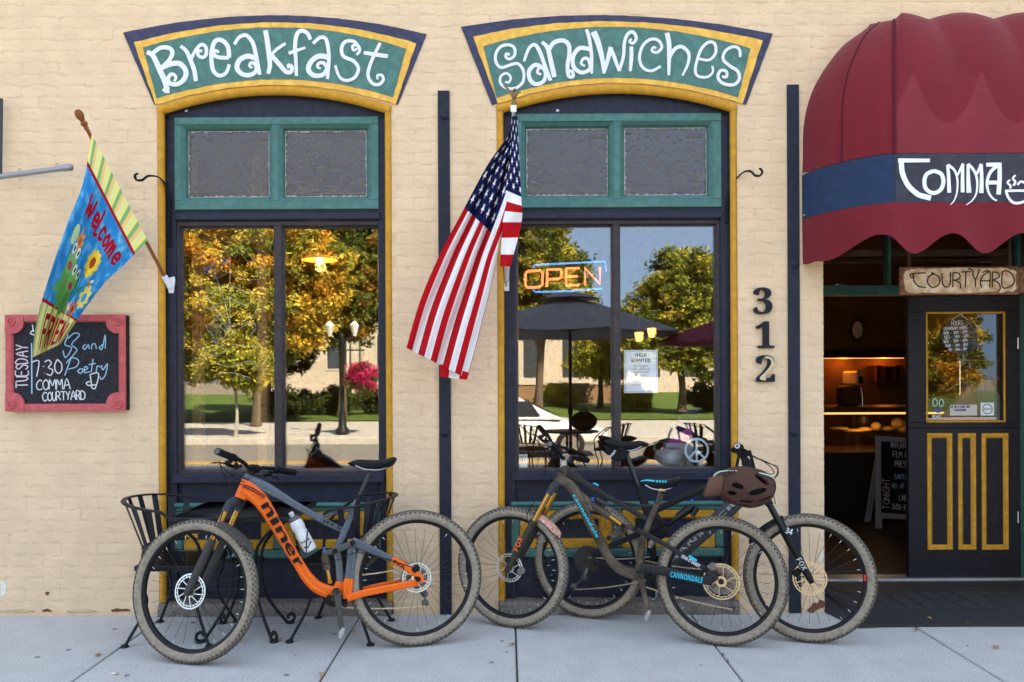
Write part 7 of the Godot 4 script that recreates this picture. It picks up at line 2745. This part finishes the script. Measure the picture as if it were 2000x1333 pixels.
# ---------- cafe table and chairs ----------
func mesh_sheet(mb: MB, p: Callable, n: int, m: int, r: float) -> void:
	# crossed wires of an expanded-metal sheet
	for k in n + m + 1:
		var a := float(k)
		for dirn in 2:
			var pts := []
			for e in 2:
				pass
			var s0 := maxf(0.0, a - m) / n
			var t0 := minf(a, m) / m
			var s1 := minf(a, n) / n
			var t1 := maxf(0.0, a - n) / m
			if absf(s0 - s1) < .001:
				continue
			if dirn == 1:
				t0 = 1.0 - t0
				t1 = 1.0 - t1
			mb.bar(p.call(s0, t0), p.call(s1, t1), r, r * .8)

func scroll_foot(p: Vector3, out: Vector3) -> Array:
	var o := []
	for k in 9:
		var a := -PI / 2 + k * .62
		var r := .030 - k * .0018
		o.append(p + Vector3(0, .036, 0) + out * cos(a) * r + UP * sin(a) * r)
	return o

func make_furniture() -> void:
	var blk := rough_mat("wrought_black", Color(.012, .012, .015), Color(.024, .024, .028), .4, .2)
	# table
	var x0 := -1.865
	var x1 := -1.20
	var z0 := .05
	var z1 := .625
	var H := .725
	var t := thing("cafe_table", "black wrought iron mesh topped table under the first window", "table")
	var rim := MB.new()
	for q in [[x0, x1, z0, z0], [x0, x1, z1, z1], [x0, x0, z0, z1], [x1, x1, z0, z1]]:
		rim.bar(Vector3(q[0], H - .012, q[2]), Vector3(q[1], H - .012, q[3]), .022, .028, Vector3.ZERO, .006)
	part(rim, "rim", blk, t)
	var sh := MB.new()
	mesh_sheet(sh, func(s, w): return Vector3(lerpf(x0, x1, s), H - .004, lerpf(z0, z1, w)), 56, 50, .0088)
	part(sh, "mesh_top", blk, t)
	for q in [[0, 0], [1, 0], [0, 1], [1, 1]]:
		var lm := MB.new()
		var c := Vector3((x0 + x1) / 2, 0, (z0 + z1) / 2)
		var tp := Vector3(lerpf(x0 + .06, x1 - .06, q[0]), H - .03, lerpf(z0 + .06, z1 - .06, q[1]))
		var out := (tp - c) * Vector3(1, 0, 1)
		out = out.normalized()
		var ft := c + out * .27
		var path := [tp, tp.lerp(c + Vector3(0, .55, 0), .55) + Vector3(0, -.05, 0), c + out * .09 + Vector3(0, .45, 0), c + out * .11 + Vector3(0, .22, 0), ft - out * .03 + Vector3(0, .02, 0)]
		lm.tube(cr(path + scroll_foot(ft, out), 4), .0095, 8)
		part(lm, "leg", blk, t)
		var fm := MB.new()
		fm.lathe([Vector2(0, .014), Vector2(.02, .012), Vector2(.026, .002), Vector2(.026, 0), Vector2(0, 0)], 14, Transform3D(Basis.IDENTITY, ft))
		part(fm, "foot", blk, t)
	var hoop := MB.new()
	var hp := []
	for k in 28:
		hp.append(Vector3((x0 + x1) / 2 + cos(TAU * k / 28) * .10, .42, (z0 + z1) / 2 + sin(TAU * k / 28) * .10))
	hoop.tube(hp, .008, 8, Vector3.ZERO, 2.0, true)
	part(hoop, "leg_ring", blk, t)
	var ch := make_chair("cafe_chair", "black barrel backed iron chair left of the cafe table", Vector3(-1.90, 0, .36), 0.0)
	var c2 := ch.duplicate() as Node3D
	c2.name = numbered("cafe_chair")
	add_child(c2)
	c2.position = Vector3(-.975, 0, .32)
	c2.rotation.y = PI - .12
	c2.set_meta("label", "black barrel backed iron chair behind the orange bicycle's seat tube")

func make_chair(called: String, label: String, at: Vector3, turn: float) -> Node3D:
	# faces +x; barrel back round -x
	var blk: Material = mats["wrought_black"]
	var c := thing(called, label, "chair", at, "iron chairs at the cafe table")
	c.rotation.y = turn
	var sh := .44
	var sr := .19
	var seat := MB.new()
	mesh_sheet(seat, func(s, w): return Vector3(lerpf(-sr, sr, s), sh - .012 * sin(s * PI) * sin(w * PI), lerpf(-sr, sr, w)), 34, 34, .0072)
	part(seat, "seat", blk, c)
	var rim := MB.new()
	for q in [[-1, -1, 1, -1], [1, -1, 1, 1], [1, 1, -1, 1], [-1, 1, -1, -1]]:
		rim.bar(Vector3(q[0] * sr, sh - .012, q[1] * sr), Vector3(q[2] * sr, sh - .012, q[3] * sr), .018, .03, Vector3.ZERO, .005)
	part(rim, "seat_rim", blk, c)
	# barrel back: wide top hoop sloping to arms, narrower lower hoop
	var top := func(a: float) -> Vector3:
		return Vector3(-.06 - cos(a) * .255, .765 + .035 * cos(a), sin(a) * .27)
	var low := func(a: float) -> Vector3:
		return Vector3(-.05 - cos(a) * .165, .52, sin(a) * .185)
	var th := MB.new()
	var tp := []
	var lp := []
	for k in 33:
		var a := lerpf(-1.75, 1.75, k / 32.0)
		tp.append(top.call(a))
		lp.append(low.call(a * .92))
	th.tube(tp, Vector2(.016, .006), 8, UP, 3.0)
	part(th, "top_rail", blk, c)
	var lh := MB.new()
	lh.tube(lp, .008, 8)
	part(lh, "lower_rail", blk, c)
	for k in 9:
		var a := lerpf(-1.5, 1.5, k / 8.0)
		var sm := MB.new()
		var n: Vector3 = (top.call(a) - Vector3(-.02, .76, 0)) * Vector3(1, 0, 1)
		sm.bar(low.call(a * .92), top.call(a), .034, .004, n.normalized())
		part(sm, "slat", blk, c)
	for q in [[-1, -1], [-1, 1], [1, -1], [1, 1]]:
		var lm := MB.new()
		var tpos: Vector3 = low.call(.75 * q[1]) if q[0] < 0 else Vector3(sr - .01, sh, q[1] * (sr - .01))
		var ft := Vector3(q[0] * .235, 0, q[1] * .225)
		var out := Vector3(q[0] * .8, 0, q[1] * .6).normalized()
		var path := [tpos, Vector3(q[0] * (sr - .02), sh - .08, q[1] * (sr - .012)), Vector3(q[0] * (sr - .05), .22, q[1] * (sr - .03)), ft - out * .02 + Vector3(0, .035, 0), ft + Vector3(0, .008, 0)]
		lm.tube(cr(path, 6), .009, 8)
		if q[0] > 0:
			var arm: Vector3 = top.call(1.75 * q[1])
			lm.tube(cr([arm, Vector3(.17, .60, q[1] * .25), tpos], 5), .009, 8)
		part(lm, "leg", blk, c)
		var fm := MB.new()
		fm.lathe([Vector2(0, .016), Vector2(.016, .014), Vector2(.024, .003), Vector2(.024, 0), Vector2(0, 0)], 14, Transform3D(Basis.IDENTITY, ft))
		part(fm, "foot", blk, c)
	return c

# ---------- the sunlit side of the street, seen mirrored in the panes ----------
var leaf_mesh: ArrayMesh
func leaf_clump() -> ArrayMesh:
	if leaf_mesh:
		return leaf_mesh
	var m := MB.new()
	var r := RandomNumberGenerator.new()
	r.seed = 8
	for k in 7:
		var b := Basis(Vector3(r.randf() - .5, r.randf() - .5, r.randf() - .5).normalized(), r.randf() * TAU)
		var c := Vector3(r.randf() - .5, r.randf() - .5, r.randf() - .5) * .16
		var l := .075
		var w := .034
		var n := b.z
		var p := [c - b.x * l, c + b.y * w, c + b.x * l, c - b.y * w]
		m.tri(p[0], p[1], p[2], n, n, n)
		m.tri(p[0], p[2], p[3], n, n, n)
	leaf_mesh = m.mesh()
	return leaf_mesh

func leaf_mat() -> StandardMaterial3D:
	var m := mat("foliage", 1, 1, 1, .7)
	m.albedo_color = Color.WHITE
	m.vertex_color_use_as_albedo = true
	m.backlight_enabled = true
	m.backlight = Color(.6, .6, .4)
	return m

# blobs: [offset, radii, count]; tints: leaf colours
func tree(called: String, label: String, category: String, at: Vector3, trunk_h: float, trunk_r: float, blobs: Array, tints: Array, bark: Material, sc := 1.0, group := "trees across the street") -> Node3D:
	var t := thing(called, label, category, at, group)
	var tm := MB.new()
	var top := Vector3(rng.randf_range(-.15, .15), trunk_h, rng.randf_range(-.15, .15))
	tm.tube(cr([Vector3.ZERO, Vector3(.04, trunk_h * .4, 0), top], 4), [trunk_r * 1.3, trunk_r, trunk_r * .9, trunk_r * .8, trunk_r * .7], 9)
	for b in blobs:
		for k in 2:
			var e: Vector3 = b[0] + Vector3(rng.randf_range(-.5, .5) * b[1].x, rng.randf_range(-.2, .5) * b[1].y, rng.randf_range(-.5, .5) * b[1].z)
			var st := top * rng.randf_range(.6, 1.0)
			tm.tube(cr([st, st.lerp(e, .5) + Vector3(rng.randf_range(-.2, .2), .15, rng.randf_range(-.2, .2)), e], 4), [trunk_r * .5, trunk_r * .35, trunk_r * .2, trunk_r * .12], 6)
	part(tm, "trunk", bark, t)
	var mm := MultiMesh.new()
	mm.transform_format = MultiMesh.TRANSFORM_3D
	mm.use_colors = true
	mm.mesh = leaf_clump()
	var xs := []
	var cs := []
	for b in blobs:
		# twigs: leaves gather in sprays so that gaps stay open
		var sprays := int(b[2] / 22)
		for s in sprays:
			var d := Vector3(rng.randfn(), rng.randfn(), rng.randfn()).normalized() * pow(rng.randf(), .45)
			var c: Vector3 = b[0] + d * b[1]
			var tint: Color = tints[rng.randi() % tints.size()]
			for k in 22:
				var p := c + Vector3(rng.randfn(), rng.randfn() * .6, rng.randfn()) * .17 * sc
				xs.append(Transform3D(Basis.from_euler(Vector3(rng.randf() * TAU, rng.randf() * TAU, rng.randf() * TAU)).scaled(Vector3.ONE * sc * rng.randf_range(.7, 1.3)), p))
				cs.append(tint * rng.randf_range(.75, 1.25))
	mm.instance_count = xs.size()
	for k in xs.size():
		mm.set_instance_transform(k, xs[k])
		mm.set_instance_color(k, cs[k])
	var o := MultiMeshInstance3D.new()
	o.name = "crown"
	o.multimesh = mm
	o.material_override = leaf_mat()
	o.set_meta("kind", "stuff")
	t.add_child(o)
	return t

func parasol(label: String, at: Vector3, r: float, edge: float, apex: float, m: Material, valance := false) -> void:
	var p := thing("parasol", label, "parasol", at, "parasols on the sidewalk")
	var pm := MB.new()
	pm.tube([Vector3(0, 0, 0), Vector3(0, apex + .05, 0)], .024, 12)
	pm.lathe([Vector2(0, apex + .12), Vector2(.02, apex + .11), Vector2(.03, apex + .06), Vector2(.02, apex + .05)], 12)
	pm.tube([Vector3(0, .95, 0), Vector3(0, 1.1, 0)], .036, 12)
	part(pm, "pole", mat("pole_black", .015, .015, .016, .4), p)
	var b := MB.new()
	b.lathe([Vector2(0, .09), Vector2(.05, .085), Vector2(.22, .05), Vector2(.26, .03), Vector2(.26, 0), Vector2(0, 0)], 28)
	part(b, "base", mat("pole_black", .015, .015, .016, .4), p)
	var c := MB.new()
	for k in 8:
		c.grid(6, 8, func(u, v):
			var a0 := TAU * k / 8.0 + .2
			var a1 := TAU * (k + 1) / 8.0 + .2
			var rim := Vector3(cos(a0), 0, sin(a0)).lerp(Vector3(cos(a1), 0, sin(a1)), u)
			var q = rim * (r * v)
			q.y = lerpf(apex, edge, pow(v, 1.12)) - .03 * sin(u * PI) * v
			return q, .003)
	part(c, "canopy", m, p)
	var vt := MB.new()
	vt.lathe([Vector2(.02, apex + .07), Vector2(.2, apex + .045), Vector2(.42, apex - .03)], 32)
	part(vt, "vent", m, p)
	for k in 8:
		var a0 := TAU * k / 8.0 + .2
		var o := Vector3(cos(a0), 0, sin(a0))
		var rb := MB.new()
		rb.tube([Vector3(0, apex - .01, 0), o * r + Vector3(0, edge - .012, 0)], .009, 6)
		rb.tube([Vector3(0, apex - .5, 0), o * r * .5 + Vector3(0, lerpf(apex, edge, .5) - .02, 0)], .008, 6)
		part(rb, "rib", mat("pole_black", .015, .015, .016, .4), p)

func make_street() -> void:
	var bark := rough_mat("bark", Color(.09, .065, .045), Color(.18, .14, .10), .95, .5, .02, .8, 63)
	var pale := rough_mat("pale_bark", Color(.36, .32, .26), Color(.50, .46, .38), .9, .5, .02, .5, 64)
	var gold := [Color(.62, .38, .04), Color(.66, .46, .06), Color(.50, .40, .06), Color(.30, .30, .05), Color(.20, .24, .04), Color(.60, .30, .03)]
	var olive := [Color(.09, .13, .025), Color(.15, .18, .035), Color(.22, .22, .04), Color(.12, .14, .03)]
	var yel := [Color(.32, .32, .05), Color(.42, .38, .06), Color(.22, .25, .04), Color(.48, .40, .06)]
	var dark := [Color(.035, .06, .018), Color(.06, .085, .022), Color(.08, .09, .025)]
	tree("maple_tree", "golden orange autumn tree mirrored in the first window", "tree", Vector3(-8.3, -.1, 21.0), 3.0, .16, [[Vector3(0, 4.6, 0), Vector3(1.9, 1.9, 1.9), 5200], [Vector3(1.2, 3.6, .2), Vector3(1.3, 1.1, 1.3), 2600], [Vector3(-1.5, 5.6, -.3), Vector3(1.5, 1.5, 1.5), 3000], [Vector3(.6, 6.3, 0), Vector3(1.5, 1.3, 1.5), 2600], [Vector3(-1.9, 3.7, .2), Vector3(1.5, 1.3, 1.4), 2600], [Vector3(2.0, 5.0, .3), Vector3(1.3, 1.3, 1.3), 2200]], gold, bark)
	tree("elm_tree", "tall olive green tree beside the lamp post in the mirrored street", "tree", Vector3(-6.6, -.05, 26.5), 3.2, .2, [[Vector3(0, 4.4, 0), Vector3(2.1, 1.7, 2), 4600], [Vector3(.2, 6.2, .2), Vector3(2.2, 1.7, 2), 4800], [Vector3(-.4, 8.0, 0), Vector3(1.8, 1.6, 1.8), 3000], [Vector3(-2.6, 3.2, -.5), Vector3(1.5, 1.3, 1.4), 2600]], olive + [Color(.34, .20, .03)], bark)
	tree("sapling", "slender pale stemmed young tree mirrored in the left pane", "tree", Vector3(-7.4, -.13, 16.4), 2.0, .055, [[Vector3(-.1, 2.1, 0), Vector3(1.0, .55, .9), 1900], [Vector3(.35, 1.75, .1), Vector3(.6, .4, .6), 700], [Vector3(-.1, 3.2, 0), Vector3(.7, .9, .7), 900]], yel, pale, .8)
	tree("spruce_tree", "dark green evergreen behind the golden tree", "tree", Vector3(-10.5, 0, 29.5), 2.5, .2, [[Vector3(0, 3.0, 0), Vector3(2.3, 1.6, 2), 4200], [Vector3(0, 5.2, 0), Vector3(1.9, 1.8, 1.9), 3600], [Vector3(0, 7.4, 0), Vector3(1.2, 1.5, 1.2), 2000]], dark, bark)
	tree("ash_tree", "green tree above the parasol in the mirrored street", "tree", Vector3(1.2, -.05, 25.2), 3.0, .2, [[Vector3(0, 4.3, 0), Vector3(2.2, 1.4, 1.9), 3600], [Vector3(-.3, 6.2, 0), Vector3(1.9, 1.7, 1.8), 4200], [Vector3(.9, 5.4, .2), Vector3(1.3, 1.3, 1.3), 2300], [Vector3(-.9, 8.0, 0), Vector3(1.3, 1.2, 1.3), 1700]], olive + yel, bark)
	tree("linden_tree", "round yellow green tree mirrored in the right hand pane", "tree", Vector3(7.2, 0, 27.5), 2.4, .2, [[Vector3(0, 3.9, 0), Vector3(2.4, 1.7, 2.1), 5200], [Vector3(.4, 5.3, 0), Vector3(1.9, 1.5, 1.8), 4200], [Vector3(-1.3, 2.6, -.4), Vector3(1.5, 1.2, 1.3), 2600], [Vector3(1.4, 2.4, -.3), Vector3(1.6, 1.2, 1.3), 2600]], yel + olive, bark)
	tree("linden_tree", "yellow green tree standing left of the NEVADA wall", "tree", Vector3(4.3, 0, 31.5), 2.0, .16, [[Vector3(0, 2.4, 0), Vector3(1.5, 1.3, 1.3), 2600], [Vector3(.6, 3.6, 0), Vector3(1.3, 1.1, 1.2), 1900]], yel, bark)
	tree("maple_tree", "yellow autumn tree behind the golden one, against the pale building", "tree", Vector3(-12.6, 0, 24.5), 2.6, .18, [[Vector3(0, 3.6, 0), Vector3(2.0, 1.7, 1.8), 3400], [Vector3(.4, 5.6, 0), Vector3(1.9, 1.7, 1.8), 3400], [Vector3(1.2, 2.2, 0), Vector3(1.2, .9, 1.2), 1500]], gold + yel, bark)
	tree("ash_tree", "green tree far along the street past the door reflection", "tree", Vector3(15.4, 0, 23.6), 2.4, .2, [[Vector3(0, 4.3, 0), Vector3(2.6, 1.9, 2.2), 4600], [Vector3(.3, 6.3, 0), Vector3(2.2, 1.8, 2.0), 3800], [Vector3(.2, 2.1, -.4), Vector3(2.4, 1.5, 1.6), 3400]], olive + gold, bark)
	tree("maple_tree", "bronze autumn tree far along the street past the chalkboard", "tree", Vector3(-15.5, 0, 25.0), 3.0, .2, [[Vector3(0, 4.3, 0), Vector3(2.6, 1.9, 2.2), 4400], [Vector3(-.3, 6.3, 0), Vector3(2.0, 1.8, 2.0), 3600]], gold + olive, bark)
	for q in [[-9.2, 27.5, 1.2, 0], [-7.4, 28.0, 1.3, 0], [-5.2, 28.5, 1.1, 0], [-3.2, 29.5, 1.0, 1], [5.6, 30.0, .8, 1], [8.8, 29.5, 1.0, 0], [2.6, 33.0, .8, 1]]:
		tree("shrub", ["rounded dark shrub", "rounded yellow green shrub"][q[3]] + " on the lawn across the street at %s" % {-9.2: "the evergreen", -7.4: "the olive tree's foot", -5.2: "the lamp post", -3.2: "the pale building", 5.6: "the wall's end", 8.8: "the round tree", 2.6: "the low wall"}[q[0]], "shrub", Vector3(q[0], .0, q[1]), .3, .04, [[Vector3(0, .5, 0), Vector3(q[2], .6, .7), 1500]], dark if q[3] == 0 else yel, bark, .8, "shrubs on the lawn")
	# pale civic building with a cornice
	var st := rough_mat("limestone", Color(.50, .42, .33), Color(.60, .52, .42), .9, 4.0)
	var cb := thing("civic_building", "tall pale limestone building with a heavy cornice across the street", "building")
	part(wall_boxes([[-19, -7.0, 0, 11.4, 57, 75]]), "wall", st, cb)
	part(wall_boxes([[-19.4, -6.6, 11.4, 12.0, 56.5, 75.5], [-19.2, -6.8, 12.0, 12.4, 56.7, 75.3], [-19.1, -6.9, 10.7, 11.0, 56.8, 57.0]]), "cornice", st, cb)
	for k in 3:
		for j in 2:
			var x := -17.2 + k * 3.9
			var wn := sub("window", cb)
			part(wall_boxes([[x - .9, x + .9, 2.0 + j * 4.2, 4.9 + j * 4.2, 56.93, 57.0]]), "frame", mat("stone_trim", .62, .56, .48, .8), wn)
			part(wall_boxes([[x - .75, x + .75, 2.15 + j * 4.2, 4.75 + j * 4.2, 56.90, 56.93]]), "pane", mat("far_pane", .05, .06, .07, .1), wn)
	for x in [-9.1, -8.35]:
		var fp := thing("flagpole", "white flagpole before the tall pale building, %s" % ("the one nearer the golden trees" if x < -9.0 else "the one nearer the low building"), "flagpole", Vector3(x, 0, 52), "flagpoles across the street")
		var pp := MB.new()
		pp.tube([Vector3(0, .2, 0), Vector3(0, 12.8, 0)], [.10, .06], 10)
		part(pp, "pole", mat("pole_white", .75, .75, .73, .5), fp)
		var pb := MB.new()
		pb.ball(Vector3(0, 12.9, 0), Vector3(.14, .14, .14), Basis.IDENTITY, 8, 12)
		part(pb, "finial", mat("pole_gold", .6, .4, .1, .3, .8), fp)
		var pf := MB.new()
		pf.lathe([Vector2(0, .3), Vector2(.16, .28), Vector2(.3, .05), Vector2(.3, 0), Vector2(0, 0)], 16)
		part(pf, "base", mat("pole_white", .75, .75, .73, .5), fp)
	var lb := thing("low_building", "long low beige building behind the trees across the street", "building")
	part(wall_boxes([[-6.5, 24, 0, 6.6, 60, 76]]), "wall", st, lb)
	part(wall_boxes([[-6.4, 24.3, 6.6, 7.1, 59.6, 76.4]]), "parapet", st, lb)
	for k in 9:
		var x := -4.2 + k * 3.2
		part(wall_boxes([[x - .8, x + .8, 1.4, 4.6, 59.94, 60.0]]), "window", mat("far_pane", .05, .06, .07, .1), lb)
	# low wall with letters
	var nw := thing("lettered_wall", "low brown wall with pale letters reading NEVADA on the lawn", "sign", Vector3(3.2, .1, 34.8))
	part(wall_boxes([[-2.6, 2.9, 0, .95, 0, .4]]), "wall", rough_mat("brown_stone", Color(.22, .13, .08), Color(.32, .20, .12), .9, 1.0), nw)
	part(wall_boxes([[-2.65, 2.95, .95, 1.03, -.05, .45]]), "coping", st, nw)
	var tx := put(text_mesh("NEVADA", .34, true, true, .05), "letters", mat("letter_pale", .70, .66, .58, .6), nw)
	tx.rotation.y = PI
	tx.position = Vector3(-.6, .52, -.03)
	# street lamp with a hanging basket
	var lp := thing("street_lamp", "black street lamp post with twin lanterns across the street", "lamp post", R(668, 735, 22.3) * Vector3(1, 0, 1) + Vector3(0, -.1, 0))
	var pm := MB.new()
	pm.lathe([Vector2(0, 0), Vector2(.2, 0), Vector2(.2, .1), Vector2(.12, .2), Vector2(.10, .55), Vector2(.06, .7), Vector2(.05, 2.6), Vector2(.07, 2.65), Vector2(.04, 2.8), Vector2(0, 2.85)], 14)
	pm.tube(cr([Vector3(-.35, 2.72, 0), Vector3(0, 2.6, 0), Vector3(.35, 2.72, 0)], 5), .025, 8)
	pm.tube([Vector3(0, 2.35, 0), Vector3(.62, 2.35, 0)], .02, 8)
	part(pm, "post", mat("lamp_green_black", .015, .02, .018, .4), lp)
	for s in [-.35, .35]:
		var lm := MB.new()
		lm.lathe([Vector2(.05, 2.74), Vector2(.13, 3.02), Vector2(.14, 3.04), Vector2(.04, 3.16), Vector2(0, 3.18)], 8, Transform3D(Basis.IDENTITY, Vector3(s, 0, 0)), false)
		part(lm, "lantern", mat("lantern_glass", .72, .70, .64, .3), lp)
	var bs := tree("flower_basket", "hanging basket of magenta flowers on the street lamp", "flower basket", lp.position + Vector3(.56, 1.45, 0), .3, .01, [[Vector3(0, .12, 0), Vector3(.46, .36, .46), 1900]], [Color(.55, .03, .14), Color(.62, .05, .20), Color(.45, .02, .10), Color(.10, .14, .03)], bark, .5, "")
	var ck := MB.new()
	ck.lathe([Vector2(0, -.22), Vector2(.2, -.16), Vector2(.3, .02)], 16)
	ck.tube([Vector3(0, .0, 0), Vector3(.0, .92, 0)], .008, 5)
	part(ck, "basket", mat("wicker", .12, .08, .04, .9), bs)
	# parasols, with chairs and a table below them
	parasol("grey canvas parasol standing at the kerb, mirrored in the second window", Vector3(.9, 0, 6.05), 1.62, 2.10, 2.62, rough_mat("grey_canvas", Color(.20, .215, .24), Color(.25, .265, .29), .85, .8))
	parasol("maroon canvas parasol standing at the kerb beyond the grey one", Vector3(3.55, 0, 6.2), 1.45, 1.98, 2.45, rough_mat("maroon_parasol", Color(.17, .02, .05), Color(.22, .03, .07), .85, .8))
	var src := get_node("cafe_chair") as Node3D
	for q in [[.35, 6.5, -.6, "iron chair under the grey parasol, near its pole"], [1.5, 6.4, PI + .3, "iron chair under the grey parasol, toward the maroon one"], [2.9, 6.3, .2, "iron chair under the maroon parasol's edge"]]:
		var c := src.duplicate() as Node3D
		c.name = numbered("cafe_chair")
		add_child(c)
		c.position = Vector3(q[0], 0, q[1])
		c.rotation.y = q[2]
		c.set_meta("label", q[3])
		c.set_meta("group", "iron chairs at the kerb")
	var kt := thing("kerb_table", "small round black table round the grey parasol's pole", "table", Vector3(.9, 0, 6.05))
	var km := MB.new()
	km.lathe([Vector2(.03, .72), Vector2(.40, .72), Vector2(.41, .71), Vector2(.40, .70), Vector2(.03, .70)], 32)
	part(km, "top", mats["wrought_black"], kt)
	for k in 3:
		var a := TAU * k / 3
		var lm := MB.new()
		lm.tube(cr([Vector3(cos(a) * .1, .70, sin(a) * .1), Vector3(cos(a) * .12, .4, sin(a) * .12), Vector3(cos(a) * .33, .0, sin(a) * .33)], 4), .012, 6)
		part(lm, "leg", mats["wrought_black"], kt)
	var bp_ := thing("backpack", "dark backpack lying on the kerb table", "backpack", Vector3(1.08, .72, 5.95))
	var bm := MB.new()
	bm.ball(Vector3(0, .14, 0), Vector3(.19, .14, .13), Basis.IDENTITY, 10, 14)
	bm.ball(Vector3(.02, .10, -.10), Vector3(.12, .09, .06), Basis.IDENTITY, 8, 12)
	part(bm, "body", mat("bag_black", .017, .017, .018, .8), bp_)
	var bt := MB.new()
	bt.tube(cr([Vector3(-.05, .27, 0), Vector3(0, .33, 0), Vector3(.05, .27, 0)], 4), .012, 6)
	part(bt, "handle", mat("bag_black", .017, .017, .018, .8), bp_)
	white_car(Vector3(-.05, -.305, 12.9))

func white_car(at: Vector3) -> void:
	var c := thing("white_car", "white sedan driving past, mirrored behind the parasol", "car", at)
	var paint := mat("car_white", .74, .75, .76, .2)
	paint.clearcoat_enabled = true
	paint.clearcoat = .8
	# body: sections along x (front at +x): [x, low, high, half width]
	var secs := [[-2.25, .42, .80, .62], [-2.18, .30, .90, .76], [-1.7, .24, .96, .86], [-1.0, .22, .92, .89], [0.0, .22, .90, .90], [.8, .22, .90, .89], [1.4, .24, .84, .86], [1.95, .28, .72, .80], [2.2, .34, .62, .70], [2.28, .42, .54, .55]]
	var b := MB.new()
	b.grid(36, 24, func(u, v):
		var p: float = u * (secs.size() - 1)
		var k := mini(int(p), secs.size() - 2)
		var s := p - k
		var q := []
		for e in 4:
			q.append(lerpf(secs[k][e], secs[k + 1][e], s))
		var an: float = TAU * v
		var cs := cos(an)
		var sn := sin(an)
		var cy = (q[1] + q[2]) / 2.0
		var hy: float = (q[2] - q[1]) / 2.0
		return Vector3(q[0], cy + signf(sn) * pow(absf(sn), .45) * hy, signf(cs) * pow(absf(cs), .5) * q[3]))
	part(b, "body", paint, c)
	var prof := [[-1.75, .92], [-1.05, 1.30], [-.3, 1.36], [.35, 1.30], [1.25, .86]]
	var cab := func(inset: float, wtop: float) -> MB:
		var m := MB.new()
		for s in [-1.0, 1.0]:
			var up := []
			for q in prof:
				up.append(Vector3(q[0], q[1] - inset, s * lerpf(.84, wtop, clampf((q[1] - .86) / .5, 0, 1))))
			for k in up.size() - 1:
				m.face(Vector3(up[k].x, .86, s * .85), Vector3(up[k + 1].x, .86, s * .85), up[k + 1], up[k], Vector3(0, 0, s))
		for k in prof.size() - 1:
			var w0 := lerpf(.84, wtop, clampf((prof[k][1] - .86) / .5, 0, 1))
			var w1 := lerpf(.84, wtop, clampf((prof[k + 1][1] - .86) / .5, 0, 1))
			m.face(Vector3(prof[k][0], prof[k][1] - inset, -w0), Vector3(prof[k + 1][0], prof[k + 1][1] - inset, -w1), Vector3(prof[k + 1][0], prof[k + 1][1] - inset, w1), Vector3(prof[k][0], prof[k][1] - inset, w0), Vector3(0, 1, 0))
		return m
	part(cab.call(0.0, .60), "cabin", paint, c)
	for s in [-1.0, 1.0]:
		for q in [[-1.28, -.32], [-.24, .78]]:
			var g := MB.new()
			var y1 := func(x): return along([.92, 1.30, 1.36, 1.30, .86], clampf((x + 1.75) / 3.0, 0, 1)) - .07
			var pts := []
			for e in [[q[0], .93], [q[1], .93]]:
				pts.append(Vector3(e[0], e[1], s * .845))
			for e in [minf(q[1], .55), maxf(q[0], -1.0)]:
				pts.append(Vector3(e, 1.25, s * .665))
			g.face(pts[0], pts[1], pts[2], pts[3], Vector3(0, 0, s))
			part(g, "side_window", mat("car_glass", .02, .024, .028, .05), c)
	var ws := MB.new()
	ws.face(Vector3(.44, 1.27, -.56), Vector3(1.16, .91, -.72), Vector3(1.16, .91, .72), Vector3(.44, 1.27, .56), Vector3(1, 1, 0))
	part(ws, "windscreen", mat("car_glass", .02, .024, .028, .05), c)
	for x in [-1.4, 1.42]:
		for s in [-1.0, 1.0]:
			var w := sub("wheel", c, Vector3(x, .31, s * .80))
			var ty := MB.new()
			ty.lathe([Vector2(.2, -.1), Vector2(.29, -.1), Vector2(.315, -.07), Vector2(.315, .07), Vector2(.29, .1), Vector2(.2, .1)], 32, Transform3D(Basis(Vector3.RIGHT, PI / 2), Vector3.ZERO))
			part(ty, "tyre", mat("car_tyre", .02, .02, .02, .8), w)
			var ri := MB.new()
			ri.lathe([Vector2(0, .105), Vector2(.05, .105), Vector2(.2, .095), Vector2(.21, .1)], 24, Transform3D(Basis(Vector3.RIGHT, PI / 2 * s), Vector3.ZERO))
			for k in 5:
				var a := TAU * k / 5
				ri.bar(Vector3(cos(a) * .04, sin(a) * .04, s * .108), Vector3(cos(a) * .2, sin(a) * .2, s * .102), .05, .012, Vector3.BACK)
			part(ri, "rim", mat("car_alloy", .5, .5, .5, .3, .7), w)
	for s in [-1.0, 1.0]:
		var hl := MB.new()
		hl.ball(Vector3(2.06, .60, s * .60), Vector3(.16, .07, .14), Basis.IDENTITY, 8, 12)
		part(hl, "headlight", mat("headlight_glass", .6, .62, .64, .08), c)
